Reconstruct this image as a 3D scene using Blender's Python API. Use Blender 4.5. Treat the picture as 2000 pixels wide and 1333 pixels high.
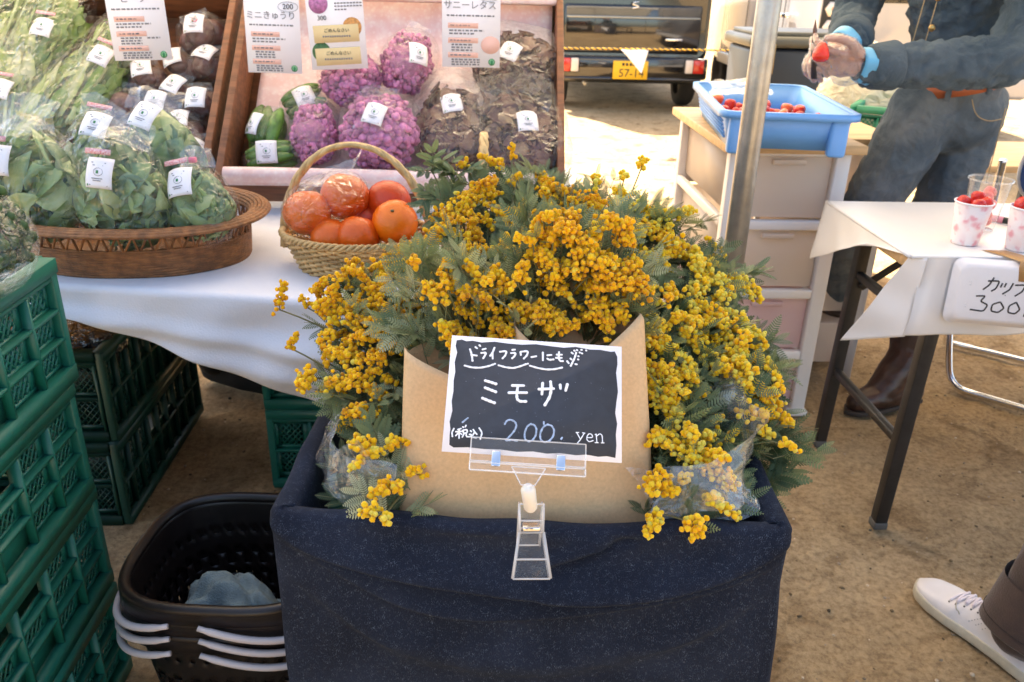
import bpy, math, random
import numpy as np
from math import sin, cos, pi, radians, sqrt, atan2
from mathutils import Matrix, Vector

random.seed(11)
rng = np.random.default_rng(11)
SC = bpy.context.scene
COL = SC.collection
for _o in list(bpy.data.objects):
    bpy.data.objects.remove(_o)

# ------------------------------------------------------------------ camera, sky, sun, exposure
cam_data = bpy.data.cameras.new('camera')
cam_data.sensor_width = 22.3
cam_data.lens = 18.0
cam_data.clip_start = 0.05
cam_data.clip_end = 500
cam_data.dof.use_dof = True
cam_data.dof.focus_distance = 0.95
cam_data.dof.aperture_fstop = 7.1
cam = bpy.data.objects.new('camera', cam_data)
COL.objects.link(cam)
SC.camera = cam
PITCH, YAW, ROLL, CAMH = radians(24), radians(2.75), radians(1.5), 1.2
_F = Vector((sin(YAW) * cos(PITCH), cos(YAW) * cos(PITCH), -sin(PITCH)))
_R0 = Vector((cos(YAW), -sin(YAW), 0))
_U0 = _R0.cross(_F)
_R = _R0 * cos(ROLL) + _U0 * sin(ROLL)
_U = _U0 * cos(ROLL) - _R0 * sin(ROLL)
cam.matrix_world = Matrix(((_R.x, _U.x, -_F.x, 0), (_R.y, _U.y, -_F.y, 0), (_R.z, _U.z, -_F.z, CAMH), (0, 0, 0, 1)))

SUN_EL, SUN_AZ = radians(50), radians(-26)          # azimuth from +Y, negative = to the left
world = bpy.data.worlds.new('World')
SC.world = world
world.use_nodes = True
wn = world.node_tree
bg = wn.nodes['Background']
sky = wn.nodes.new('ShaderNodeTexSky')
sky.sky_type = 'NISHITA'
sky.sun_disc = False
sky.sun_elevation = SUN_EL
sky.sun_rotation = SUN_AZ
sky.dust_density = 2.0
wn.links.new(sky.outputs[0], bg.inputs[0])
bg.inputs[1].default_value = 0.10
sun_data = bpy.data.lights.new('sun', 'SUN')
sun_data.energy = 5.0
sun_data.angle = radians(0.53)
sun_data.color = (1.0, 0.93, 0.80)
sun = bpy.data.objects.new('sun', sun_data)
COL.objects.link(sun)
_sd = Vector((-sin(SUN_AZ) * cos(SUN_EL), -cos(SUN_AZ) * cos(SUN_EL), -sin(SUN_EL)))   # travel direction
sun.rotation_euler = _sd.to_track_quat('-Z', 'Y').to_euler()
sun.location = (-3, 8, 10)
SC.view_settings.view_transform = 'Standard'
SC.view_settings.look = 'None'
SC.view_settings.gamma = 1
SC.view_settings.use_curve_mapping = False
SC.view_settings.exposure = 2.52
SC.view_settings.use_white_balance = True
SC.view_settings.white_balance_temperature = 7250
SC.cycles.max_bounces = 10
SC.cycles.transparent_max_bounces = 24
SC.cycles.use_denoising = True
SC.cycles.sample_clamp_indirect = 6.0

# ------------------------------------------------------------------ mesh helper
def _ico(sub):
    import bmesh
    bm = bmesh.new()
    bmesh.ops.create_icosphere(bm, subdivisions=sub, radius=1)
    v = np.array([x.co[:] for x in bm.verts]); bm.verts.ensure_lookup_table()
    f = np.array([[y.index for y in x.verts] for x in bm.faces])
    bm.free()
    return v, f
ICO = {k: _ico(k) for k in (1, 2, 3)}

def nz(P, scale=1.0, seed=0.0):
    """cheap smooth pseudo-noise in about -1..1 for arrays of points"""
    P = np.asarray(P) * scale + seed * 7.31
    x, y, z = P[..., 0], P[..., 1], P[..., 2]
    return (np.sin(x * 1.7 + 1.3 * np.sin(y * 1.1 + seed) + z * .6) + np.sin(y * 2.1 + 1.7 * np.sin(z * 1.3) + x * .4)
            + np.sin(z * 1.9 + 1.1 * np.sin(x * 1.5 + 2.0) + y * .5)) / 3

def rotm(ax=0, ay=0, az=0):
    return np.array((Matrix.Rotation(az, 3, 'Z') @ Matrix.Rotation(ay, 3, 'Y') @ Matrix.Rotation(ax, 3, 'X')))

def frame_to(d, up=(0, 0, 1)):
    """3x3 whose z column points along d"""
    d = np.asarray(d, float); d = d / np.linalg.norm(d)
    u = np.asarray(up, float)
    if abs(d @ u) > .97: u = np.array((0, 1.0, 0))
    x = np.cross(u, d); x /= np.linalg.norm(x)
    return np.stack((x, np.cross(d, x), d), 1)

class MB:
    def __init__(s):
        s.v, s.q, s.t, s.p, s.tn, s.n = [], [], [], [], [], 0
    def add(s, V, F, tint=.5):
        V = np.asarray(V, float).reshape(-1, 3)
        if isinstance(F, np.ndarray):
            (s.q if F.shape[1] == 4 else s.t).append(F + s.n)
        else:
            for f in F:
                s.p.append([i + s.n for i in f])
        s.v.append(V); s.n += len(V)
        s.tn.append(np.broadcast_to(np.asarray(tint, float), (len(V),)))
        return s
    def box(s, c, d, M=None, tint=.5, taper=None):
        h = np.asarray(d, float) / 2
        V = np.array([(x, y, z) for x in (-1, 1) for y in (-1, 1) for z in (-1, 1)], float) * h
        if taper is not None:
            V[V[:, 2] < 0, :2] *= taper
        if M is not None: V = V @ np.asarray(M).T
        F = np.array([(0, 1, 3, 2), (4, 6, 7, 5), (0, 4, 5, 1), (2, 3, 7, 6), (0, 2, 6, 4), (1, 5, 7, 3)])
        return s.add(V + np.asarray(c, float), F, tint)
    def bar(s, a, b, w, t, up=(0, 0, 1)):
        a, b = np.asarray(a, float), np.asarray(b, float)
        M = frame_to(b - a, up)
        return s.box((a + b) / 2, (w, t, np.linalg.norm(b - a)), M)
    def tube(s, pts, r, n=8, caps=True, tint=.5, flat=1.0, up=None, closed=False):
        P = np.asarray(pts, float); k = len(P)
        r = np.broadcast_to(np.asarray(r, float), (k,))
        T = np.gradient(P, axis=0) if not closed else np.roll(P, -1, 0) - np.roll(P, 1, 0)
        T = T / (np.linalg.norm(T, axis=1, keepdims=True) + 1e-12)
        ref = np.asarray(up, float) if up is not None else (np.array((0, 0, 1.)) if abs(T[0][2]) < .9 else np.array((0, 1., 0)))
        V = []
        a = np.arange(n) / n * 2 * pi
        x = None
        for i in range(k):
            if up is not None: x = np.cross(ref, T[i])
            elif x is None: x = np.cross(ref, T[i])
            else: x = x - T[i] * (x @ T[i])
            x = x / (np.linalg.norm(x) + 1e-12)
            y = np.cross(T[i], x)
            V.append(P[i] + r[i] * (np.cos(a)[:, None] * x + flat * np.sin(a)[:, None] * y))
        V = np.concatenate(V)
        i, j = np.meshgrid(np.arange(k if closed else k - 1), np.arange(n), indexing='ij')
        F = np.stack((i * n + j, i * n + (j + 1) % n, ((i + 1) % k) * n + (j + 1) % n, ((i + 1) % k) * n + j), -1).reshape(-1, 4)
        m = s.n
        s.add(V, F, tint)
        if caps and not closed:
            s.p.append([m + q for q in range(n)][::-1]); s.p.append([m + (k - 1) * n + q for q in range(n)])
        return s
    def grid(s, P, cu=False, cv=False, tint=.5):
        P = np.asarray(P, float); nu, nv = P.shape[:2]
        i, j = np.meshgrid(np.arange(nu if cu else nu - 1), np.arange(nv if cv else nv - 1), indexing='ij')
        F = np.stack((i * nv + j, ((i + 1) % nu) * nv + j, ((i + 1) % nu) * nv + (j + 1) % nv, i * nv + (j + 1) % nv), -1).reshape(-1, 4)
        t = np.asarray(tint)
        return s.add(P.reshape(-1, 3), F, t.reshape(-1) if t.ndim > 1 else tint)
    def lathe(s, prof, n=24, c=(0, 0, 0), M=None, tint=.5, wob=0, sx=1, sy=1):
        prof = np.asarray(prof, float); a = np.arange(n) / n * 2 * pi
        P = np.stack((prof[None, :, 0] * np.cos(a)[:, None] * sx, prof[None, :, 0] * np.sin(a)[:, None] * sy, np.broadcast_to(prof[None, :, 1], (n, len(prof)))), -1)
        if M is not None: P = P @ np.asarray(M).T
        return s.grid(P + np.asarray(c, float), cu=True, tint=tint)
    def ball(s, c, r, sub=2, M=None, tint=.5, amp=0, ns=1, seed=0, pw=None):
        V, F = ICO[sub]
        V = V.copy()
        if amp: V *= 1 + amp * nz(V, ns, seed)[:, None]
        V = V * np.asarray(r, float)
        if M is not None: V = V @ np.asarray(M).T
        return s.add(V + np.asarray(c, float), F, tint)
    def prism(s, poly, z0, z1, M=None, c=(0, 0, 0), tint=.5):
        poly = np.asarray(poly, float); k = len(poly)
        V = np.concatenate((np.c_[poly, np.full(k, z0)], np.c_[poly, np.full(k, z1)]))
        if M is not None: V = V @ np.asarray(M).T
        F = [list(range(k))[::-1], list(range(k, 2 * k))] + [[i, (i + 1) % k, k + (i + 1) % k, k + i] for i in range(k)]
        return s.add(V + np.asarray(c, float), F, tint)
    def build(s, name, mat, parent=None, smooth=False, bevel=0, solid=0, world=True, sub=0):
        V = np.concatenate(s.v) if s.v else np.zeros((0, 3))
        if parent is not None and world:
            Mi = np.array(parent.matrix_basis.inverted())
            pp = parent.parent
            if pp is not None: Mi = np.array((pp.matrix_basis @ parent.matrix_basis).inverted())
            V = V @ Mi[:3, :3].T + Mi[:3, 3]
        me = bpy.data.meshes.new(name)
        loops, starts, tot = [], [], 0
        for arrs, k in ((s.q, 4), (s.t, 3)):
            if arrs:
                A = np.concatenate(arrs); loops.append(A.reshape(-1)); starts.append(tot + np.arange(len(A)) * k); tot += A.size
        if s.p:
            fl = [i for f in s.p for i in f]
            st, acc = [], tot
            for f in s.p: st.append(acc); acc += len(f)
            loops.append(np.array(fl)); starts.append(np.array(st)); tot = acc
        loops = np.concatenate(loops).astype(np.int32); starts = np.concatenate(starts).astype(np.int32)
        me.vertices.add(len(V)); me.vertices.foreach_set('co', V.astype(np.float32).ravel())
        me.loops.add(len(loops)); me.loops.foreach_set('vertex_index', loops)
        me.polygons.add(len(starts)); me.polygons.foreach_set('loop_start', starts)
        me.update(calc_edges=True)
        at = me.attributes.new('tint', 'FLOAT', 'POINT'); at.data.foreach_set('value', np.concatenate(s.tn).astype(np.float32))
        me.validate()
        if smooth: me.polygons.foreach_set('use_smooth', np.ones(len(me.polygons), bool))
        o = bpy.data.objects.new(name, me)
        COL.objects.link(o)
        if mat is not None: me.materials.append(mat)
        if parent is not None: o.parent = parent
        if solid:
            m = o.modifiers.new('solid', 'SOLIDIFY'); m.thickness = solid; m.offset = 0
        if bevel:
            m = o.modifiers.new('bevel', 'BEVEL'); m.width = bevel; m.segments = 2; m.limit_method = 'ANGLE'; m.angle_limit = radians(40)
        if sub:
            m = o.modifiers.new('sub', 'SUBSURF'); m.levels = sub; m.render_levels = sub
        return o

def tag(o, label, cat, group=None, kind=None):
    o['label'] = label
    if cat: o['category'] = cat
    if group: o['group'] = group
    if kind: o['kind'] = kind
    return o
def thing(name, label, cat, loc=(0, 0, 0), rz=0, group=None, M=None):
    o = bpy.data.objects.new(name, None)
    COL.objects.link(o)
    o.empty_display_size = .05
    if M is not None: o.matrix_basis = Matrix.Translation(Vector(loc)) @ Matrix(np.asarray(M).tolist()).to_4x4()
    else:
        o.location = loc; o.rotation_euler = (0, 0, rz)
        o.matrix_basis = Matrix.Translation(Vector(loc)) @ Matrix.Rotation(rz, 4, 'Z')
    return tag(o, label, cat, group)
def kids(o): return [c for c in bpy.data.objects if c.parent == o]
def dup(o, label=None, loc=None, M=None, parent=None):
    c = o.copy(); COL.objects.link(c); c.parent = parent
    if label: c['label'] = label
    if M is not None: c.matrix_basis = Matrix.Translation(Vector(loc)) @ Matrix(np.asarray(M).tolist()).to_4x4()
    elif loc is not None: c.location = loc
    for k in kids(o): dup(k, parent=c)
    return c
def structure(o, label):
    o['kind'] = 'structure'; o['label'] = label
    return o

# ------------------------------------------------------------------ materials
class NT:
    def __init__(s, name):
        s.m = bpy.data.materials.new(name); s.m.use_nodes = True
        s.t = s.m.node_tree; s.b = s.t.nodes['Principled BSDF']; s.out = s.t.nodes['Material Output']
    def n(s, kind, **kw):
        x = s.t.nodes.new('ShaderNode' + kind)
        for k, v in kw.items():
            if k.startswith('i_'):
                key = k[2:]; x.inputs[int(key) if key.isdigit() else key].default_value = v
            else: setattr(x, k, v)
        return x
    def l(s, a, b): s.t.links.new(a, b)
    def ramp(s, fac, stops):
        r = s.n('ValToRGB'); e = r.color_ramp.elements
        while len(e) < len(stops): e.new(.5)
        for x, (p, c) in zip(e, stops): x.position = p; x.color = (*c, 1) if len(c) == 3 else c
        s.l(fac, r.inputs[0]); return r.outputs[0]
    def mix(s, fac, a, b, mode='MIX'):
        x = s.n('Mix', data_type='RGBA', blend_type=mode)
        for v, i in ((fac, 0), (a, 6), (b, 7)):
            if hasattr(v, 'links'): s.l(v, x.inputs[i])
            else: x.inputs[i].default_value = v if i == 0 else ((*v, 1) if len(v) == 3 else v)
        return x.outputs[2]
def rgb(h):
    """sRGB hex to linear"""
    c = [int(h[i:i + 2], 16) / 255 for i in (0, 2, 4)]
    return tuple((x / 12.92 if x <= .04045 else ((x + .055) / 1.055) ** 2.4) for x in c)
def pm(name, col, rough=.5, var=0.0, scale=20, bump=0.0, bscale=None, metal=0, spec=.5, tint=0, trans=0, coat=0, sheen=0, col2=None, stretch=(1, 1, 1), sss=0, detail=5):
    t = NT(name); b = t.b
    b.inputs['Roughness'].default_value = rough; b.inputs['Metallic'].default_value = metal
    b.inputs['Specular IOR Level'].default_value = spec
    b.inputs['Coat Weight'].default_value = coat; b.inputs['Sheen Weight'].default_value = sheen
    if trans: b.inputs['Transmission Weight'].default_value = trans
    if sss: b.inputs['Subsurface Weight'].default_value = sss; b.inputs['Subsurface Radius'].default_value = (.02, .01, .005); b.inputs['Subsurface Scale'].default_value = .3
    cur = None
    if var or bump:
        tc = t.n('TexCoord'); mp = t.n('Mapping', i_Scale=stretch); t.l(tc.outputs['Object'], mp.inputs[0])
    if var:
        no = t.n('TexNoise', i_Scale=scale, i_Detail=detail, i_Roughness=.6); t.l(mp.outputs[0], no.inputs[0])
        c2 = col2 if col2 else tuple(min(1, c * (1 + var)) for c in col)
        c1 = col if col2 else tuple(c * (1 - var) for c in col)
        cur = t.ramp(no.outputs[0], [(.33, c1), (.67, c2)])
    if tint:
        at = t.n('Attribute', attribute_name='tint')
        mr = t.n('MapRange', i_3=1 - tint, i_4=1 + tint); t.l(at.outputs['Fac'], mr.inputs[0])
        x = t.n('VectorMath', operation='SCALE')
        if cur is not None: t.l(cur, x.inputs[0])
        else: x.inputs[0].default_value = col
        t.l(mr.outputs[0], x.inputs[3]); cur = x.outputs[0]
    if cur is not None: t.l(cur, b.inputs['Base Color'])
    else: b.inputs['Base Color'].default_value = (*col, 1)
    if bump:
        nb = t.n('TexNoise', i_Scale=bscale or scale, i_Detail=6); t.l(mp.outputs[0], nb.inputs[0])
        bp = t.n('Bump', i_Strength=bump, i_Distance=.01); t.l(nb.outputs[0], bp.inputs['Height']); t.l(bp.outputs[0], b.inputs['Normal'])
    return t.m
def leafmat(name, stops, rough=.5, transl=.25, spec=.4, bump=.0):
    """colour from the per-piece tint attribute through a ramp, some light passing through"""
    t = NT(name); at = t.n('Attribute', attribute_name='tint')
    c = t.ramp(at.outputs['Fac'], stops)
    t.l(c, t.b.inputs['Base Color']); t.b.inputs['Roughness'].default_value = rough; t.b.inputs['Specular IOR Level'].default_value = spec
    if bump:
        tc = t.n('TexCoord'); nb = t.n('TexNoise', i_Scale=60, i_Detail=4); t.l(tc.outputs['Object'], nb.inputs[0])
        bp = t.n('Bump', i_Strength=bump, i_Distance=.01); t.l(nb.outputs[0], bp.inputs['Height']); t.l(bp.outputs[0], t.b.inputs['Normal'])
    tr = t.n('BsdfTranslucent'); t.l(c, tr.inputs[0])
    mx = t.n('MixShader', i_0=transl); t.l(t.b.outputs[0], mx.inputs[1]); t.l(tr.outputs[0], mx.inputs[2]); t.l(mx.outputs[0], t.out.inputs[0])
    return t.m
def film(name, col=(1, 1, 1), haze=.06, gloss=.12, rough=.12, crumple=.6, scale=40, tr=(1, 1, 1)):
    """thin clear plastic: mostly transparent, crumpled glossy reflections, a trace of haze"""
    t = NT(name); t.t.nodes.remove(t.b)
    tc = t.n('TexCoord'); no = t.n('TexNoise', i_Scale=scale, i_Detail=3, i_Distortion=1.2); t.l(tc.outputs['Object'], no.inputs[0])
    bp = t.n('Bump', i_Strength=crumple, i_Distance=.02); t.l(no.outputs[0], bp.inputs['Height'])
    tp = t.n('BsdfTransparent'); tp.inputs[0].default_value = (*tr, 1)
    gl = t.n('BsdfGlossy', i_Roughness=rough); t.l(bp.outputs[0], gl.inputs['Normal'])
    df = t.n('BsdfDiffuse'); df.inputs[0].default_value = (*col, 1); t.l(bp.outputs[0], df.inputs['Normal'])
    m1 = t.n('MixShader', i_0=haze); t.l(tp.outputs[0], m1.inputs[1]); t.l(df.outputs[0], m1.inputs[2])
    fr = t.n('LayerWeight', i_Blend=.5); t.l(bp.outputs[0], fr.inputs['Normal'])
    pw = t.n('Math', operation='POWER', i_1=3.0); t.l(fr.outputs['Facing'], pw.inputs[0])
    mr = t.n('MapRange', i_3=gloss * .6, i_4=min(1, gloss * 5)); t.l(pw.outputs[0], mr.inputs[0])
    m2 = t.n('MixShader'); t.l(mr.outputs[0], m2.inputs[0]); t.l(m1.outputs[0], m2.inputs[1]); t.l(gl.outputs[0], m2.inputs[2])
    t.l(m2.outputs[0], t.out.inputs[0])
    return t.m
def frosted(name, col, transp=.12, transl=.5):
    t = NT(name)
    t.b.inputs['Base Color'].default_value = (*col, 1); t.b.inputs['Roughness'].default_value = .35
    tl = t.n('BsdfTranslucent'); tl.inputs[0].default_value = (*col, 1)
    tp = t.n('BsdfTransparent'); tp.inputs[0].default_value = (*col, 1)
    m1 = t.n('MixShader', i_0=transl); t.l(t.b.outputs[0], m1.inputs[1]); t.l(tl.outputs[0], m1.inputs[2])
    m2 = t.n('MixShader', i_0=transp); t.l(m1.outputs[0], m2.inputs[1]); t.l(tp.outputs[0], m2.inputs[2])
    t.l(m2.outputs[0], t.out.inputs[0]); return t.m

MT = {}
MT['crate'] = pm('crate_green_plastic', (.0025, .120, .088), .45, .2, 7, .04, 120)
MT['crate_shaded'] = pm('crate_green_plastic_shaded', (.0015, .045, .030), .45, .15, 12, .04, 120)  # darker copy of the crate green, under-table shade put into the colour
MT['basket_plastic'] = pm('dark_brown_plastic', (.014, .009, .008), .38, .2, 30, .05, 90)
MT['handle_plastic'] = pm('grey_white_plastic', (.62, .56, .56), .4)
MT['white_cloth'] = pm('white_cotton', (.74, .74, .78), .85, .04, 6, .15, 300, sheen=.2)
MT['vinyl'] = pm('white_vinyl', (.78, .75, .72), .38, .03, 5, .12, 14)
MT['wood_box'] = pm('stained_wood', (.20, .075, .032), .55, .35, 9, .18, 40, stretch=(1, 9, 9))
MT['wood_top'] = pm('light_pine', (.58, .36, .17), .55, .22, 6, .08, 40, stretch=(1, 6, 6))
MT['wicker_brown'] = pm('brown_rattan', (.24, .095, .030), .5, .35, 50, .3, 160, tint=.45)
MT['wicker_light'] = pm('pale_willow', (.56, .36, .15), .45, .22, 60, .25, 120, tint=.35)
MT['steel'] = pm('galvanised_steel', (.40, .39, .36), .40, .12, 35, .10, 60, metal=.75)
MT['chrome'] = pm('chrome', (.75, .75, .76), .12, metal=1)
MT['black_steel'] = pm('black_painted_steel', (.016, .015, .016), .45, .3, 30, .08, 60)
MT['white_plastic'] = pm('white_plastic', (.72, .69, .68), .4, .03, 8)
MT['paper'] = pm('white_paper', (.84, .82, .86), .7, .02, 8)
MT['kraft'] = pm('kraft_paper', (.60, .39, .205), .62, .08, 260, .10, 40)
MT['film'] = film('clear_bag_film', haze=.008, gloss=.078, rough=.09, crumple=1.0, scale=38)
MT['film_heavy'] = film('hazy_bag_film', haze=.085, gloss=.14, rough=.08, crumple=.6, scale=22)
MT['acrylic'] = film('clear_acrylic', haze=.025, gloss=.02, rough=.04, crumple=0)
MT['acrylic_edge'] = film('painted_edge_glint', haze=.30, gloss=.10, rough=.05, crumple=0)  # whitish tone paints the light caught along the acrylic edges
MT['ink_green'] = pm('green_ink', (.02, .22, .08), .6)
MT['ink_grey'] = pm('grey_ink', (.20, .20, .22), .6)
MT['ink_black'] = pm('black_ink', (.02, .02, .022), .5)
MT['ink_pink'] = pm('salmon_ink', (.80, .48, .40), .6)
MT['red_tape'] = pm('red_checked_tape', (.62, .10, .13), .5, .5, 420, col2=(.85, .70, .70))
MT['skin'] = pm('skin', (.45, .22, .15), .5, .12, 40, sss=.1)
# ------------------------------------------------------------------ ground
def sand_material():
    t = NT('sandy_earth'); tc = t.n('TexCoord')
    n1 = t.n('TexNoise', i_Scale=1.6, i_Detail=6, i_Roughness=.62); n2 = t.n('TexNoise', i_Scale=70, i_Detail=8, i_Roughness=.75)
    n3 = t.n('TexVoronoi', i_Scale=330); n4 = t.n('TexNoise', i_Scale=7, i_Detail=8, i_Roughness=.65, i_Distortion=.6)
    for n in (n1, n2, n3, n4): t.l(tc.outputs['Object'], n.inputs[0])
    a = t.ramp(n1.outputs[0], [(.3, (.43, .285, .145)), (.7, (.58, .42, .245))])
    b = t.ramp(n4.outputs[0], [(.34, (.58, .54, .50)), (.48, (.95, .95, .95)), (.75, (1.10, 1.08, 1.05))])
    c = t.mix(1.0, a, b, 'MULTIPLY')
    d = t.ramp(n2.outputs[0], [(.36, (.58, .56, .54)), (.58, (1.05, 1.05, 1.05))])
    c = t.mix(1.0, c, d, 'MULTIPLY')
    g = t.ramp(n3.outputs['Distance'], [(0, (1.35, 1.32, 1.25)), (.12, (1, 1, 1)), (1, (.92, .92, .92))])
    c = t.mix(1.0, c, g, 'MULTIPLY')
    t.l(c, t.b.inputs['Base Color']); t.b.inputs['Roughness'].default_value = .92; t.b.inputs['Specular IOR Level'].default_value = .15
    ad = t.n('Math', operation='MULTIPLY_ADD', i_1=.6); t.l(n2.outputs[0], ad.inputs[0]); t.l(n4.outputs[0], ad.inputs[2])
    bp = t.n('Bump', i_Strength=1.0, i_Distance=.014); t.l(ad.outputs[0], bp.inputs['Height']); t.l(bp.outputs[0], t.b.inputs['Normal'])
    return t.m
def axis(near, far, n1, n2):
    a = np.linspace(-near, near, n1); g = near * (far / near) ** (np.arange(1, n2 + 1) / n2)
    return np.concatenate((-g[::-1], a, g))
gx, gy = axis(3.2, 90, 190, 14), axis(3.6, 110, 210, 14) + 2.8
X, Yg = np.meshgrid(gx, gy, indexing='ij')
P = np.stack((X, Yg, np.zeros_like(X)), -1)
hgt = .006 * nz(P, 5.1, 1) + .004 * nz(P, 13, 2) + .0028 * nz(P, 31, 3) + .002 * nz(P, 60, 4)
for _ in range(70):      # scuffs and footprints pressed into the loose sand
    fx, fy, fa = rng.uniform(-1.2, 2.6), rng.uniform(.6, 5.5), rng.uniform(0, pi)
    dx, dy = (X - fx) * cos(fa) + (Yg - fy) * sin(fa), -(X - fx) * sin(fa) + (Yg - fy) * cos(fa)
    q = (dx / .13) ** 2 + (dy / .05) ** 2
    hgt += -.008 * np.exp(-q) + .004 * np.exp(-(q - 1.6) ** 2 * 1.5)
fade = np.clip(1 - (np.abs(X) - 6) / 20, 0, 1)
P[..., 2] = hgt * fade - .006
g = MB().grid(P).build('ground', sand_material(), smooth=True)
structure(g, 'pale brown trodden sandy earth ground')
# loose crumbs and pebbles on the sand
mb = MB()
for _ in range(2600):
    x, y, r = rng.uniform(-1.2, 2.6), rng.uniform(.5, 5), rng.uniform(.0012, .0038) * (1 if rng.random() < .93 else 1.8)
    mb.ball((x, y, r * .3 + .002 * sin(x * 9)), (r * rng.uniform(.8, 1.4), r, r * .7), 1, rotm(0, 0, rng.uniform(0, 6)), rng.random(), .3, 3, _)
o = mb.build('pebbles', pm('pebble_grit', (.42, .32, .22), .9, tint=.75), smooth=True)
mb2_ = MB()
for _ in range(900):
    x, y, r = rng.uniform(-1.0, 2.4), rng.uniform(.7, 4.2), rng.uniform(.0015, .0045)
    mb2_.ball((x, y, r * .2), (r * rng.uniform(.8, 1.8), r, r * .6), 1, rotm(0, 0, rng.uniform(0, 6)), rng.random(), .35, 3, _)
k_ = mb2_.build('dark_clods', pm('damp_earth_crumbs', (.16, .105, .055), .95, tint=.5), smooth=True)
k_['kind'] = 'stuff'; k_['label'] = 'dark crumbs of damp earth scattered on the sand'
o['kind'] = 'stuff'; o['label'] = 'loose grit and small pebbles strewn on the sandy ground'

# ------------------------------------------------------------------ market tent (its roof is above the picture; one leg stands in it)
tent = thing('market_tent', 'market tent whose galvanised steel leg stands behind the mimosa', 'tent', (.575, 1.745, 0))
fab = NT('white_tent_fabric'); fab.b.inputs['Base Color'].default_value = (.86, .84, .80, 1); fab.b.inputs['Roughness'].default_value = .7
_tl = fab.n('BsdfTranslucent'); _tl.inputs[0].default_value = (.88, .78, .62, 1)
_mx = fab.n('MixShader', i_0=.55); fab.l(fab.b.outputs[0], _mx.inputs[1]); fab.l(_tl.outputs[0], _mx.inputs[2]); fab.l(_mx.outputs[0], fab.out.inputs[0])
TX0, TX1, TY0, TY1 = -2.9, 3.4, 1.56, 4.75
for (x, y) in ((.575, 1.745), (TX0 + .1, 1.745), (TX1 - .1, 1.745), (TX0 + .1, 4.6), (TX1 - .1, 4.6)):
    m = MB().tube([(x, y, 0.0), (x, y, 2.03)], .0243, 24)
    po = m.build('pole', MT['steel'], tent, smooth=True)
    if x == .575: po['label'] = 'galvanised steel pole with scuffed zinc surface'
    MB().lathe([(.001, .012), (.055, .012), (.06, .006), (.06, 0), (.001, 0)], 20, (x, y, 0)).build('foot_plate', MT['steel'], tent)
ny = 24
yy = np.linspace(0, 1, ny); prof = 1 - np.abs(yy * 2 - 1)
xs = np.linspace(TX0, TX1, 40)
PP = np.stack(np.broadcast_arrays(xs[:, None], (TY0 + (TY1 - TY0) * yy)[None, :], (2.05 + .85 * prof)[None, :] + .015 * np.cos((xs[:, None] - .575) * 4)), -1)
MB().grid(PP).build('roof_fabric', fab.m, tent, smooth=True)
m = MB()
for y in (TY0 + .05, (TY0 + TY1) / 2, TY1 - .05):
    z = 2.03 if y != (TY0 + TY1) / 2 else 2.86
    m.tube([(TX0 + .05, y, z), (TX1 - .05, y, z)], .019, 10)
for x in (TX0 + .1, .575, TX1 - .1):
    m.tube([(x, 1.745, 2.03), (x, (TY0 + TY1) / 2, 2.85), (x, 4.6, 2.03)], .019, 10)
m.build('roof_frame', MT['steel'], tent, smooth=True)

# ------------------------------------------------------------------ black van in the car park
BK = pm('black_car_paint', (.006, .006, .007), .12, coat=1)
GLASSD = pm('dark_window_glass', (.01, .012, .013), .03, spec=.8)
RUB = pm('tyre_rubber', (.018, .017, .016), .8, .2, 40, .15, 80)
RED = pm('red_lamp_lens', (.55, .02, .012), .15, coat=.6)
CLR = pm('clear_lamp_lens', (.70, .62, .55), .15, coat=.6)
YEL = pm('yellow_number_plate', (.85, .48, .02), .45)
DARKP = pm('black_trim_plastic', (.012, .012, .012), .5)
van = thing('parked_van', 'glossy black van with yellow number plate parked behind the stalls', 'van', (1.46, 8.25, 0))
VX0, VX1, VY = .72, 2.20, 8.30
def loft(mb, secs, closed=True):
    mb.grid(np.asarray(secs), cv=closed)
def rrect(w0, w1, z0, z1, r, n=6):
    pts = []
    for cx, cz, a0 in ((w1 - r, z0 + r, -90), (w1 - r, z1 - r, 0), (w0 + r, z1 - r, 90), (w0 + r, z0 + r, 180)):
        for k in range(n + 1):
            a = radians(a0 + 90 * k / n); pts.append((cx + r * cos(a), cz + r * sin(a)))
    return pts
secs = []
for y, in_, z0, z1, r in ((VY, .03, .50, 1.80, .10), (VY - .03, .01, .47, 1.84, .12), (VY + .02, 0, .42, 1.86, .13), (VY + .5, 0, .36, 1.88, .14), (VY + 2.6, 0, .34, 1.88, .14), (VY + 3.3, .05, .40, 1.3, .14)):
    secs.append([(x, y, z) for x, z in rrect(VX0 + in_, VX1 - in_, z0, z1, r)])
secs = [secs[0]] + secs[2:]
mb = MB(); loft(mb, secs)
mb.p.append(list(range(28))[::-1])
k = mb.n; mb.p.append(list(range(k - 28, k)))
mb.build('body', BK, van, smooth=False, bevel=.012)
MB().box((1.46, VY - .012, .74), (1.30, .05, .43)).build('tailgate', BK, van, bevel=.02)
MB().box((1.46, VY - .012, 1.36), (1.22, .03, .62)).build('rear_window', GLASSD, van, bevel=.012)
MB().box((1.46, VY - .045, .845), (1.26, .03, .018)).build('tailgate_strip', pm('satin_grey', (.35, .36, .34), .3, metal=.8), van, bevel=.006)  # pale grey satin strip across the tailgate
mb = MB(); mb.box((1.46, VY - .03, .40), (1.46, .20, .20)); mb.box((1.46, VY - .05, .30), (1.36, .17, .05))
mb.build('bumper', BK, van, bevel=.03)
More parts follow.
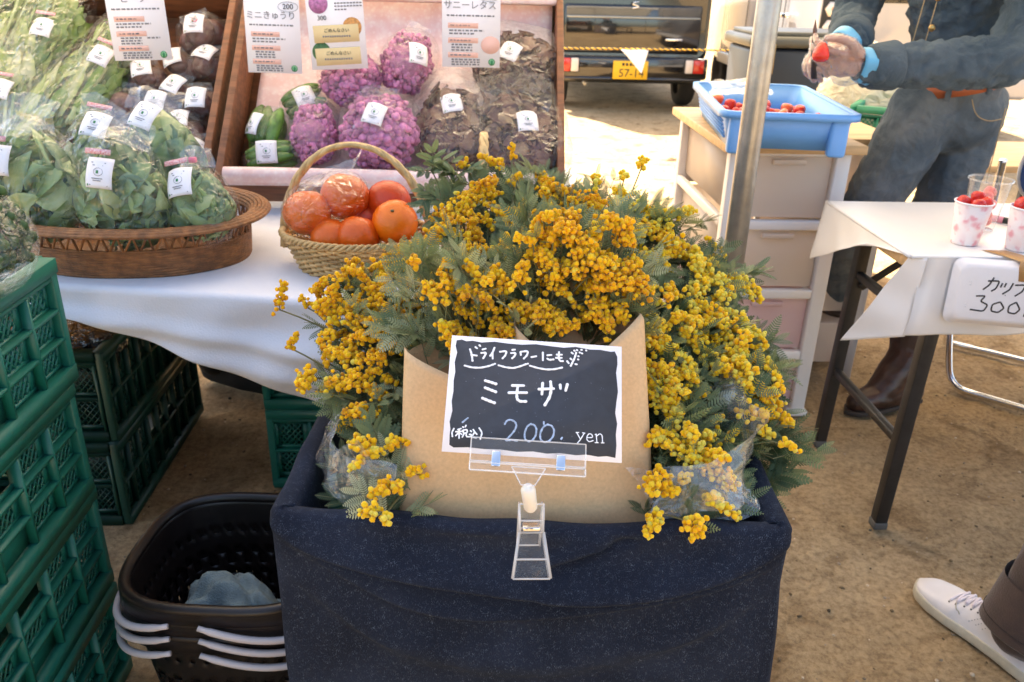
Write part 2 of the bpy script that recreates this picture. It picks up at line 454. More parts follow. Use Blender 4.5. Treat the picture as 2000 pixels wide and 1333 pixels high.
for sx in (-1, 1):
    x = 1.46 + sx * .60
    lp = MB().box((x, VY - .115, .425), (.20, .06, .135)).build('tail_lamp', DARKP, van, bevel=.008)
    MB().box((x + sx * .035, VY - .15, .425), (.10, .02, .12)).build('red_lens', RED, lp, bevel=.005)
    MB().box((x - sx * .055, VY - .15, .425), (.07, .02, .12)).build('clear_lens', CLR, lp, bevel=.005)
PLX, PLZ = 1.445, .385
pl = MB().box((PLX, VY - .155, PLZ), (.33, .006, .165)).build('number_plate', YEL, van, bevel=.004)
def text_mesh(body, size, mat, name, parent, C, ex, ey, en, off=.0012, align='CENTER', sx=1.0):
    """flat printed lettering turned into a mesh on the plane (ex, ey) at C"""
    cu = bpy.data.curves.new('t', 'FONT'); cu.body = body; cu.size = size; cu.align_x = align; cu.align_y = 'CENTER'; cu.extrude = .0004
    cu.resolution_u = 3
    to = bpy.data.objects.new('t', cu); COL.objects.link(to)
    dg = bpy.context.evaluated_depsgraph_get()
    me = bpy.data.meshes.new_from_object(to.evaluated_get(dg))
    V = np.array([v.co[:] for v in me.vertices]); F = [list(p.vertices) for p in me.polygons]
    bpy.data.objects.remove(to); bpy.data.curves.remove(cu); bpy.data.meshes.remove(me)
    W = np.asarray(C) + V[:, :1] * sx * np.asarray(ex) + V[:, 1:2] * np.asarray(ey) + (V[:, 2:] + off) * np.asarray(en)
    return MB().add(W, F).build(name, mat, parent)
EX, EZ, EYN = np.array((1., 0, 0)), np.array((0, 0, 1.)), np.array((0, -1., 0))
text_mesh('57-14', .105, MT['ink_black'], 'plate_number', pl, (PLX + .01, VY - .158, PLZ - .03), EX, EZ, EYN, .001)
mb = MB()
for k, w in enumerate((.022, .02, .02, .03, .03)): mb.box((PLX - .07 + k * .035, VY - .1595, PLZ + .052), (w, .002, .026))
mb.build('plate_header', MT['ink_black'], pl)
mb = MB()      # chrome S emblem on the tailgate
a = [(.03, .028), (-.022, .020), (-.03, .006), (.022, -.008), (.03, -.018), (-.03, -.028)]
mb.tube([(1.47 + p[0], VY - .045, .955 + p[1]) for p in a], .008, 8)
mb.build('emblem', MT['chrome'], van, smooth=True)
MB().box((1.86, VY - .04, .655), (.16, .008, .022)).build('badge', MT['chrome'], van, bevel=.004)
for x in (VX0 + .1, VX1 - .1):
    w = MB().lathe([(.17, -.075), (.255, -.075), (.275, -.05), (.28, 0), (.275, .05), (.255, .075), (.17, .075), (.17, -.075)], 32, (x, VY + .42, .275), rotm(0, pi / 2, 0)).build('wheel', RUB, van, smooth=True)
    MB().lathe([(.001, .02), (.17, .03), (.175, .06), (.175, -.06), (.001, -.05)], 24, (x, VY + .42, .275), rotm(0, pi / 2, 0)).build('rim', MT['chrome'], w, smooth=True)
    MB().lathe([(.17, -.075), (.255, -.075), (.275, -.05), (.28, 0), (.275, .05), (.255, .075), (.17, .075), (.17, -.075)], 32, (x, VY + 2.7, .275), rotm(0, pi / 2, 0)).build('wheel', RUB, van, smooth=True)
MB().box((1.46, VY + 1.3, .30), (1.2, 2.4, .12)).build('underbody', DARKP, van)
MB().tube([(1.05, VY + .5, .25), (1.05, VY - .02, .24)], .025, 12).build('exhaust', MT['steel'], van, smooth=True)

# ------------------------------------------------------------------ silver van, seen at its rear corner
SV = pm('silver_car_paint', (.40, .40, .43), .22, coat=.8, metal=.25)
sv = thing('parked_van', 'silver white van parked at the right behind the strawberry tray', 'van', (2.75, 6.6, 0))
Msv = rotm(0, 0, radians(-2)) @ np.diag((1., -1., 1.))
def SVp(x, y, z): return np.array((2.40, 6.2, 0)) + Msv @ np.array((x, y, 0)) + np.array((0, 0, z))
secs = []
for y, i, z0, z1 in ((0, .02, .42, 1.85), (-0.0, 0, .40, 1.88), (-2.9, 0, .40, 1.88), (-3.6, .06, .45, 1.25)):
    secs.append([SVp(x, y, z) for x, z in rrect(0 + i, 1.6 - i, z0, z1, .09)])
mb = MB(); loft(mb, [secs[0]] + secs[2:]); mb.p.append(list(range(28))); mb.p.append(list(range(mb.n - 28, mb.n))[::-1])
mb.build('body', SV, sv, bevel=.015)
def sbox(name, c, d, mat, bev=.01, parent=sv):
    return MB().box(SVp(*c), d, Msv).build(name, mat, parent, bevel=bev)
for z in (.90, 1.02):
    lp = MB().lathe([(.001, .035), (.04, .033), (.052, .02), (.056, 0), (.056, -.02)], 6, SVp(.10, .012, z), Msv @ rotm(-pi / 2, 0, 0)).build('tail_lamp', CLR, sv)
    MB().ball(SVp(.10, .045, z), (.022, .022, .022), 2).build('bulb_reflector', pm('amber_lens', (.8, .28, .06), .2), lp, smooth=True)
sbox('lamp_panel', (.10, .006, .96), (.15, .012, .30), DARKP)
sbox('rear_bumper', (.8, .03, .55), (1.58, .14, .22), SV, .03)
sbox('rear_window', (.86, .008, 1.32), (1.2, .014, .5), GLASSD)
for y in (-.75, -1.85):
    sbox('door_seam', (-.002, y, 1.0), (.006, .010, 1.1), DARKP, .002)
hd = sbox('door_handle', (-.03, -.62, .95), (.05, .17, .035), MT['chrome'], .012)
sbox('side_sill', (-.006, -1.4, .47), (.03, 2.7, .10), MT['white_plastic'], .01)
for y in (-.5, -2.9):
    MB().lathe([(.18, -.08), (.27, -.08), (.30, 0), (.27, .08), (.18, .08), (.001, .05)], 28, SVp(.12, y, .30), Msv @ rotm(0, -pi / 2, 0)).build('wheel', RUB, sv, smooth=True)

# ------------------------------------------------------------------ rope with hanging cloth scrap between the car park and the stalls
rp = thing('boundary_rope', 'yellow and black twisted rope strung in front of the black van', 'rope', (.3, 6.55, .7))
def rope_z(x): return .705 + .012 * (x - 1.1)
t_ = np.linspace(-.4, 2.6, 260)
mb, mb2 = MB(), MB()
for ph, m in ((0, mb), (pi, mb2)):
    m.tube(np.stack((t_, 6.5 - .05 * t_ + .0035 * np.cos(t_ * 150 + ph), rope_z(t_) + .0035 * np.sin(t_ * 150 + ph)), -1), .0042, 6)
mb.build('yellow_strand', pm('yellow_rope', (.75, .42, .03), .7), rp, smooth=True)
mb2.build('black_strand', pm('black_rope', (.03, .025, .02), .7), rp, smooth=True)
fl = MB()
tri = np.array([(-.10, 0), (.10, 0), (.065, -.165)])
u = np.linspace(0, 1, 8)
G = np.array([[(1 - v) * ((1 - a) * tri[0] + a * tri[1]) + v * tri[2] for v in u] for a in u])
G3 = np.stack((1.16 + G[..., 0], 6.415 + .012 * np.sin(G[..., 0] * 40), rope_z(1.16) - .004 + G[..., 1]), -1)
tag(fl.grid(G3).build('cloth_scrap', MT['paper'], smooth=True, solid=.002), 'white triangular cloth hanging from the yellow and black rope', 'cloth')
# ------------------------------------------------------------------ produce table and its cloth
TA = radians(8)
TU, TV = np.array((cos(TA), -sin(TA), 0)), np.array((sin(TA), cos(TA), 0))
TO = np.array((-.45, 1.31, 0))
def T(u, v, z): return TO + u * TU + v * TV + np.array((0, 0, z))
TM = np.stack((TU, TV, (0, 0, 1)), 1)
tb = thing('trestle_table', 'long produce table hidden under a white cloth', 'table', T(-.2, .5, 0))
MB().box(T(-.31, .56, .683), (1.74, 1.10, .026), TM).build('tabletop', MT['wood_top'], tb)
for u, v in ((-1.1, .08), (.52, .12), (-1.1, 1.02), (.52, 1.02)):
    MB().box(T(u, v, .335), (.03, .03, .67), TM).build('leg', MT['black_steel'], tb)
# the cloth lies on the top and hangs in front with its lower edge falling away to the right
nu = 150
us = np.linspace(-1.2, .585, nu)
drop = np.interp(us, [-1.2, -.28, -.22, -.12, .10, .24, .5, .7], [.03, .035, .045, .075, .150, .205, .29, .30])
rows = []
for v in np.linspace(1.1, .02, 12):
    rows.append([T(u, v, .7 + .0012 * nz(np.array((u, v, 0)), 20)) for u in us])
for a in np.linspace(0, pi / 2, 6):
    rows.append([T(u, .008 - .012 * sin(a), .7 - .012 * (1 - cos(a))) for u in us])
nd = 34
for j in range(1, nd + 1):
    f = j / nd; r = []
    for k, u in enumerate(us):
        d = drop[k] * f
        w = .0
        for c, ph, am in ((26, .2, .010), (41, 1.1, .006), (12, 2.2, .012)):
            w += am * sin((u - .9 * d) * c + 6.5 * d * 8 + ph)
        w *= min(1, d / .05) * min(1, drop[k] / .10)
        sw = .014 * np.exp(-((d - .055 - .10 * (u + .1)) / .018) ** 2) + .012 * np.exp(-((d - .10 - .16 * (u + .05)) / .02) ** 2)
        r.append(T(u, -.004 - w * .5 - sw * min(1, d / .03) - .03 * f * drop[k], .688 - d))
    rows.append(r)
mb = MB().grid(np.array(rows))
tag(mb.build('tablecloth', MT['white_cloth'], smooth=True, solid=.0012), 'white cloth draped over the produce table with a slanting front edge', 'tablecloth')

# ------------------------------------------------------------------ plastic crates
def clip_line(cx, cz, s, w, h):
    """segment of the line z-cz = s*(x-cx) inside the window |x|<w/2,|z|<h/2"""
    pts = []
    for x in (-w / 2, w / 2):
        z = cz + s * (x - cx)
        if abs(z) <= h / 2 + 1e-9: pts.append((x, z))
    for z in (-h / 2, h / 2):
        x = cx + (z - cz) / s
        if abs(x) < w / 2 - 1e-9: pts.append((x, z))
    return pts[:2] if len(pts) >= 2 else None
def crate_wall(mb, L, Hc, M, C, cols, rows, handle=False, win=.62, pitch=.014, plate=False):
    """one moulded wall: x along, z up, outside towards +y"""
    def b(x, y, z, dx, dy, dz): mb.box(np.asarray(C) + M @ np.array((x, y, z)), (dx, dy, dz), M)
    b(0, -.004, Hc - .011, L, .024, .022); b(0, -.006, Hc - .030, L, .016, .006); b(0, -.004, .012, L, .020, .024)
    zb, zt = .024, Hc - .033
    cw, ch = L / cols, (zt - zb) / rows
    for i in range(cols + 1):
        x = -L / 2 + i * cw; x = min(max(x, -L / 2 + .004), L / 2 - .004)
        b(x, -.006, (zb + zt) / 2, .0055, .018, zt - zb)
    for j in range(1, rows): b(0, -.0062, zb + j * ch, L - .002, .0174, .0055)
    for i in range(cols):
        for j in range(rows):
            x, z = -L / 2 + (i + .5) * cw, zb + (j + .5) * ch
            mid = handle and j == rows - 1 and abs(i - (cols - 1) / 2) < 1.1
            pl = plate and j == 0 and abs(i - (cols - 1) / 2) < 1.1
            if pl:
                b(x, -.011, z, cw - .002, .004, ch - .002); continue
            ww, wh = cw * win, ch * (win + .12)
            if mid: ww, wh = cw * .94, ch * .55
            b(x, -.012, z + (ch + wh) / 4, cw, .003, (ch - wh) / 2); b(x, -.012, z - (ch + wh) / 4, cw, .003, (ch - wh) / 2)
            b(x - (cw + ww) / 4, -.0121, z, (cw - ww) / 2, .003, wh); b(x + (cw + ww) / 4, -.0121, z, (cw - ww) / 2, .003, wh)
            if mid: continue
            for s in (1.15, -1.15):
                for o_ in np.arange(-.06, .061, pitch):
                    q = clip_line(o_, 0, s, ww, wh)
                    if q and abs(q[0][0] - q[1][0]) > .003:
                        a, e = [np.asarray(C) + M @ np.array((p[0] + x, -.012 - (.0012 if s > 0 else 0), p[1] + z)) for p in q]
                        mb.bar(a, e, .0028, .0022, M @ np.array((0, 1, 0)))
def make_crate(label, L, W, Hc, mat, group, loc, rz, cols=(6, 4), rows=2, plate=True):
    t = thing('plastic_crate', label, 'crate', loc, rz, group)
    kw = dict(world=False)
    for k, (ln, ofs, nc) in enumerate(((L, W / 2, cols[0]), (W - .03, L / 2, cols[1]))):
        for s in (1, -1):
            M = rotm(0, 0, (0 if s > 0 else pi) - (pi / 2 if k else 0))
            C = M @ np.array((0, ofs, 0))
            mb = MB(); crate_wall(mb, ln, Hc, M, C, nc, rows, handle=True, plate=plate and k == 0)
            mb.build('side_panel' if k == 0 else 'end_panel', mat, t, **kw)
    mb = MB(); mb.box((0, 0, .010), (L - .03, W - .03, .006))
    mb.build('base', mat, t, **kw)
    for sx in (-1, 1):
        for sy in (-1, 1):
            MB().box((sx * (L / 2 - .004), sy * (W / 2 - .004), Hc / 2), (.016, .016, Hc - .004)).build('corner_post', mat, t, bevel=.003, **kw)
    return t
# tall stack at the left edge: long sides run away from the viewer
SX, SY = -.812, .925
names = ('bottom crate of the tall green stack at the left edge', 'second crate from the ground in the tall green stack', 'third crate from the ground in the tall green stack', 'topmost crate of the tall green stack under the bagged broccoli')
c0 = make_crate(names[0], .53, .34, .198, MT['crate'], 'crates in the tall stack', (SX, SY, 0), pi / 2, (6, 4), 3)
for k in range(1, 4):
    dup(c0, names[k], (SX - .008 + .006 * k, SY + (.004, -.006, .005)[k - 1], .2 * k))
# green pair under the table, shade put into their colour
c1 = make_crate('lower green crate, shade in its colour, standing on the ground under the produce table', .55, .36, .22, MT['crate_shaded'], 'dark crates under the table', (-.985, 1.90, 0), pi / 2, (9, 4), 2)
dup(c1, 'upper green crate, shade in its colour, holding black bags under the produce table', (-.98, 1.905, .222))
# teal pair further right under the cloth
c2 = make_crate('lower teal crate half hidden behind the denim covered stand', .50, .34, .22, MT['crate'], 'teal crates under the table', (-.255, 1.95, 0), 0, (5, 4), 2)
dup(c2, 'upper teal crate under the hanging edge of the white tablecloth', (-.257, 1.955, .222))
c3 = make_crate('green crate, shade in its colour, on the ground far back under the produce table', .50, .34, .24, MT['crate_shaded'], 'dark crates at the back', (-.30, 2.36, 0), .1, (6, 4), 2)
dup(c3, 'green crate, shade in its colour, stacked on another far back under the produce table', (-.31, 2.37, .242))
G = np.array([[T(u, 1.10 + .012 * sin(u * 30) + .01 * (z < .5), z) for z in np.linspace(.699, .30, 10)] for u in np.linspace(-1.2, .58, 90)])  # cloth added to keep sunlit ground bounce from under the table
tag(MB().grid(G).build('added_shade_cloth', MT['white_cloth'], smooth=True, solid=.001), 'white cloth added behind the produce table to block bounced light', 'tablecloth')
blk = film('black_bag_film', col=(.01, .01, .012), haze=.9, gloss=.16, rough=.15, crumple=1, scale=30)
mb = MB()
for k in range(9):
    mb.ball((-1.085 + .1 * (k % 3) + rng.uniform(-.02, .02), 1.74 + .16 * (k // 3), .42 + rng.uniform(-.01, .025)), (.075, .09, .06), 3, rotm(0, 0, rng.uniform(0, 3)), .5, .16, 5, k)
tag(mb.build('black_bags', blk, smooth=True), 'crumpled shiny black plastic bags filling the crate under the table', 'bag')

# ------------------------------------------------------------------ shopping baskets
def sup(a, n=3.2):
    c, s = cos(a), sin(a); r = (abs(c) ** n + abs(s) ** n) ** (-1 / n); return r * c, r * s
def make_basket(label, loc, rz):
    t = thing('shopping_basket', label, 'shopping basket', loc, rz, 'stacked shopping baskets')
    RX, RY, HB = .156, .138, .280
    N, R = 132, 26
    V = np.zeros((R + 1, N, 3)); hole = np.zeros((R, N), bool)
    for j in range(R + 1):
        f = j / R; sc = .80 + .20 * f
        for i in range(N):
            x, y = sup(2 * pi * i / N); V[j, i] = (x * RX * sc, y * RY * sc, HB * f)
    for j in range(R):
        for i in range(N):
            if 2 <= j <= 17 and (j % 4 in (2, 3) or j % 4 == 0) and (i + (2 if (j // 4) % 2 else 0)) % 4 in (0, 1) and j % 4 != 1: hole[j, i] = True
            if j in (20,) and i % 3 == 0: hole[j, i] = True
    F = np.array([(j * N + i, j * N + (i + 1) % N, (j + 1) * N + (i + 1) % N, (j + 1) * N + i) for j in range(R) for i in range(N) if not hole[j, i]])
    MB().add(V.reshape(-1, 3), F).build('body', MT['basket_plastic'], t, smooth=True, solid=.0026, world=False)
    loop = [sup(2 * pi * i / 80) for i in range(80)]
    mb = MB(); mb.tube([(x * (RX + .006), y * (RY + .006), HB) for x, y in loop], .0095, 10, closed=True)
    mb.grid(np.array([[(x * (RX + .012 + d), y * (RY + .012 + d), z) for x, y in loop] for d, z in ((.002, HB), (.003, HB - .022), (-.004, HB - .030))]), cv=True)
    mb.build('rim', MT['basket_plastic'], t, smooth=True, world=False)
    MB().prism([(x * RX * .81, y * RY * .81) for x, y in loop], 0.001, .004).build('floor', MT['basket_plastic'], t, world=False)
    for a0, a1 in ((182, 252), (266, 330)):
        aa = np.linspace(radians(a0), radians(a1), 22); q = np.linspace(-1, 1, 22)
        pts = []
        for a, w in zip(aa, q):
            x, y = sup(a); e = .022
            pts.append((x * (RX + e), y * (RY + e), HB - .030 - .012 * (1 - w * w) + (.012 * w if a0 < 200 else -.012 * w)))
        r = .0056 * np.clip((1 - np.abs(q)) * 8, .75, 1)
        MB().tube(pts, r, 10).build('handle', MT['handle_plastic'], t, smooth=True, world=False)
    return t
b0 = make_basket('lowest of the three nested dark brown shopping baskets', (-.382, 1.105, .002), radians(-4))
dup(b0, 'middle one of the three nested dark brown shopping baskets', (-.381, 1.107, .028))
dup(b0, 'top dark brown shopping basket holding a grey cloth', (-.379, 1.105, .054))
P = np.zeros((30, 26, 3))
for i in range(30):
    for j in range(26):
        a, b = i / 29, j / 25
        P[i, j] = (-.47 + .20 * a, 1.00 + .12 * b + .02 * sin(a * 5), .235 + .085 * sin(pi * min(1, a * 1.1)) ** .5 * (1 - .55 * (b - .35) ** 2 * 4) - .035 * a + .009 * sin(a * 14 + b * 9) + .006 * sin(b * 19 - a * 8) + .004 * sin(a * 31 + b * 17))
tag(MB().grid(P).build('folded_cloth', pm('grey_blue_towel', (.20, .27, .29), .95, .15, 90, .5, 400), smooth=True, solid=.003), 'grey blue cloth crumpled inside the top shopping basket', 'cloth')

# ------------------------------------------------------------------ wooden display boxes, tilted towards the viewer
BA = radians(2)
BU, BV0 = np.array((cos(BA), -sin(BA), 0)), np.array((sin(BA), cos(BA), 0))
BAL = radians(45)
BS, BN = BV0 * cos(BAL) + EZ * sin(BAL), -BV0 * sin(BAL) + EZ * cos(BAL)
BO = np.array((-.22, 1.88, .735))
BM = np.stack((BU, BS, BN), 1)
def B(u, s, n): return BO + u * BU + s * BS + n * BN
def display_box(label, u0, u1, smax, deep):
    t = thing('display_box', label, 'display box', B((u0 + u1) / 2, 0, 0))
    W = .016
    MB().box(B((u0 + u1) / 2, smax / 2, -.006), (u1 - u0, smax, .010), BM).build('bottom_board', MT['wood_box'], t)
    for u in (u0 + W / 2, u1 - W / 2):
        MB().box(B(u, smax / 2 - .015, deep / 2), (W, smax + .03, deep), BM).build('side_board', MT['wood_box'], t, bevel=.002)
    MB().box(B((u0 + u1) / 2, -.022, deep / 2 - .012), (u1 - u0 - 2 * W - .001, W, deep - .014), BM).build('front_board', MT['wood_box'], t, bevel=.002)
    MB().box(B((u0 + u1) / 2, smax - .01, deep / 2 + .002), (u1 - u0 - 2 * W - .001, W, deep + .002), BM).build('back_board', MT['wood_box'], t, bevel=.002)
    for u in (u0 + .06, u1 - .06):       # prop legs behind, down to the table
        p = B(u, smax * .8, -.012); MB().bar(p, (p[0], p[1] + .04, .70), .022, .022).build('prop', MT['wood_box'], t)
    for u in (u0 + .04, u1 - .04):
        p = B(u, -.02, -.01); MB().box((p[0], p[1] + .03, .712), (.03, .10, .022)).build('foot', MT['wood_box'], t)
    return t
display_box('right brown wooden display box lined with pink patterned paper', -.345, .415, .60, .10)
display_box('left brown wooden display box full of greens and beets', -1.22, -.362, .50, .10)
# pink patterned paper lining and lip
pk = NT('pink_blossom_paper'); tc = pk.n('TexCoord'); n1 = pk.n('TexNoise', i_Scale=34, i_Detail=3); n2 = pk.n('TexVoronoi', i_Scale=95)
for n in (n1, n2): pk.l(tc.outputs['Object'], n.inputs[0])
cc = pk.ramp(n1.outputs[0], [(.36, (.78, .55, .54)), (.5, (.80, .62, .62)), (.66, (.84, .74, .72))])
cc = pk.mix(.25, cc, pk.ramp(n2.outputs['Distance'], [(.15, (.9, .8, .76)), (.5, (.72, .45, .42))]))
pk.l(cc, pk.b.inputs['Base Color']); pk.b.inputs['Roughness'].default_value = .7
us = np.linspace(-.31, .392, 50)
ss = np.concatenate((np.linspace(.02, .46, 18), np.linspace(.49, .64, 8)))
G = np.array([[B(u, s, .008 + .004 * nz(np.array((u, s, 0.)), 16) + (max(0, s - .43) * .35) + .02 * np.exp(-((s - .5) / .05) ** 2) * (u > .1)) for s in ss] for u in us])
lp = thing('lining_paper', 'pink blossom patterned paper lining the right display box', 'paper', B(0, .2, .01))
MB().grid(G).build('back_sheet', pk.m, lp, smooth=True, solid=.0008)
G = []
for u in np.linspace(-.325, .385, 60):
    r = []
    for a in np.linspace(-.9 * pi, .55 * pi, 14):
        r.append(B(u, -.022 - .015 * sin(a) - .002 * nz(np.array((u, a, 0)), 9), .096 + .015 * cos(a)))
    sag = .02 + .008 * sin(u * 12 + 1) + .01 * np.exp(-((u + .0) / .08) ** 2)
    r.append(B(u, -.040 - .002 * sin(u * 20), .096 - sag))
    G.append(r)
MB().grid(np.array(G)).build('front_lip', pk.m, lp, smooth=True, solid=.0008)
# rolled top sheet
G = []
for u in np.linspace(-.33, .40, 40):
    G.append([B(u, .50 - .03 * sin(a * 1.0), .085 + .02 * cos(a)) + EZ * .10 * max(0, a - 1.6) for a in np.linspace(-1.2, 2.4, 12)])
MB().grid(np.array(G)).build('top_roll', pk.m, lp, smooth=True, solid=.0008)
# pale board above the left box
tag(MB().box(B(-.79, .56, .075), (.84, .05, .016), BM).build('top_shelf_board', pm('cream_board', (.62, .50, .34), .6, .1, 8), bevel=.003), 'cream board along the top of the left display box', 'board')
# ------------------------------------------------------------------ denim covered stand
def denim_material(name, dark, light, fleck=.5, sc=1.0, fold=0):
    t = NT(name); tc = t.n('TexCoord')
    mp = t.n('Mapping', i_Scale=(1200 * sc, 1200 * sc, 420 * sc)); t.l(tc.outputs['Object'], mp.inputs[0])
    n1 = t.n('TexNoise', i_Scale=1, i_Detail=2); t.l(mp.outputs[0], n1.inputs[0])
    n2 = t.n('TexNoise', i_Scale=9, i_Detail=5); t.l(tc.outputs['Object'], n2.inputs[0])
    n3 = t.n('TexNoise', i_Scale=170 * sc, i_Detail=2); t.l(tc.outputs['Object'], n3.inputs[0])
    wv = t.n('TexWave', i_Scale=330 * sc, i_Distortion=2.0, i_Detail=2); wv.bands_direction = 'DIAGONAL'; t.l(tc.outputs['Object'], wv.inputs[0])
    a = t.ramp(n2.outputs[0], [(.35, dark), (.7, light)])
    f = t.ramp(n1.outputs[0], [(.52, (0, 0, 0)), (.72, (1, 1, 1))])
    f2 = t.ramp(n3.outputs[0], [(.45, (.12, .12, .12)), (.75, (1, 1, 1))])
    mm = t.mix(1.0, f, f2, 'MULTIPLY')
    ml = t.n('Math', operation='MULTIPLY', i_1=fleck); t.l(mm, ml.inputs[0])
    c = t.mix(ml.outputs[0], a, (.22, .28, .37))
    t.l(c, t.b.inputs['Base Color']); t.b.inputs['Roughness'].default_value = .9; t.b.inputs['Specular IOR Level'].default_value = .1
    t.b.inputs['Sheen Weight'].default_value = .03
    bp = t.n('Bump', i_Strength=.5, i_Distance=.0012); t.l(wv.outputs[0], bp.inputs['Height'])
    if fold:
        nf = t.n('TexNoise', i_Scale=11, i_Detail=3, i_Distortion=2.2); t.l(tc.outputs['Object'], nf.inputs[0])
        b2 = t.n('Bump', i_Strength=fold, i_Distance=.05); t.l(nf.outputs[0], b2.inputs['Height']); t.l(bp.outputs[0], b2.inputs['Normal']); bp = b2
    t.l(bp.outputs[0], t.b.inputs['Normal'])
    return t.m
DEN = denim_material('indigo_denim', (.0075, .0105, .0205), (.0165, .0235, .044), .48)
DC, DR = np.array((.073, .945)), radians(-3.5)
HX, HY, RIM = .283, .212, .66
st = thing('flower_stand', 'stand holding the mimosa, wrapped in dark indigo denim', 'stand', (DC[0], DC[1], 0), DR)
def dloop(n=300):
    """rounded rectangle: points, outward normals, side code and position along the front"""
    r = .014; L = []
    for (x0, y0, x1, y1, nx, ny) in ((-HX + r, -HY, HX - r, -HY, 0, -1), (HX, -HY + r, HX, HY - r, 1, 0), (HX - r, HY, -HX + r, HY, 0, 1), (-HX, HY - r, -HX, -HY + r, -1, 0)):
        m = 110 if ny == -1 else 46
        for k in range(m):
            f = k / (m - 1); L.append((x0 + (x1 - x0) * f, y0 + (y1 - y0) * f, nx, ny))
        a0 = atan2(ny, nx); cx, cy = (x1 - nx * r, y1 - ny * r)
        for k in range(1, 8):
            a = a0 + pi / 2 * k / 8; L.append((cx + r * cos(a), cy + r * sin(a), cos(a), sin(a)))
    return L
LP = dloop()
prof = [(-.030, .50), (-.030, .58), (-.029, .63), (-.027, .652), (-.022, .659), (-.013, .6615), (-.005, .6610), (-.001, .6585), (.0015, .654)]
outer = list(np.concatenate((np.linspace(.650, .50, 74), np.linspace(.49, .012, 34))))
rows = []
for (x, y, nx, ny) in LP:
    xn = x / HX; fr = max(0, -ny)
    sag = .010 * (1 - xn * xn) * fr + .006 * np.exp(-((xn - .12) / .2) ** 2) * fr
    r = []
    for (o_, z) in prof:
        zz = z - sag * (1 if z > .6 else 0) + .002 * sin(x * 37 + 1) * fr
        oo = o_ + .003 * nz(np.array((x, y, z)), 24)
        if fr > .5: oo += .004 * np.exp(-((xn - .34) / .06) ** 2) * sin(z * 200)
        r.append((x + nx * oo, y + ny * oo, zz))
    for z in outer:
        d = .002
        if fr > .3:
            q = max(0, 1 - xn * xn)
            z1 = .650 - .052 * q ** .8 - .006 * sin(xn * 3)
            d += fr * .032 * q ** .5 * np.exp(-((z - z1) / (.020 if z > z1 else .0035)) ** 2)
            d -= fr * .007 * q ** .6 * np.exp(-((z - z1 + .016) / .008) ** 2)
            z2 = .632 - .080 * q ** .9 + .006 * sin(xn * 5)
            d += fr * .019 * q * np.exp(-((z - z2) / (.020 if z > z2 else .004)) ** 2)
            z4 = .60 - .14 * q
            d += fr * .012 * q * np.exp(-((z - z4) / (.035 if z > z4 else .010)) ** 2)
            # tuck running from the rim right of the clip down to the middle
            tl = .662 - (.36 - xn) * .115
            if -.05 < xn < .5: d += fr * .011 * np.exp(-((z - tl) / .007) ** 2) * np.clip((xn + .05) * 8, 0, 1) * np.clip((.5 - xn) * 8, 0, 1) - fr * .008 * np.exp(-((z - tl + .014) / .008) ** 2) * np.clip((xn + .05) * 8, 0, 1) * np.clip((.5 - xn) * 8, 0, 1)
        d += .007 * nz(np.array((x, y, z)), 11, 5) * min(1, (.665 - z) * 12)
        d += (.655 - z) * (.045 if nx > .5 else .02) + .0035 * nz(np.array((x * 1.0, y, z * .35)), 17, 3) * min(1, (.66 - z) * 6)
        d += .008 * (.6 - min(z, .6)) * sin(x * 31 + y * 27)
        r.append((x + nx * d, y + ny * d, min(z, .655) - .45 * max(0, d) * fr * (z > .45) - sag * np.clip((z - .5) / .15, 0, 1)))
    rows.append(r)
mb = MB().grid(np.array(rows), cu=True); mb.build('denim_cover', DEN, st, smooth=True, world=False)
MB().box((0, 0, .30), (2 * HX - .05, 2 * HY - .05, .56)).build('inner_crate', MT['crate'], st, world=False)
# a corner of the crate shows where the cloth stops short at the back right
mb = MB(); mb.box((HX - .025, -.035, .672), (.05, .012, .05)); mb.box((HX - .02, -.02, .668), (.07, .03, .016))
mb.build('crate_corner', MT['crate'], st, bevel=.003, world=False)

# ------------------------------------------------------------------ clear liner bag bunched round the flowers
def crumple_sheet(pts, wid, amp, seed, nu=40, nv=18):
    pts = np.asarray(pts, float)
    k = np.linspace(0, len(pts) - 1, nu); C = np.stack([np.interp(k, np.arange(len(pts)), pts[:, i]) for i in range(3)], -1)
    w = np.asarray(wid, float); G = np.zeros((nu, nv, 3))
    for j, f in enumerate(np.linspace(-1, 1, nv)): G[:, j] = C + f * w
    for s_, sc, am in ((1, 26, 1), (2, 60, .30), (3, 120, .10)):
        for ax in range(3): G[..., ax] += amp * am * nz(G, sc, seed + s_ * 3 + ax * 1.7)
    return G
lb = thing('liner_bag', 'crumpled clear plastic bag lining the denim stand around the mimosa', 'plastic bag', (.07, .95, .6))
mb = MB()
mb.grid(crumple_sheet([(.20, .760, .672), (.25, .757, .690), (.300, .765, .700), (.326, .80, .702), (.318, .86, .715), (.290, .93, .74)], (.012, .014, .036), .012, 1, 60, 30))
mb.grid(crumple_sheet([(.19, .765, .665), (.235, .768, .672), (.280, .78, .678), (.295, .82, .68), (.265, .90, .71)], (-.025, .02, .022), .011, 5, 60, 24))
mb.build('right_fold', MT['film_heavy'], lb, smooth=True)
mb = MB()
mb.grid(crumple_sheet([(-.10, .775, .670), (-.14, .78, .680), (-.165, .80, .69), (-.170, .86, .70), (-.165, .94, .73)], (.010, .008, .030), .009, 9, 60, 24))
mb.grid(crumple_sheet([(-.09, .778, .675), (-.125, .785, .685), (-.15, .81, .70)], (.012, -.008, .020), .009, 12, 40, 20))
mb.build('left_fold', MT['film_heavy'], lb, smooth=True)

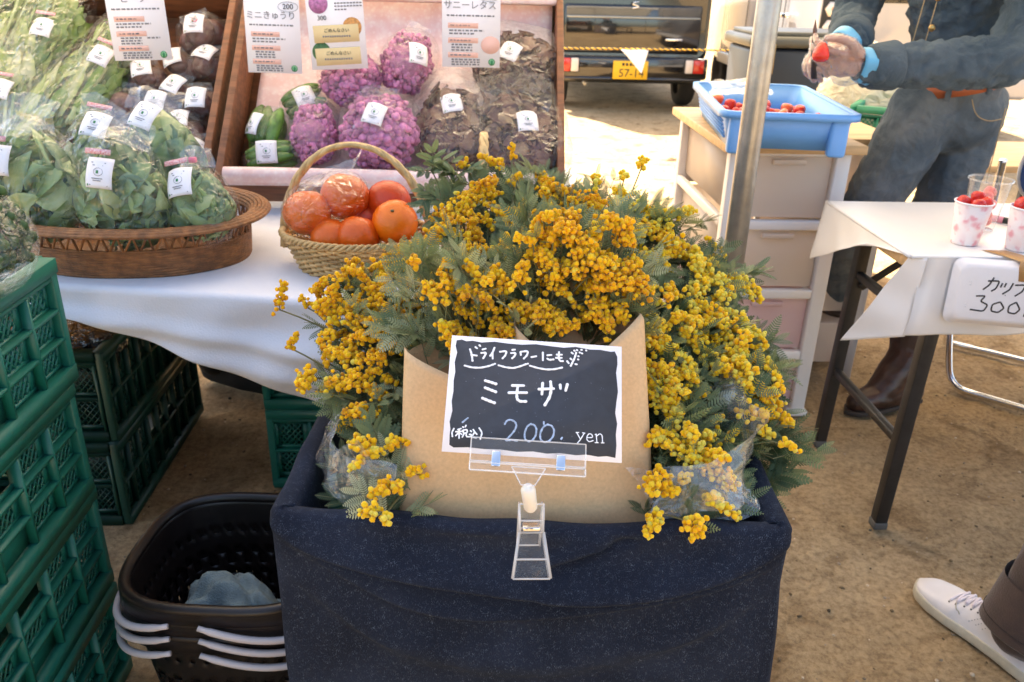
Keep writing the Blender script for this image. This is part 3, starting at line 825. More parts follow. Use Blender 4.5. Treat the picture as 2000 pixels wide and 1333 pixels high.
# ------------------------------------------------------------------ kraft paper wraps
def wrap(label, xb0, xb1, xt0, xt1, ztop, vx, vdip, back):
    t = thing('kraft_wrap', label, 'paper wrap', ((xb0 + xb1) / 2, .79, .58))
    yb, lean = .772, .47
    n = 64; rows = []
    for i in range(n):
        a = i / n; front = a < .5
        f = a * 2 if front else 2 - a * 2               # 0..1 left to right on both faces
        if front:
            top = ztop - vdip * (f / vx if f < vx else (1 - f) / (1 - vx)) - (.018 * (1 - f) if xb0 > 0 else 0)
        else:
            top = ztop - .012 + back * (1 - abs(f - .62) / .62 if f < .62 else 1 - (f - .62) / .38)
        r = []
        for v in np.linspace(0, 1, 22):
            z = .615 + (top - .615) * v
            k = (z - .62) / (ztop - .62)
            x = (xb0 + (xt0 - xb0) * k) * (1 - f) + (xb1 + (xt1 - xb1) * k) * f
            bul = sqrt(max(0, 1 - (2 * f - 1) ** 2))
            y = yb + lean * max(0, z - .62)
            y += (-(.003 + .020 * max(0, k)) * bul) if front else ((.030 + .040 * max(0, k)) * bul)
            pt = np.array((x, y, z))
            pt[1] += .0022 * nz(pt, 26, xb0 * 9) + .0012 * nz(pt, 70, 2) * (1 if k < .3 else .4)
            r.append(pt)
        rows.append(r)
    MB().grid(np.array(rows), cu=True).build('paper_sheet', MT['kraft'], t, smooth=True, solid=.0006)
    return t
wrap('left kraft paper wrap of mimosa, half behind the chalkboard card', -.085, .066, -.081, .050, .807, .62, .030, .0)
wrap('right kraft paper wrap of mimosa with a deep notched top', .050, .206, .043, .193, .851, .42, .055, .028)

# ------------------------------------------------------------------ mimosa
CH = [(-0.03,1.144,0.889,0.021,1.179,0.908,0.0176),(0.097,1.208,0.923,0.113,1.162,0.899,0.0149),(0.05,1.2,0.919,0.057,1.192,0.915,0.0075),(0.132,1.151,0.893,0.178,1.161,0.898,0.0191),(0.207,1.184,0.91,0.211,1.177,0.906,0.009),(0.083,1.133,0.884,0.069,1.096,0.864,0.0114),(-0.063,1.109,0.871,-0.03,1.101,0.867,0.0099),(-0.037,1.141,0.888,-0.043,1.12,0.877,0.0086),(-0.004,1.114,0.873,0.002,1.093,0.862,0.0099),(0.097,0.919,0.93,0.115,0.915,0.92,0.0094),(-0.122,1.062,0.842,-0.056,1.089,0.86,0.0125),(-0.139,1.021,0.817,-0.126,1.008,0.812,0.0107),(-0.018,1.075,0.853,0.076,1.06,0.845,0.0152),(-0.056,1.051,0.84,-0.038,1.01,0.818,0.0121),(0.075,0.907,0.903,0.086,0.896,0.881,0.0106),(0.017,1.034,0.831,0.055,1.019,0.823,0.0122),(-0.216,1.037,0.806,-0.178,1.044,0.821,0.0102),(-0.193,1.014,0.801,-0.147,0.966,0.787,0.0105),(-0.185,0.971,0.781,-0.176,0.978,0.787,0.0052),(-0.177,0.998,0.797,-0.121,0.993,0.805,0.0132),(-0.1,1.021,0.822,-0.025,1.015,0.821,0.0147),(-0.123,0.992,0.804,-0.082,0.957,0.79,0.0117),(-0.057,0.892,0.872,-0.04,0.883,0.853,0.0094),(-0.036,0.871,0.828,-0.017,0.856,0.796,0.0117),(-0.156,0.945,0.774,-0.108,0.946,0.782,0.0127),(-0.107,0.94,0.779,-0.061,0.922,0.772,0.0114),(-0.127,0.924,0.768,-0.08,0.926,0.773,0.0113),(-0.179,0.887,0.738,-0.138,0.889,0.748,0.0159),(-0.178,0.937,0.764,-0.148,0.915,0.76,0.0101),(-0.15,0.848,0.724,-0.133,0.847,0.726,0.0095),(-0.134,0.814,0.708,-0.123,0.803,0.704,0.0116),(-0.108,0.753,0.679,-0.092,0.757,0.683,0.01),(-0.116,0.734,0.669,-0.096,0.73,0.669,0.0098),(-0.087,0.763,0.687,-0.08,0.756,0.683,0.0067),(0.111,0.915,0.921,0.13,0.897,0.883,0.0177),(0.13,0.907,0.904,0.162,0.891,0.869,0.0201),(0.213,1.101,0.865,0.311,1.174,0.886,0.0132),(0.224,1.127,0.878,0.281,1.093,0.851,0.0158),(0.229,1.071,0.848,0.292,1.089,0.846,0.0099),(0.148,0.891,0.869,0.187,0.894,0.877,0.0142),(0.053,0.901,0.892,0.048,0.892,0.871,0.0094),(0.078,0.876,0.838,0.041,0.881,0.849,0.0094),(0.063,0.875,0.836,0.113,0.871,0.828,0.0118),(0.136,0.882,0.851,0.155,0.868,0.821,0.0118),(0.163,0.882,0.851,0.169,0.874,0.835,0.0071),(0.086,0.869,0.822,0.1,0.872,0.829,0.0082),(0.323,1.082,0.834,0.282,1.004,0.803,0.0139),(0.324,1.055,0.82,0.335,1.038,0.807,0.0168),(0.361,1.067,0.813,0.387,1.055,0.795,0.0128),(0.295,1.002,0.8,0.323,0.982,0.781,0.0148),(0.268,0.97,0.788,0.296,0.917,0.754,0.0143),(0.238,0.967,0.792,0.216,0.93,0.774,0.013),(0.218,0.904,0.76,0.239,0.892,0.752,0.0138),(0.325,0.94,0.758,0.36,0.945,0.748,0.0157),(0.342,0.931,0.748,0.325,0.905,0.739,0.0116),(0.3,0.925,0.757,0.307,0.914,0.75,0.0103),(0.259,0.906,0.756,0.266,0.901,0.752,0.0076),(0.227,0.88,0.747,0.231,0.842,0.726,0.0134),(0.351,0.907,0.731,0.381,0.899,0.715,0.0102),(0.334,0.867,0.717,0.383,0.876,0.702,0.0125),(0.342,0.848,0.704,0.351,0.844,0.699,0.0074),(0.326,1.012,0.796,0.355,0.997,0.778,0.0095),(0.21,0.817,0.715,0.218,0.811,0.711,0.0106),(0.24,0.812,0.709,0.245,0.786,0.695,0.014),(0.249,0.795,0.699,0.285,0.77,0.679,0.015),(0.197,0.761,0.686,0.213,0.756,0.682,0.0158),(0.259,0.751,0.674,0.285,0.737,0.661,0.009),(0.196,0.728,0.668,0.184,0.709,0.659,0.0087),(0.231,0.724,0.664,0.237,0.711,0.656,0.011),(0.22,0.801,0.706,0.23,0.806,0.708,0.007),(0.018,0.871,0.828,0.042,0.867,0.818,0.0082),(0.003,0.888,0.863,0.015,0.881,0.85,0.007),(0.326,0.971,0.774,0.333,0.951,0.761,0.0093),(0.202,0.887,0.753,0.219,0.852,0.733,0.011),(-0.096,1.052,0.839,-0.065,1.055,0.842,0.0096),(0.172,1.124,0.879,0.193,1.115,0.874,0.0086),(0.174,0.902,0.894,0.192,0.885,0.856,0.0107),(0.039,1.14,0.887,0.05,1.122,0.878,0.0072),(0.253,1.029,0.823,0.265,1.015,0.813,0.0054),(0.047,0.914,0.919,0.065,0.912,0.914,0.0059),(-0.163,1.043,0.824,-0.143,1.051,0.832,0.0095)]
POLY = [(-0.216, 1.059), (-0.203, 1.1), (-0.136, 1.113), (-0.096, 1.162), (-0.089, 1.24), (-0.024, 1.245), (0.011, 1.22), (0.099, 1.237), (0.206, 1.215), (0.247, 1.172), (0.30, 1.18), (0.288, 1.096), (0.346, 1.121), (0.40, 1.097), (0.404, 1.048), (0.353, 0.98), (0.393, 0.939), (0.398, 0.902), (0.373, 0.841), (0.315, 0.844), (0.286, 0.844), (0.285, 0.78), (0.25, 0.74), (0.185, 0.735), (0.211, 0.81), (0.175, 0.939), (-0.018, 0.896), (-0.076, 0.75), (-0.12, 0.752), (-0.135, 0.814), (-0.155, 0.88), (-0.184, 0.905), (-0.185, 0.961)]
def inside(x, y):
    c = False; n = len(POLY)
    for i in range(n):
        (x1, y1), (x2, y2) = POLY[i], POLY[i - 1]
        if (y1 > y) != (y2 > y) and x < (x2 - x1) * (y - y1) / (y2 - y1) + x1: c = not c
    return c
def mz(x, y): return .685 + .53 * (y - .8) - 1.1 * max(0, abs(x - .06) - .12) ** 2
# one pinna: midrib with a comb of narrow leaflets, unit length along +x, lying in the xy plane
def pinna(nl, wid, lw):
    V, F = [], []
    for k in range(nl):
        f = (k + .7) / (nl + .4); w = wid * sin(pi * min(1, .16 + .86 * f)) ** .6 * (1 if f < .85 else .8)
        for s in (-1, 1):
            sw = .35 * w; h = lw / 2
            b = len(V)
            z = .10 * w
            V += [(f - h, .006 * s, 0), (f + h, .006 * s, 0), (f + h * 1.25 + sw * .75, s * w * .62, z), (f + sw + h * .4, s * w, z * .8), (f - h * .9 + sw * .6, s * w * .62, z)]
            F.append((b, b + 1, b + 2, b + 3, b + 4) if s > 0 else (b, b + 4, b + 3, b + 2, b + 1))
    return np.array(V), F
PIN = [pinna(11, .20, .046), pinna(10, .22, .052), pinna(13, .18, .038), pinna(9, .23, .090)]
def pinna_arrays(k):
    V, F = PIN[k]
    q = np.array([(f[0], f[1], f[2], f[4]) for f in F]); t_ = np.array([(f[2], f[3], f[4]) for f in F])
    return V, q, t_
PA = [pinna_arrays(k) for k in range(4)]
def add_leaf(ml, ms, p, d, up, L, kind, tint):
    """bipinnate leaf: a rachis from p along d with pinnae on both sides"""
    d = d / np.linalg.norm(d); x = np.cross(up, d); x /= np.linalg.norm(x) + 1e-9; u = np.cross(d, x)
    np_ = int(rng.integers(3, 6)); droop = rng.uniform(-.25, .5)
    pts = [p + d * L * s_ - u * droop * L * s_ * s_ * .5 for s_ in np.linspace(0, 1, 5)]
    ms.tube(pts, np.linspace(.0008, .0004, 5), 4, caps=False, tint=.55 + .3 * rng.random())
    V, q, t_ = PA[kind]
    for k in range(np_):
        s_ = .28 + .72 * k / max(1, np_ - 1)
        o_ = p + d * L * s_ - u * droop * L * s_ * s_ * .5
        pl = L * rng.uniform(.55, .8) * (1 if k < np_ - 1 else .85)
        for sd in (-1, 1):
            a = rng.uniform(.55, 1.05) if k < np_ - 1 else rng.uniform(.25, .6)
            e = cos(a) * d + sd * sin(a) * x + rng.normal(0, .22) * u; e /= np.linalg.norm(e)
            n_ = u + rng.normal(0, .35) * x + rng.normal(0, .2) * d; n_ -= e * (n_ @ e); n_ /= np.linalg.norm(n_)
            w_ = np.cross(n_, e)
            bend = V[:, 0] ** 2 * rng.uniform(-.3, .15)
            W = o_ + pl * (V[:, :1] * e + V[:, 1:2] * w_ + (V[:, 2:] + bend[:, None]) * n_)
            tt = np.clip(tint + rng.normal(0, .07), 0, 1)
            ml.add(W, q, tt); ml.add(np.zeros((0, 3)), t_ - len(V), tt)
            ms.tube([o_, o_ + pl * .98 * (e + n_ * bend.min() * .9)], .0004, 3, caps=False, tint=.8)
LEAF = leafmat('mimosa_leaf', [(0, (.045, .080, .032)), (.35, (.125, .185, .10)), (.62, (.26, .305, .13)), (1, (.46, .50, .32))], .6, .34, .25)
STEM = leafmat('mimosa_stem', [(0, (.06, .07, .03)), (.6, (.16, .15, .06)), (1, (.30, .30, .17))], .6, .0)
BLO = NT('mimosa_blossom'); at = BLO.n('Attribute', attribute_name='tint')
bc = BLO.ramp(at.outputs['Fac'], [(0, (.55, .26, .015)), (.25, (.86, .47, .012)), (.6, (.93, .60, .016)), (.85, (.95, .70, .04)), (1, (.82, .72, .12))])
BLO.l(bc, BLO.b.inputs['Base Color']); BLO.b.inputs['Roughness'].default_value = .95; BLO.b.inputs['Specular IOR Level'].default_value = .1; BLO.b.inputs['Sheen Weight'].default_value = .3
tl_ = BLO.n('BsdfTranslucent'); BLO.l(bc, tl_.inputs[0]); mx_ = BLO.n('MixShader', i_0=.38); BLO.l(BLO.b.outputs[0], mx_.inputs[1]); BLO.l(tl_.outputs[0], mx_.inputs[2]); BLO.l(mx_.outputs[0], BLO.out.inputs[0])
BLO = BLO.m
# smaller side racemes beside the main ones
for c in list(CH):
    for _ in range(2):
        o_ = rng.normal(0, 1, 3) * np.array((.030, .026, .006)); o_[2] += .5 * o_[1] + .004
        a_, b_ = np.array(c[:3]) + o_, np.array(c[:3]) + o_ + rng.normal(0, .016, 3)
        if (a_[1] > 1.05 and a_[0] < -.05) or a_[0] > .37: continue
        if a_[1] < .79 or (a_[1] < .90 and -.09 < a_[0] < .21 and a_[1] < .80 + .47 * (a_[2] - .655)): continue
        CH.append((*a_, *b_, c[6] * rng.uniform(.35, .7)))
for _ in range(60):
    x_ = rng.uniform(-.07, .19); z_ = rng.uniform(.80, .885) if x_ < .05 else rng.uniform(.83, .93)
    p_ = np.array((x_, .805 + .47 * (z_ - .655), z_)); CH.append((*p_, *(p_ + rng.normal(0, .014, 3)), rng.uniform(.004, .010)))
for _ in range(210):
    x_, y_ = rng.uniform(-.21, .40), rng.uniform(.76, 1.24)
    if not inside(x_, y_) or (y_ > 1.05 and x_ < -.03) or x_ > .37 or x_ < -.19: continue
    p_ = np.array((x_, y_, mz(x_, y_) + rng.uniform(.008, .03))); q_ = p_ + rng.normal(0, .018, 3)
    CH.append((*p_, *q_, rng.uniform(.003, .007)))
# group the flower chains into sprays by nearness
cen = np.array([((c[0] + c[3]) / 2, (c[1] + c[4]) / 2, (c[2] + c[5]) / 2) for c in CH])
NS = 26
seed_i = [0]
for _ in range(NS - 1):
    dd = np.min([np.linalg.norm(cen - cen[i], axis=1) for i in seed_i], axis=0); seed_i.append(int(dd.argmax()))
ctr = cen[seed_i].copy()
for _ in range(12):
    lab = np.argmin(np.linalg.norm(cen[:, None] - ctr[None], axis=2), axis=1)
    for k in range(NS):
        if (lab == k).any(): ctr[k] = cen[lab == k].mean(0)
def in_wrap(c): return -.06 < c[0] < .195 and abs(c[1] - .79 - .47 * (c[2] - .655)) < .02
leafpts = []
tries = 0
while len(leafpts) < 1150 and tries < 20000:
    tries += 1
    x, y = rng.uniform(-.22, .41), rng.uniform(.73, 1.25)
    if y > 1.05 and x < -.02 + .25 * (y - 1.05): continue
    if x > .365 or x < -.168 - .12 * (y - 1.0): continue
    if inside(x, y):
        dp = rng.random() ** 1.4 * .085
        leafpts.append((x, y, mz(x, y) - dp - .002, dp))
for _ in range(230):          # sprays standing in the two wraps
    x = rng.uniform(-.075, .19); z = rng.uniform(.765, .875) if x < .05 else rng.uniform(.79, .925)
    leafpts.append((x, .832 + .47 * (z - .655) + rng.uniform(-.004, .045), z - .006, rng.uniform(0, .03)))
leafpts = np.array(leafpts)
near = np.argmin(np.linalg.norm(leafpts[:, None, :3] - ctr[None], axis=2), axis=1)
# labels by what each spray stands beside
def spray_words(c):
    if in_wrap(c): return 'golden mimosa spray standing in a kraft paper wrap', 'mimosa in the wraps'
    if c[0] < -.06 and c[1] < .93: return 'mimosa spray drooping over the left rim beside the kraft', 'mimosa over the left rim'
    if c[0] > .17 and c[1] < .86: return 'bright yellow mimosa spray at the front right denim corner', 'mimosa at the front right'
    if c[0] > .17: return 'mimosa spray leaning right towards the white drawers', 'mimosa leaning right'
    if c[1] > 1.10: return 'mimosa spray with bluish leaves at the back of the bunch', 'mimosa at the back'
    if c[0] < .0: return 'mimosa spray reaching left in front of the orange basket', 'mimosa reaching left'
    return 'mimosa spray in the middle of the bunch', 'mimosa in the middle'
WORDS = {k: spray_words(ctr[k]) for k in range(NS) if (lab == k).any()}
def order_words(k, lbl, grp):
    """place among its neighbours, read from left to right or front to back"""
    mem = [q for q in WORDS if WORDS[q][1] == grp]
    if len(mem) < 2: return lbl
    ax = 1 if 'right' in grp or 'left' in grp else 0
    mem.sort(key=lambda q: ctr[q][ax]); i = mem.index(k)
    far, near_ = ('backmost', 'frontmost') if ax else ('rightmost', 'leftmost')
    if i == 0: w = near_
    elif i == len(mem) - 1: w = far
    else: w = ('', 'second', 'third', 'fourth', 'fifth', 'sixth', 'seventh', 'eighth', 'ninth')[i] + (' from the front' if ax else ' from the left')
    return lbl + ', ' + w
def stem_curve(a, b, lift, n=9):
    a, b = np.asarray(a, float), np.asarray(b, float); m = (a + b) / 2 + np.array((0, 0, lift))
    t = np.linspace(0, 1, n)[:, None]
    return (1 - t) ** 2 * a + 2 * t * (1 - t) * m + t * t * b
for k in range(NS):
    ids = np.nonzero(lab == k)[0]
    if not len(ids): continue
    c = ctr[k]; lbl, grp = spray_words(c)
    lbl = order_words(k, lbl, grp)
    base = np.array((.06 + (c[0] - .06) * .35, min(1.06, max(.83, .96 + (c[1] - .96) * .25)), .575))
    sp = thing('mimosa_spray', lbl, 'mimosa', base, 0, grp)
    ms, ml, mf = MB(), MB(), MB()
    hub = base + (c - base) * .72 + np.array((0, 0, -.015))
    ms.tube(stem_curve(base, hub, .03), np.linspace(.0038, .0022, 9), 7, tint=.25)
    out = np.array((c[0] - .06, (c[1] - .95) * .8, .16)); out /= np.linalg.norm(out)
    warm = np.clip(.5 + (.95 - abs(c[1] - .98) * 4) * .0, 0, 1)
    for i in ids:
        p, q, w = np.array(CH[i][:3]), np.array(CH[i][3:6]), CH[i][6]
        L = np.linalg.norm(q - p)
        if np.linalg.norm(p - hub) > np.linalg.norm(q - hub): p, q = q, p
        ms.tube(stem_curve(hub, p, .01, 6), np.linspace(.0016, .001, 6), 5, caps=False, tint=.5)
        ax = stem_curve(p, q, .008, 7)
        ms.tube(ax, .0008, 4, caps=False, tint=.7)
        w *= 1.5; n = int(9 + (L * 2 * w + pi * w * w * .8) / 2.5e-5)
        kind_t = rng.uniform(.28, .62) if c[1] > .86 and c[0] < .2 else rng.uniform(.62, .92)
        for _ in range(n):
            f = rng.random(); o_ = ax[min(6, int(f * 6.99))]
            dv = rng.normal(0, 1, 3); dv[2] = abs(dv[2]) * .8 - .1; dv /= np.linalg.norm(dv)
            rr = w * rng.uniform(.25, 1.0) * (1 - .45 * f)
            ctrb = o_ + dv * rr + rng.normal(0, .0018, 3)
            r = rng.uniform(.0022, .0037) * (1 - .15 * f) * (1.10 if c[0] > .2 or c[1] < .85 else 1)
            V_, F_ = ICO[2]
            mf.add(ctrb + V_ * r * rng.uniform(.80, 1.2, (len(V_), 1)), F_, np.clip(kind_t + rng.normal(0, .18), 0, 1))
            if rng.random() < .4: ms.tube([o_, ctrb], .0004, 3, caps=False, tint=.8)
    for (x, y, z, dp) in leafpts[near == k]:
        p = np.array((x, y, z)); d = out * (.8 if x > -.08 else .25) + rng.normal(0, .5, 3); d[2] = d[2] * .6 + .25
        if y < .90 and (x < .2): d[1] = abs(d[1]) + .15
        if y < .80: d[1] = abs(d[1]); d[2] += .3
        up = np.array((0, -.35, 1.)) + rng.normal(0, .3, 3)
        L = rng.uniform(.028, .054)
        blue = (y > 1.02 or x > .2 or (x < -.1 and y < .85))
        tint = np.clip((.40 if blue else .62) + rng.normal(0, .17) - dp * 2.5, 0, 1)  # leaves deeper in the bunch tinted darker, shade put into the colour
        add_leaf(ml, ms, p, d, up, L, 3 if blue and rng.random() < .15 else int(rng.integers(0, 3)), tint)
        if rng.random() < .5: ms.tube(stem_curve(hub, p, .005, 5), .0009, 4, caps=False, tint=.4)
    o = ms.build('stem', STEM, sp, smooth=True); o['kind'] = 'stuff'
    if ml.n: o = ml.build('foliage', LEAF, sp); o['kind'] = 'stuff'
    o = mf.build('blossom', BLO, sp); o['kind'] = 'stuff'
# one leafy twig rising at the back left in front of the display box
sp = thing('mimosa_spray', 'bare leafy mimosa twig rising in front of the purple cauliflower', 'mimosa', (-.02, 1.16, .80))
ms, ml = MB(), MB()
for q in (np.array((-.085, 1.25, .955)), np.array((-.035, 1.26, .945)), np.array((-.065, 1.22, .905)), np.array((-.01, 1.24, .93))):
    ax = stem_curve((-.01, 1.14, .78), q, .05, 9); ms.tube(ax, np.linspace(.002, .0007, 9), 5, tint=.4)
    for _ in range(7):
        f = rng.uniform(.35, 1); add_leaf(ml, ms, ax[int(f * 8)], rng.normal(0, .6, 3) + np.array((-.4, 0, .1)), np.array((0, -.4, 1.)), rng.uniform(.025, .042), 3, rng.uniform(.25, .6))
o = ms.build('stem', STEM, sp, smooth=True); o['kind'] = 'stuff'
o = ml.build('foliage', LEAF, sp); o['kind'] = 'stuff'

# ------------------------------------------------------------------ chalkboard price card
LT = {'head':[[[-70.8,49.2],[-68.3,43.1],[-67.1,35.8]],[[-69.1,42.8],[-62.9,42.3]],[[-65.2,52.1],[-63.3,50.6]],[[-61.1,54.6],[-60.1,53.4]],[[-57.5,49.7],[-54.1,50.9]],[[-58.6,45.6],[-53.2,46.6],[-54.8,42.2],[-56.1,39.6]],[[-44.9,52.8],[-46.3,47.7],[-48.9,42.9]],[[-46.7,45.8],[-46.0,39.9]],[[-39.0,48.4],[-31.7,49.9],[-32.8,44.8],[-35.8,40.9]],[[-26.0,51.5],[-23.0,52.1]],[[-27.2,47.7],[-22.0,48.6],[-23.0,44.6],[-25.7,41.8]],[[-17.1,49.9],[-16.5,46.2]],[[-16.9,50.0],[-9.1,51.7],[-9.8,46.7],[-13.3,42.4]],[[-5.3,44.7],[0.0,46.1]],[[6.7,51.1],[7.1,41.8]],[[11.5,48.0],[16.0,48.8]],[[11.6,44.3],[13.9,42.9],[18.5,43.8]],[[23.9,52.8],[23.6,45.4],[25.4,42.4],[28.5,42.6]],[[21.4,49.6],[27.1,49.9]],[[20.7,45.8],[27.0,46.2]],[[42.3,53.4],[40.7,47.1],[38.4,41.4],[36.7,37.6]],[[32.8,42.9],[34.6,40.5]],[[36.2,46.2],[37.4,45.0]],[[37.2,53.1],[38.9,51.9]],[[42.8,56.5],[43.5,56.1]],[[47.4,57.1],[48.3,56.9]],[[52.6,56.8],[53.2,56.5]],[[48.1,53.1],[48.9,52.8]],[[44.4,49.4],[45.1,49.2]],[[44.2,45.7],[44.9,45.5]],[[41.5,40.1],[43.2,39.9]],[[40.0,55.7],[40.8,55.2]],[[45.8,54.0],[46.3,53.5]],[[-75.1,30.1],[-67.4,28.4],[-58.2,28.7],[-50.3,31.0],[-44.8,33.5]],[[-43.7,34.2],[-43.0,34.3]],[[-39.5,32.9],[-32.0,31.2],[-23.9,30.7],[-17.2,33.1],[-10.4,36.4]],[[-9.0,36.8],[-8.4,36.9]],[[-6.4,34.8],[2.3,32.7],[11.5,31.7],[19.5,32.6],[27.9,35.2]]],'title':[[[-52.4,14.7],[-46.3,13.3],[-40.5,11.7]],[[-52.1,6.9],[-46.3,4.9],[-40.2,2.9]],[[-54.1,-4.8],[-47.7,-7.1],[-40.8,-9.3]],[[-24.0,11.2],[-11.7,12.0]],[[-27.1,3.0],[-8.3,4.4]],[[-18.0,11.0],[-18.7,2.0],[-18.1,-3.3],[-15.1,-5.7],[-8.6,-5.3]],[[3.9,9.1],[19.6,10.8]],[[7.8,16.3],[7.5,3.7]],[[16.0,18.6],[17.1,9.7],[15.8,1.3],[10.8,-8.2]],[[26.2,15.7],[26.7,11.3]],[[33.8,16.8],[32.1,9.5]]],'tax':[[[-80.5,-39.5],[-82.3,-43.6],[-81.4,-48.1]],[[-55.1,-37.2],[-51.7,-42.1],[-53.1,-49.0]],[[-76.5,-40.4],[-73.3,-39.0]],[[-78.5,-42.8],[-71.9,-41.8]],[[-75.2,-39.7],[-74.6,-49.4]],[[-75.7,-43.8],[-78.2,-47.0]],[[-74.6,-43.7],[-72.2,-45.2]],[[-71.8,-37.2],[-70.9,-37.7]],[[-68.6,-35.3],[-69.2,-37.0]],[[-71.1,-40.6],[-67.1,-39.7],[-66.8,-43.2],[-70.7,-43.8],[-71.1,-40.6]],[[-69.8,-43.9],[-71.4,-48.0]],[[-67.9,-43.8],[-67.3,-47.2],[-64.3,-47.2]],[[-63.7,-40.7],[-62.5,-41.7]],[[-64.5,-44.7],[-62.3,-44.6],[-63.1,-47.5],[-57.0,-47.8]],[[-61.0,-39.3],[-58.5,-42.6],[-56.8,-44.2]],[[-59.2,-41.5],[-61.1,-45.6]]],'price':[[[-29.3,-31.5],[-27.3,-27.3],[-23.5,-26.1],[-19.0,-27.9],[-17.1,-31.8],[-18.5,-37.0],[-23.1,-43.6],[-28.2,-49.0],[-21.7,-47.7],[-15.6,-48.2]],[[-2.3,-29.1],[-6.5,-32.2],[-8.7,-39.8],[-8.1,-46.0],[-4.7,-48.3],[-0.3,-47.1],[3.0,-41.3],[3.5,-33.8],[0.6,-29.8],[-3.3,-29.7]],[[14.9,-28.5],[10.0,-31.7],[7.3,-38.7],[7.6,-44.9],[11.2,-48.0],[16.7,-46.5],[20.8,-41.2],[21.7,-34.3],[18.8,-29.4],[13.8,-29.1]],[[-72.5,-32.4],[-67.3,-27.4]],[[10.6,-26.1],[10.7,-28.8]],[[28.8,-43.5],[29.9,-41.7]]],'yen':[[[44.8,-35.6],[48.5,-42.1]],[[52.3,-35.7],[48.5,-42.7],[45.3,-46.8]],[[43.9,-35.3],[46.8,-35.1]],[[50.5,-35.2],[53.1,-35.4]],[[55.0,-40.0],[61.3,-39.6],[60.2,-36.2],[57.4,-35.5],[55.3,-38.3],[55.0,-42.2],[57.6,-44.5],[61.6,-42.7]],[[64.6,-36.0],[65.5,-44.3]],[[63.6,-44.8],[67.0,-44.6]],[[65.2,-37.6],[68.4,-34.8],[70.9,-36.7],[71.2,-44.3]],[[69.9,-44.6],[72.8,-44.4]],[[63.5,-36.3],[64.8,-35.7]]],'panel':[[-85.6,58.4],[-80.4,59.7],[-75.0,58.0],[-68.7,59.2],[-59.2,57.8],[-45.3,59.7],[-31.3,58.7],[-16.2,58.4],[-1.2,60.0],[12.8,59.0],[29.0,58.1],[41.6,60.0],[56.6,58.0],[68.1,58.4],[79.5,57.0],[83.5,57.7],[86.2,51.9],[86.4,43.3],[85.0,33.4],[86.2,21.4],[87.0,11.9],[85.3,0.0],[84.2,-11.7],[86.2,-23.1],[84.8,-34.6],[85.5,-45.8],[84.4,-59.4],[75.6,-58.1],[67.0,-59.3],[55.1,-57.9],[44.3,-59.2],[28.0,-58.1],[15.0,-59.5],[0.7,-58.1],[-15.6,-59.6],[-32.1,-58.3],[-48.5,-58.9],[-65.1,-58.1],[-79.3,-59.3],[-83.9,-56.8],[-84.4,-46.1],[-84.1,-40.3],[-85.6,-32.4],[-83.8,-20.6],[-85.3,-10.1],[-84.4,0.6],[-85.1,12.6],[-84.2,22.4],[-85.7,33.3],[-84.0,44.6],[-86.2,52.0]]}
CC = np.array((.0614, .7587, .7978)); CM = rotm(radians(42.15), radians(2.66), radians(-2.55))
def C3(a, b, n=0): return CC + CM @ np.array((a, b, n))
card = thing('price_card', 'white edged black chalkboard card lettered in white, held before the mimosa', 'sign', CC, M=CM)
MB().box(CC, (.182, .128, .0008), CM).build('card_sheet', MT['paper'], card)
MB().prism(np.array(LT['panel']) / 1000, .0005, .0009, CM, CC).build('black_panel', pm('chalkboard_print', (.030, .036, .050), .75, .12, 60, .03, 200), card)
CHALK = pm('white_marker', (.86, .86, .88), .7); SOFT = pm('worn_chalk_pen', (.34, .42, .55), .8, .35, 300)
for key, w, mat in (('head', .00105, CHALK), ('title', .0015, CHALK), ('tax', .0008, CHALK), ('price', .00095, SOFT), ('yen', .00052, CHALK)):
    mb = MB()
    for s_ in LT[key]:
        p = np.array(s_, float) / 1000
        if len(p) > 2:      # round the corners of the hand drawn line
            tt = np.linspace(0, len(p) - 1, len(p) * 5)
            p = np.stack((np.interp(tt, np.arange(len(p)), p[:, 0]), np.interp(tt, np.arange(len(p)), p[:, 1])), -1)
            for _ in range(3): p[1:-1] = (p[:-2] + 2 * p[1:-1] + p[2:]) / 4
        e0, e1 = p[0] - p[1], p[-1] - p[-2]
        e0 = e0 / (np.linalg.norm(e0) + 1e-9); e1 = e1 / (np.linalg.norm(e1) + 1e-9)
        p = np.concatenate(([p[0] + e0 * w * .8, p[0] + e0 * w * .4], p, [p[-1] + e1 * w * .4, p[-1] + e1 * w * .8]))
        r = np.full(len(p), w) * (1 + .12 * np.sin(np.arange(len(p)) * 1.3)); r[0] = r[-1] = w * .3; r[1] = r[-2] = w * .85
        mb.tube([C3(a, b, .0009) for a, b in p], r, 8, flat=.3, up=CM[:, 2])
    mb.build({'head': 'heading_lettering', 'title': 'title_lettering', 'tax': 'tax_note_lettering', 'price': 'price_lettering', 'yen': 'yen_lettering'}[key], mat, card, smooth=True)
mb = MB()
for _ in range(60): mb.ball(C3(rng.uniform(-.075, .075), rng.uniform(-.055, .03), .0009), (.0003 * rng.uniform(.5, 1.6), .0002, .0001), 1, CM)
mb.build('chalk_flecks', SOFT, card)['kind'] = 'stuff'

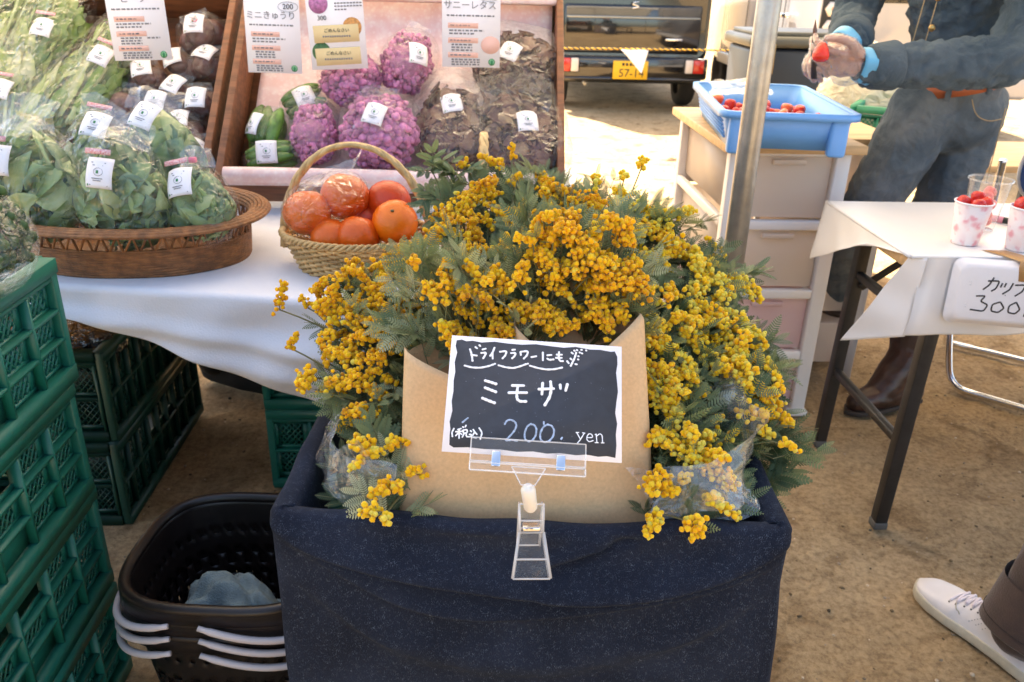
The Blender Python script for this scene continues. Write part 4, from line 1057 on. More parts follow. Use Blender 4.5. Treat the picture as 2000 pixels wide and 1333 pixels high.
# ------------------------------------------------------------------ clear clip stand
cs = thing('clip_stand', 'clear acrylic clip with a milky joint holding the chalkboard card', 'clip', (.06, .70, .62))
AC = MT['acrylic']
EDGE = MT['acrylic_edge']
def plate(name, pts, n0, n1, bev=.0008, mat=AC):
    o = MB().prism(np.array(pts), n0, n1, CM, CC).build(name, mat, cs, bevel=bev)
    m = MB()
    for k in range(len(pts)): m.bar(C3(*pts[k - 1], n1), C3(*pts[k], n1), .0012, .0012)
    m.build('edge', EDGE, o)
    return o
gx = -.002
plate('gripper_front', [(gx - .060, -.072), (gx + .056, -.072), (gx + .056, -.048), (gx - .060, -.048)], .0016, .0032)
plate('gripper_back', [(gx - .060, -.080), (gx + .056, -.080), (gx + .056, -.058), (gx - .060, -.058)], -.0035, -.0012)
plate('gripper_base', [(gx - .060, -.082), (gx + .056, -.082), (gx + .056, -.074), (gx - .060, -.074)], -.004, .0045)
plate('neck_plate', [(gx - .018, -.076), (gx + .016, -.076), (gx + .006, -.094), (gx - .008, -.094)], .0005, .0042)
for x in (gx - .034, gx + .031):
    MB().box(C3(x, -.069, .0036), (.009, .016, .0025), CM).build('spring_band', MT['chrome'], cs, bevel=.0006)
j0 = C3(gx - .001, -.094, .001); j1 = np.array((.0575, .700, .700))
MB().tube([j0, j0 + (j1 - j0) * .15, j0 + (j1 - j0) * .9, j1], [.004, .0075, .0070, .005], 14).build('ball_joint', pm('milky_plastic', (.80, .76, .68), .35, sss=.2), cs, smooth=True)
def clipbar(name, z0, z1, w0, w1, y0, y1, th=.003):
    zz, ww, yy = np.linspace(z0, z1, 8), np.linspace(w0, w1, 8), np.linspace(y0, y1, 8)
    mb = MB(); h = th / 2
    me_ = MB()
    for s_ in (-1, 1): me_.bar((.058 + s_ * w0 / 2, y0 - .002, z0), (.058 + s_ * w1 / 2, y1 - .002, z1), .0022, .007)
    for f in (0, .42, 1): me_.bar((.058 - (w0 + (w1 - w0) * f) / 2, y0 + (y1 - y0) * f - .003, z0 + (z1 - z0) * f), (.058 + (w0 + (w1 - w0) * f) / 2, y0 + (y1 - y0) * f - .003, z0 + (z1 - z0) * f), .0016, .0016)
    mb.prism([(-w0 / 2, 0), (w0 / 2, 0), (w1 / 2, np.hypot(z1 - z0, y1 - y0)), (-w1 / 2, np.hypot(z1 - z0, y1 - y0))], -h, h, rotm(atan2(z1 - z0, y1 - y0), 0, 0), (.058, y0, z0))
    o = mb.build(name, AC, cs, bevel=.0006); me_.build('edge', EDGE, o); return o
clipbar('front_jaw', .640, .679, .038, .024, .668, .692)
clipbar('front_grip', .679, .706, .024, .025, .692, .703)
clipbar('back_jaw', .640, .700, .024, .024, .722, .712)
MB().box((.058, .693, .683), (.018, .010, .005)).build('spring', MT['chrome'], cs, bevel=.001)
# ------------------------------------------------------------------ stickers, bags and their fillings
def rr2(w, h, r, n=4):
    pts = []
    for cx, cy, a0 in ((w / 2 - r, -h / 2 + r, -90), (w / 2 - r, h / 2 - r, 0), (-w / 2 + r, h / 2 - r, 90), (-w / 2 + r, -h / 2 + r, 180)):
        for k in range(n + 1): a = radians(a0 + 90 * k / n); pts.append((cx + r * cos(a), cy + r * sin(a)))
    return pts
CAMP = np.array((0, 0, 1.2))
def sticker(parent, p, nrm, roll=0, w=.046, h=.050):
    """white label slightly curved on the bag, with a green mark and grey print"""
    M = frame_to(nrm) @ rotm(0, 0, roll)
    n = 9; G = []
    for a in np.linspace(-1, 1, n):
        G.append([np.asarray(p) + M @ np.array((a * w / 2 * (1 - .03 * max(0, abs(b) - .8)), b * h / 2, -.006 * a * a - .004 * b * b + .001 * sin(a * 3 + b * 2))) for b in np.linspace(-1, 1, n)])
    s = MB().grid(np.array(G)).build('sticker', MT['paper'], parent, smooth=True, solid=.0005)
    def pos(a, b): return np.asarray(p) + M @ np.array((a * w / 2, b * h / 2, -.006 * a * a - .004 * b * b + .0009))
    mb = MB()
    for b, x0, x1 in ((.66, -.55, .55), (.48, -.4, .4), (-.38, -.4, .42), (-.52, -.3, .3), (-.80, -.65, .75)):
        mb.bar(pos(x0, b), pos(x1, b), .0014, .0004, M[:, 2])
    mb.tube([pos(.34 * cos(q) + .08, .26 * sin(q) + .06) for q in np.linspace(0, 2 * pi, 18)[:-1]], .0004, 4, closed=True)
    mb.build('label_print', MT['ink_grey'], s)
    mb = MB(); mb.bar(pos(-.06, .05), pos(.10, .05), .005, .0006, M[:, 2]); mb.bar(pos(-.85, -.80), pos(-.74, -.80), .004, .0006, M[:, 2])
    mb.build('green_mark', MT['ink_green'], s)
    return s
def blade(mb, p0, d, up, L, W, curl, ruf, tint, n=7, m=3, stemw=.12, broad=False):
    """one leaf blade from p0 along d, bending by curl towards -up"""
    d = d / np.linalg.norm(d); x = np.cross(up, d); x /= np.linalg.norm(x) + 1e-9; u = np.cross(d, x)
    t = np.linspace(0, 1, n); wd = W * (stemw + (1 - stemw) * np.sin(pi * np.clip(t * 1.02, 0, 1) ** 1.15) ** .8)
    if broad: wd = W * (stemw + (1 - stemw) * np.sin(pi / 2 * np.minimum(1, t * 1.25)) ** .8) * (1 - .5 * np.clip((t - .85) / .15, 0, 1) ** 2)
    ph = rng.uniform(0, 6)
    a = curl * t
    cx = np.concatenate(([0], np.cumsum(np.cos((a[1:] + a[:-1]) / 2)))) / (n - 1) * L
    cz = -np.concatenate(([0], np.cumsum(np.sin((a[1:] + a[:-1]) / 2)))) / (n - 1) * L
    G = np.zeros((n, 2 * m + 1, 3))
    for j in range(-m, m + 1):
        f = j / m
        zz = cz + wd * .35 * f * f + ruf * W * abs(f) ** 1.5 * np.sin(t * 17 + ph + f * 2)
        G[:, j + m] = p0 + cx[:, None] * d + (wd * f)[:, None] * x + zz[:, None] * u
    tt = np.clip(tint + .10 * np.cos(np.linspace(-pi, pi, 2 * m + 1))[None, :] * np.ones((n, 1)), 0, 1)
    mb.grid(G, tint=tt)
GREENS = leafmat('leafy_greens', [(0, (.045, .10, .030)), (.3, (.13, .23, .055)), (.6, (.26, .38, .085)), (.85, (.44, .50, .17)), (1, (.55, .57, .32))], .38, .25, .5, .1)
BLUEG = leafmat('broccoli_leaf', [(0, (.045, .10, .055)), (.35, (.14, .24, .13)), (.65, (.27, .39, .14)), (1, (.48, .55, .27))], .38, .22, .5, .12)
STALK = leafmat('green_stalk', [(0, (.10, .20, .05)), (.6, (.27, .40, .12)), (1, (.48, .55, .27))], .35, .15, .5)
REDL = leafmat('red_lettuce_leaf', [(0, (.05, .018, .020)), (.35, (.13, .050, .042)), (.62, (.21, .105, .072)), (.85, (.30, .20, .115)), (1, (.46, .36, .23))], .4, .2, .45, .1)
def blobgrid(R, M, c, nu=36, nv=22, pinch=0.0, amp=.05, seed=0, top=1.0, sq=2.0, gather=0.0):
    """bag envelope: pillow of radii R; pinch narrows the upper end to a gathered neck"""
    u = np.linspace(0, 2 * pi, nu, endpoint=False); v = np.linspace(-pi / 2, pi / 2, nv)
    G = np.zeros((nu, nv, 3))
    cu, su, cv, sv = np.cos(u)[:, None], np.sin(u)[:, None], np.cos(v)[None], np.sin(v)[None]
    k = 2 / sq
    sg = lambda a: np.sign(a) * np.abs(a) ** k
    zz = sg(sv) * np.ones_like(cu); rad = sg(cv)
    nar = 1 - pinch * np.clip((zz + .1) / 1.1, 0, 1) ** 1.2
    G[..., 0] = sg(cu) * rad * nar; G[..., 1] = sg(su) * rad * (1 - .6 * pinch * np.clip((zz + .1) / 1.1, 0, 1)); G[..., 2] = zz
    G[..., 2] = np.where(G[..., 2] > 0, G[..., 2] * top, G[..., 2])
    G *= 1 + amp * nz(G, 2.2, seed)[..., None] + amp * .55 * nz(G, 5.3, seed + 2)[..., None] + amp * .4 * np.abs(nz(G, 9, seed + 4))[..., None]
    if gather: G[..., :2] *= (1 + gather * np.cos(u * 9)[:, None, None] * np.clip(zz, 0, 1)[..., None] ** 2)
    return (G * np.asarray(R)) @ np.asarray(M).T + np.asarray(c)
def surf(c, R, M, d, k=1.03):
    """point on the pillow surface in direction d and its normal"""
    d = np.asarray(d, float); d = d / np.linalg.norm(d)
    l = np.asarray(M).T @ d; s = 1 / sqrt(((l / np.asarray(R)) ** 2).sum())
    n = np.asarray(M) @ (l * s / np.asarray(R) ** 2); return np.asarray(c) + d * s * k, n / np.linalg.norm(n)
def clampin(mb, c, M, R, pinch, k=.95):
    """keep leaves inside the bag they are packed in"""
    for i, V in enumerate(mb.v):
        l = ((V - c) @ M) / R
        zc = np.clip((l[:, 2] + .1) / 1.1, 0, 1)
        s_ = np.stack((np.maximum(.25, 1 - pinch * zc ** 1.2), np.maximum(.25, 1 - .6 * pinch * zc), np.ones_like(zc)), 1)
        rad = np.sqrt(((l / s_) ** 2).sum(1)); f = np.where(rad > k, (k + .04 * np.tanh(rad - k)) / np.maximum(rad, 1e-6), 1)
        mb.v[i] = c + ((l * f[:, None]) * R) @ np.asarray(M).T
def tie(parent, p, d, mat):
    mb = MB(); M = frame_to(d)
    for a in np.linspace(0, 2 * pi, 9)[:-1]:
        e = M @ np.array((cos(a) * .008, sin(a) * .008, .018)); mb.bar(p, np.asarray(p) + e, .004, .0006)
    mb.build('bag_neck', MT['film_heavy'], parent)
    MB().lathe([(.006, -.005), (.0075, -.003), (.0075, .003), (.006, .005)], 10, p, M).build('tie_tape', mat, parent, smooth=True)
PINK = pm('pink_tape', (.85, .22, .30), .5)
def veg_bag(kind, label, c, R, M=None, seed=0, stk=None, group=None, tape=False, pinch=.45, cat='vegetables', n=44, necktie=False):
    c = np.asarray(c, float); M = rotm() if M is None else np.asarray(M)
    R = np.asarray(R, float)
    name = {'greens': 'greens_bag', 'broccoli': 'broccoli_leaf_bag', 'lettuce': 'lettuce_bag', 'beet': 'beet_bag', 'cauli': 'cauliflower_bag', 'cuke': 'cucumber_bag', 'head': 'broccoli_bag', 'long': 'greens_bundle'}[kind]
    t = thing(name, label, cat, c - M @ np.array((0, 0, R[2])), 0, group)
    st = random.getstate()
    def L2W(p): return c + M @ (np.asarray(p) * R)
    if kind in ('greens', 'broccoli', 'lettuce'):
        ml, ms = MB(), MB()
        lo, hi = {'greens': (.2, .75), 'broccoli': (.25, .95), 'lettuce': (.02, .78)}[kind]
        for k in range(n):
            a = rng.uniform(0, 2 * pi); rr = rng.uniform(.2, .9)
            z0 = rng.uniform(-.9, .1)
            sc = 1 - pinch * max(0, (z0 + .2))
            p0 = L2W((.55 * rr * cos(a) * sc, .55 * rr * sin(a) * sc, z0))
            d = M @ np.array((cos(a) * rng.uniform(.2, 1.1) + rng.normal(0, .5), sin(a) * rng.uniform(.2, .9), rng.uniform(-.15, 1.1)))
            up = M @ np.array((cos(a), sin(a), .3))
            L = min(R) * rng.uniform(.9, 1.7); W = L * rng.uniform(.18, .36)
            if kind == 'lettuce': W *= 1.5; L *= 1.35
            blade(ml, p0, d, up, L, W, rng.uniform(.4, 1.8), .22 if kind != 'lettuce' else .38, rng.uniform(lo, hi), 7 if kind != 'lettuce' else 10, broad=kind == 'lettuce')
        ns = {'greens': 12, 'broccoli': 8, 'lettuce': 5}[kind]
        for k in range(ns):
            a = rng.uniform(0, 2 * pi); a2 = a + rng.normal(0, 1.0)
            p = [L2W((.72 * cos(a + (a2 - a) * f) * (1 - pinch * .9 * max(0, z + .2)), .72 * sin(a + (a2 - a) * f) * (1 - pinch * .5 * max(0, z + .2)), z)) for f, z in zip(np.linspace(0, 1, 7), np.linspace(rng.uniform(-.8, -.2), rng.uniform(.2, .85), 7) + .1 * np.sin(np.linspace(0, 5, 7)))]
            ms.tube(p, np.linspace(.0058, .003, 7) * rng.uniform(.7, 1.2), 7, tint=rng.uniform(.2, 1))
        clampin(ml, c, M, R, pinch); clampin(ms, c, M, R, pinch, .93)
        o = ml.build('leaves', {'greens': GREENS, 'broccoli': BLUEG, 'lettuce': REDL}[kind], t, smooth=True); o['kind'] = 'stuff'
        o = ms.build('stalks', STALK if kind != 'lettuce' else REDL, t, smooth=True); o['kind'] = 'stuff'
    elif kind == 'long':
        ml, ms = MB(), MB()
        for k in range(n):
            p0 = L2W((rng.uniform(-.55, .55), rng.uniform(-.6, .6), rng.uniform(-.95, .3)))
            d = M @ np.array((rng.normal(0, .28), rng.normal(0, .2), 1)); up = M @ np.array((rng.normal(0, .5), -1, rng.normal(0, .2)))
            L = R[2] * rng.uniform(.5, 1.3); blade(ml, p0, d, up, L, rng.uniform(.010, .024), rng.uniform(-.5, .9), .45, rng.uniform(.35, 1), 12, 3, .18)
        for k in range(14):
            x, y = rng.uniform(-.6, .6), rng.uniform(-.7, .1); q = rng.normal(0, .15)
            ms.tube([L2W((x + q * f, y, -1 + 1.6 * f)) for f in np.linspace(0, 1, 6)], np.linspace(.006, .003, 6), 7, tint=rng.uniform(.3, 1))
        clampin(ml, c, M, R, -.25); clampin(ms, c, M, R, -.25)
        o = ml.build('leaves', GREENS, t, smooth=True); o['kind'] = 'stuff'
        o = ms.build('stalks', STALK, t, smooth=True); o['kind'] = 'stuff'
    elif kind == 'beet':
        mb = MB(); r = min(R)
        for k, (dx, dy, dz) in enumerate(((-.35, 0, -.2), (.38, .1, -.15), (0, -.1, .35))):
            mb.ball(L2W((dx, dy, dz)), R * np.array((.58, .6, .56)), 3, rotm(rng.uniform(0, 3), rng.uniform(0, 3), 0) @ rotm(), .5, .07, 3, seed + k)
        mb.build('beets', BEET, t, smooth=True)['kind'] = 'stuff'
    elif kind == 'cauli':
        mb = MB()
        N = 430
        for k in range(N):
            ph = math.acos(1 - 1.7 * (k + .5) / N); th = k * 2.39996
            d = np.array((sin(ph) * cos(th), sin(ph) * sin(th), cos(ph)))
            d += rng.normal(0, .05, 3)
            s = rng.uniform(.065, .125)
            mb.ball(L2W(d * (.84 + .06 * sin(5 * th) * sin(4 * ph))), R * s, 2, rotm(rng.uniform(0, 3), 0, 0), np.clip(rng.normal(.5, .2), 0, 1), .18, 5, k)
        mb.ball(L2W((0, 0, 0)), R * .80, 3, None, .25, .05, 3, seed)
        mb.build('curd', CAUL, t, smooth=True)['kind'] = 'stuff'
    elif kind == 'head':
        mb = MB(); N = 520
        for k in range(N):
            ph = math.acos(1 - 1.55 * (k + .5) / N); th = k * 2.39996
            lob = .80 + .10 * sin(3.1 * th) * sin(6 * ph) + .05 * rng.normal()
            d = np.array((sin(ph) * cos(th), sin(ph) * sin(th), cos(ph)))
            mb.ball(L2W(d * lob), .0085 * rng.uniform(.7, 1.3), 1, None, np.clip(rng.normal(.35, .2), 0, 1), .25, 5, k)
        mb.ball(L2W((0, 0, 0)), R * .76, 3, None, .05, .05, 3, seed)
        mb.build('florets', BROC, t, smooth=True)['kind'] = 'stuff'
    elif kind == 'cuke':
        for k in range(6):
            y, z = (k % 3 - 1) * .55, (.4 if k < 3 else -.35)
            p = [L2W((x, y + .14 * (x * x) * (1 if k % 2 else -1), z + .1 * x * (1 if k < 3 else -1))) for x in np.linspace(-.86, .86, 9)]
            m_ = min(R[1:]) * .42
            MB().tube(p, m_ * np.array((.35, .75, .95, 1, 1.02, 1, .93, .72, .3)), 12, tint=rng.random()).build('cucumber', CUKE, t, smooth=True)
    Rf = R * (1.0 if kind != 'cauli' else 1.03)
    fm = {'beet': FILM_BEET}.get(kind, MT['film'])
    pin = {'cuke': .1, 'beet': .3, 'cauli': .25, 'head': .3, 'long': -.25}.get(kind, pinch)
    mb = MB().grid(blobgrid(Rf * (1.03 if kind not in ('cauli', 'lettuce') else 1.07), M, c, 56, 34, pinch=pin, amp=.045 if kind not in ('cauli', 'lettuce') else .06, seed=seed, sq=2.4, gather=.05), cu=True)
    mb.build('bag_film', fm, t, smooth=True)
    if kind in ('cauli', 'lettuce', 'broccoli', 'beet'):     # the loose open end of the bag
        ax = {'cauli': 1, 'beet': 1}.get(kind, 2); sg_ = rng.uniform(-.3, .3)
        e1 = M[:, ax] * R[ax]; e0 = M[:, 0] * R[0] + M[:, ax] * sg_ * R[ax] * .3; en_ = M[:, 3 - ax] * R[3 - ax]
        wf = .55 if kind != 'lettuce' else .9
        q0 = c + e1 * .95 + en_ * .1
        G = crumple_sheet([q0 - e0 * wf, q0 - e0 * wf * .4 + e1 * .12, q0 + e0 * wf * .3 + e1 * .05, q0 + e0 * wf], e1 * .22 + en_ * .15, .010, seed * 1.3, 26, 12)
        MB().grid(G).build('bag_mouth', MT['film_heavy'], t, smooth=True)
    for (d, roll) in (stk or []):
        p, nn = surf(c, Rf * 1.05, M, d); sticker(t, p, nn, roll)
        if tape:
            e = frame_to(nn) @ rotm(0, 0, roll); pp = p + e @ np.array((0, .034, .002))
            MB().bar(pp - e[:, 0] * .022, pp + e[:, 0] * .022, .009, .0008, e[:, 2]).build('price_tape', MT['red_tape'], t)
    if necktie: tie(t, c + M @ np.array((0, 0, R[2] * 1.02)), M[:, 2], PINK)
    return t
BEET = pm('beet_skin', (.12, .045, .036), .5, .4, 30, .2, 50)
CAUL = pm('purple_cauliflower', (.50, .17, .33), .7, .25, 60, .35, 260, tint=.55)
BROC = leafmat('broccoli_florets', [(0, (.015, .04, .018)), (.5, (.05, .105, .035)), (1, (.11, .19, .06))], .6, .05, .3)
CUKE = pm('cucumber_skin', (.085, .19, .03), .35, .35, 60, .12, 200, tint=.3)
FILM_BEET = film('dark_bag_film', haze=.015, gloss=.07, rough=.08, crumple=1, scale=40)

# ------------------------------------------------------------------ bags in the right display box
def Bn(d_u, d_s, d_n): return BU * d_u + BS * d_s + BN * d_n
BMx = np.stack((BU, BS, BN), 1)                     # local x = across, y = up the slope, z = out of the box
def BR(roll): return BMx @ rotm(0, 0, roll)
CAMD = np.array((.1, -.85, .5))
veg_bag('cauli', 'large front purple cauliflower in a clear bag with a white label', B(.003, .100, .085), (.092, .090, .078), BR(.1), 1, [((-.05, -.75, .62), -.25)], 'bagged purple cauliflowers')
veg_bag('cauli', 'purple cauliflower lying left behind the large one', B(-.075, .250, .075), (.075, .065, .06), BR(.3), 2, [((-.25, -.35, .9), .5)], 'bagged purple cauliflowers')
veg_bag('cauli', 'topmost purple cauliflower in a peaked clear bag', B(.048, .300, .075), (.062, .085, .058), BR(-.25), 3, [((.55, -.75, .45), -.3)], 'bagged purple cauliflowers')
veg_bag('cauli', 'purple cauliflower half hidden beside the mini cucumbers', B(-.150, .110, .06), (.055, .080, .055), BR(.1), 4, None, 'bagged purple cauliflowers')
# the pillow narrows along local z, so turn the flat bags: local z up the slope
def BF(roll): return np.stack((BU, -BN, BS), 1) @ rotm(0, roll, 0)
veg_bag('lettuce', 'bag of red leaf lettuce between the cauliflower and the big lettuce bag', B(.165, .150, .058), (.092, .05, .130), BF(.12), 5, [((-.1, -.45, 1.0), .25)], 'bags of red leaf lettuce', n=150, pinch=-.15)
veg_bag('lettuce', 'largest bag of red leaf lettuce at the front right of the box', B(.312, .130, .062), (.108, .055, .135), BF(-.25), 6, [((.30, -.80, .55), .05)], 'bags of red leaf lettuce', n=170, pinch=-.2)
veg_bag('lettuce', 'upper bag of red leaf lettuce at the back right corner of the box', B(.300, .315, .058), (.105, .050, .105), BF(.2), 7, [((-.25, -.75, .85), -.35)], 'bags of red leaf lettuce', n=140, pinch=-.1)
veg_bag('cuke', 'middle bag of mini cucumbers standing on the front bag', B(-.262, .125, .05), (.055, .040, .045), BR(1.4), 8, [((-.6, -.75, .5), .1)], 'bags of mini cucumbers', cat='cucumbers')
veg_bag('cuke', 'front bag of mini cucumbers at the lower left corner', B(-.245, .055, .045), (.062, .030, .040), BR(.25), 9, [((-.05, -.9, .5), .05)], 'bags of mini cucumbers', cat='cucumbers')
veg_bag('cuke', 'rear bag of mini cucumbers lying against the pink paper', B(-.190, .215, .035), (.055, .040, .03), BR(.5), 10, [((.2, -.85, .7), .4)], 'bags of mini cucumbers', cat='cucumbers')
# ------------------------------------------------------------------ bags in the left display box
beets = [(-.445, .381, 'topmost bag of beets in the corner of the left box', (-.1, -.75, .6), .1, .062), (-.561, .258, 'bag of beets beside the greens, below the hanging card', (0, -.6, .8), .3, .050), (-.489, .305, 'bag of beets directly below the hanging card corner', (-.4, -.55, .7), .6, .042),
         (-.426, .300, 'bag of beets under the topmost one by the side board', (.1, -.4, .9), -.4, .050), (-.484, .224, 'bag of beets in the centre of the pile', (-.05, -.6, .8), -.35, .044), (-.595, .180, 'left bag of beets touching the green bundle', None, 0, .050),
         (-.519, .180, 'bag of beets left of centre with a square label', (.05, -.75, .7), -.1, .046), (-.420, .190, 'bag of beets leaning on the right side board', (-.1, -.8, .6), .05, .050), (-.525, .105, 'bag of beets low behind the bagged greens', (-.1, -.5, .9), .5, .045),
         (-.452, .120, 'bag of beets low in the right corner', (-.1, -.5, .9), .2, .048), (-.410, .060, 'lowest bag of beets at the front corner', (-.1, -.75, .7), -.5, .040)]
for k, (u, s, lb_, d, rl, r) in enumerate(beets):
    veg_bag('beet', lb_, B(u, s, r * .85 + .004), (r, r * .92, r * .82), BR(rng.uniform(-.5, .5)), 20 + k, [(d, rl)] if d else None, 'bags of beets', cat='beets', necktie=(k == 0))
longs = [(-.66, .26, .3, .065, 'tall bundle of leafy greens next to the beets', (.35, -.55, .8), -.5), (-.80, .33, .12, .08, 'bundle of leafy greens at the back of the left box', (.2, -.5, .9), -.2), (-.86, .18, -.15, .09, 'large bundle of leafy greens at the left edge of the picture', (.25, -.8, .6), -.2), (-.74, .16, .45, .07, 'bundle of leafy greens leaning in the middle of the left box', None, 0), (-.92, .36, .1, .085, 'bundle of leafy greens in the far left corner', None, 0)]
for k, (u, s, rl, r, lb_, d, sr) in enumerate(longs):
    veg_bag('long', lb_, B(u, s, .065), (r, .052, .19), BF(rl), 40 + k, [(d, sr)] if d else None, 'bundles of leafy greens', n=95, tape=bool(d), cat='greens')

# ------------------------------------------------------------------ oval rattan tray with bagged greens
TRC = T(-.23, .185, .70)
ov = thing('oval_basket', 'oval brown rattan basket with an open zigzag border', 'basket', TRC)
def oval(a, rx, ry, z): return TRC + TM @ np.array((rx * cos(a), ry * sin(a), z))
AR, BRY = .225, .150
mb = MB()
N = 140
for j in range(11):       # coiled wall rows
    z = .004 + j * .0045; e = .004 * j / 11
    aa = np.linspace(0, 2 * pi, N, endpoint=False)
    mb.tube([oval(a, AR + e, BRY + e, z + .0005 * sin(9 * a + j)) for a in aa], .0030, 6, closed=True, tint=np.repeat(.35 + .3 * (np.sin(aa * 23 + j * 2.1) > .2), 6))
mb.build('coiled_wall', MT['wicker_brown'], ov, smooth=True)
MB().prism([(AR * cos(a), BRY * sin(a)) for a in np.linspace(0, 2 * pi, 60)[:-1]], .001, .004, TM, TRC).build('floor', MT['wicker_brown'], ov)
NZ = 56
for k in range(NZ):
    a0, a1, a2 = 2 * pi * k / NZ, 2 * pi * (k + .62) / NZ, 2 * pi * (k + .70) / NZ
    MB().tube([oval(a0, AR + .004, BRY + .004, .050), oval(a1, AR + .008, BRY + .008, .079)], .0022, 5, tint=rng.random()).build('zigzag_cane', MT['wicker_brown'], ov, smooth=True)
    MB().tube([oval(a1, AR + .008, BRY + .008, .079), oval(a2 + .02, AR + .004, BRY + .004, .050)], .0022, 5, tint=rng.random()).build('zigzag_cane', MT['wicker_brown'], ov, smooth=True)
mb = MB()
for j, (e, z) in enumerate(((.006, .078), (.008, .083), (.012, .087), (.018, .090), (.025, .091), (.032, .0905), (.038, .089), (.042, .086))):
    aa = np.linspace(0, 2 * pi, N, endpoint=False)
    mb.tube([oval(a, AR + e, BRY + e, z + .0015 * sin(3 * a)) for a in aa], .0038, 6, closed=True, tint=np.repeat(.5 + .25 * np.sin(aa * 60 + j), 6))
mb.build('rolled_rim', MT['wicker_brown'], ov, smooth=True)
gb = [(-.34, .10, .845, .095, .072, .115, 'large bag of broccoli greens at the left of the oval basket', 0, (-.25, -.75, .65), 0, True),
      (-.175, .10, .835, .090, .068, .110, 'front middle bag of broccoli greens in the oval basket', .05, (-.15, -.8, .65), -.05, True),
      (-.055, .13, .815, .064, .055, .075, 'small bag of broccoli greens at the right end of the oval basket', -.1, (-.3, -.6, .75), .3, True),
      (-.175, .235, .868, .098, .065, .105, 'peaked bag of broccoli greens at the back of the oval basket', 0, (-.05, -.4, .95), -.3, False),
      (-.285, .225, .862, .080, .060, .090, 'back bag of broccoli greens near the middle of the oval basket', .1, (.2, -.45, .95), -.25, True),
      (-.475, .10, .835, .09, .07, .110, 'bag of broccoli greens cut by the left picture edge', .1, (.35, -.75, .5), .1, True)]
for k, (u, v, z, rx, ry, rz_, lb_, rl, d, sr, tp) in enumerate(gb):
    veg_bag('broccoli', lb_, T(u, v, z), (rx, ry, rz_), TM @ rotm(-.12, rl, 0), 60 + k, [(d, sr)], 'bags of broccoli greens', tape=tp, cat='broccoli greens', n=105, pinch=.5, necktie=(k == 2))
veg_bag('head', 'clear bag of broccoli heads on top of the tall green crate stack', (-.672, 1.04, .872), (.098, .092, .078), rotm(0, 0, .3), 80, [((.45, -.55, .75), -.45)], None, cat='broccoli')

# ------------------------------------------------------------------ wicker baskets of oranges
def wicker_basket(label, C, rx, ry, H, hh, rot, hr=.005):
    t = thing('wicker_basket', label, 'basket', C, rot)
    M = rotm(0, 0, rot)
    def q(a, s, z): return np.asarray(C) + M @ np.array((rx * s * cos(a), ry * s * sin(a), z))
    ns = 44; N = 176
    aa = np.linspace(0, 2 * pi, N, endpoint=False)
    for k in range(ns):
        a = 2 * pi * k / ns
        MB().tube([q(a, .78 + .22 * f, H * f) for f in np.linspace(0, 1, 4)], .0021, 5, tint=.3).build('stake', MT['wicker_light'], t, smooth=True)
    rows = 14
    for j in range(rows):
        f = (j + .5) / rows; s = .78 + .22 * f
        mb = MB()
        w = .0034 * np.cos(aa * ns / 2 + j * pi)
        mb.tube([np.asarray(C) + M @ np.array(((rx * s + ww) * cos(a), (ry * s + ww) * sin(a), H * f)) for a, ww in zip(aa, w)], .0026, 6, closed=True, tint=rng.uniform(.2, .9))
        mb.build('weaver', MT['wicker_light'], t, smooth=True)
    for ph in (0, 2.1, 4.2):
        MB().tube([np.asarray(C) + M @ np.array(((rx + .002 + .004 * cos(a * 24 + ph)) * cos(a), (ry + .002 + .004 * cos(a * 24 + ph)) * sin(a), H + .002 + .004 * sin(a * 24 + ph))) for a in np.linspace(0, 2 * pi, 220, endpoint=False)], .003, 5, closed=True, tint=.5).build('rim_strand', MT['wicker_light'], t, smooth=True)
    MB().prism([(rx * .77 * cos(a), ry * .77 * sin(a)) for a in np.linspace(0, 2 * pi, 40)[:-1]], .002, .006, M, C).build('floor', MT['wicker_light'], t)
    for ph in (0, 2.1, 4.2):
        tt = np.linspace(0, pi, 60)
        MB().tube([np.asarray(C) + M @ np.array(((rx + .004) * cos(a) * (1 - .06 * sin(a)) + .004 * cos(a * 9 + ph), .004 * sin(a * 9 + ph), H * .5 + (hh - H * .5) * sin(a) ** .85)) for a in tt], hr * .95, 7, tint=rng.uniform(.4, .8)).build('handle_strand', MT['wicker_light'], t, smooth=True)
    return t
WC = np.array((-.215, 1.452, .70))
wicker_basket('pale wicker basket of blood oranges with a hooped handle', WC, .132, .100, .066, .222, radians(-6))
ORG = NT('blood_orange_peel'); tc = ORG.n('TexCoord'); n1 = ORG.n('TexNoise', i_Scale=14, i_Detail=4); n2 = ORG.n('TexVoronoi', i_Scale=330)
at = ORG.n('Attribute', attribute_name='tint')
for n in (n1, n2): ORG.l(tc.outputs['Object'], n.inputs[0])
ca = ORG.ramp(n1.outputs[0], [(.35, (.90, .20, .004)), (.7, (.84, .12, .004))]); cb = ORG.ramp(n1.outputs[0], [(.3, (.50, .012, .004)), (.7, (.34, .006, .006))])
ORG.l(ORG.mix(at.outputs['Fac'], ca, cb), ORG.b.inputs['Base Color']); ORG.b.inputs['Roughness'].default_value = .36
bp = ORG.n('Bump', i_Strength=.12, i_Distance=.003); ORG.l(n2.outputs['Distance'], bp.inputs['Height']); ORG.l(bp.outputs[0], ORG.b.inputs['Normal'])
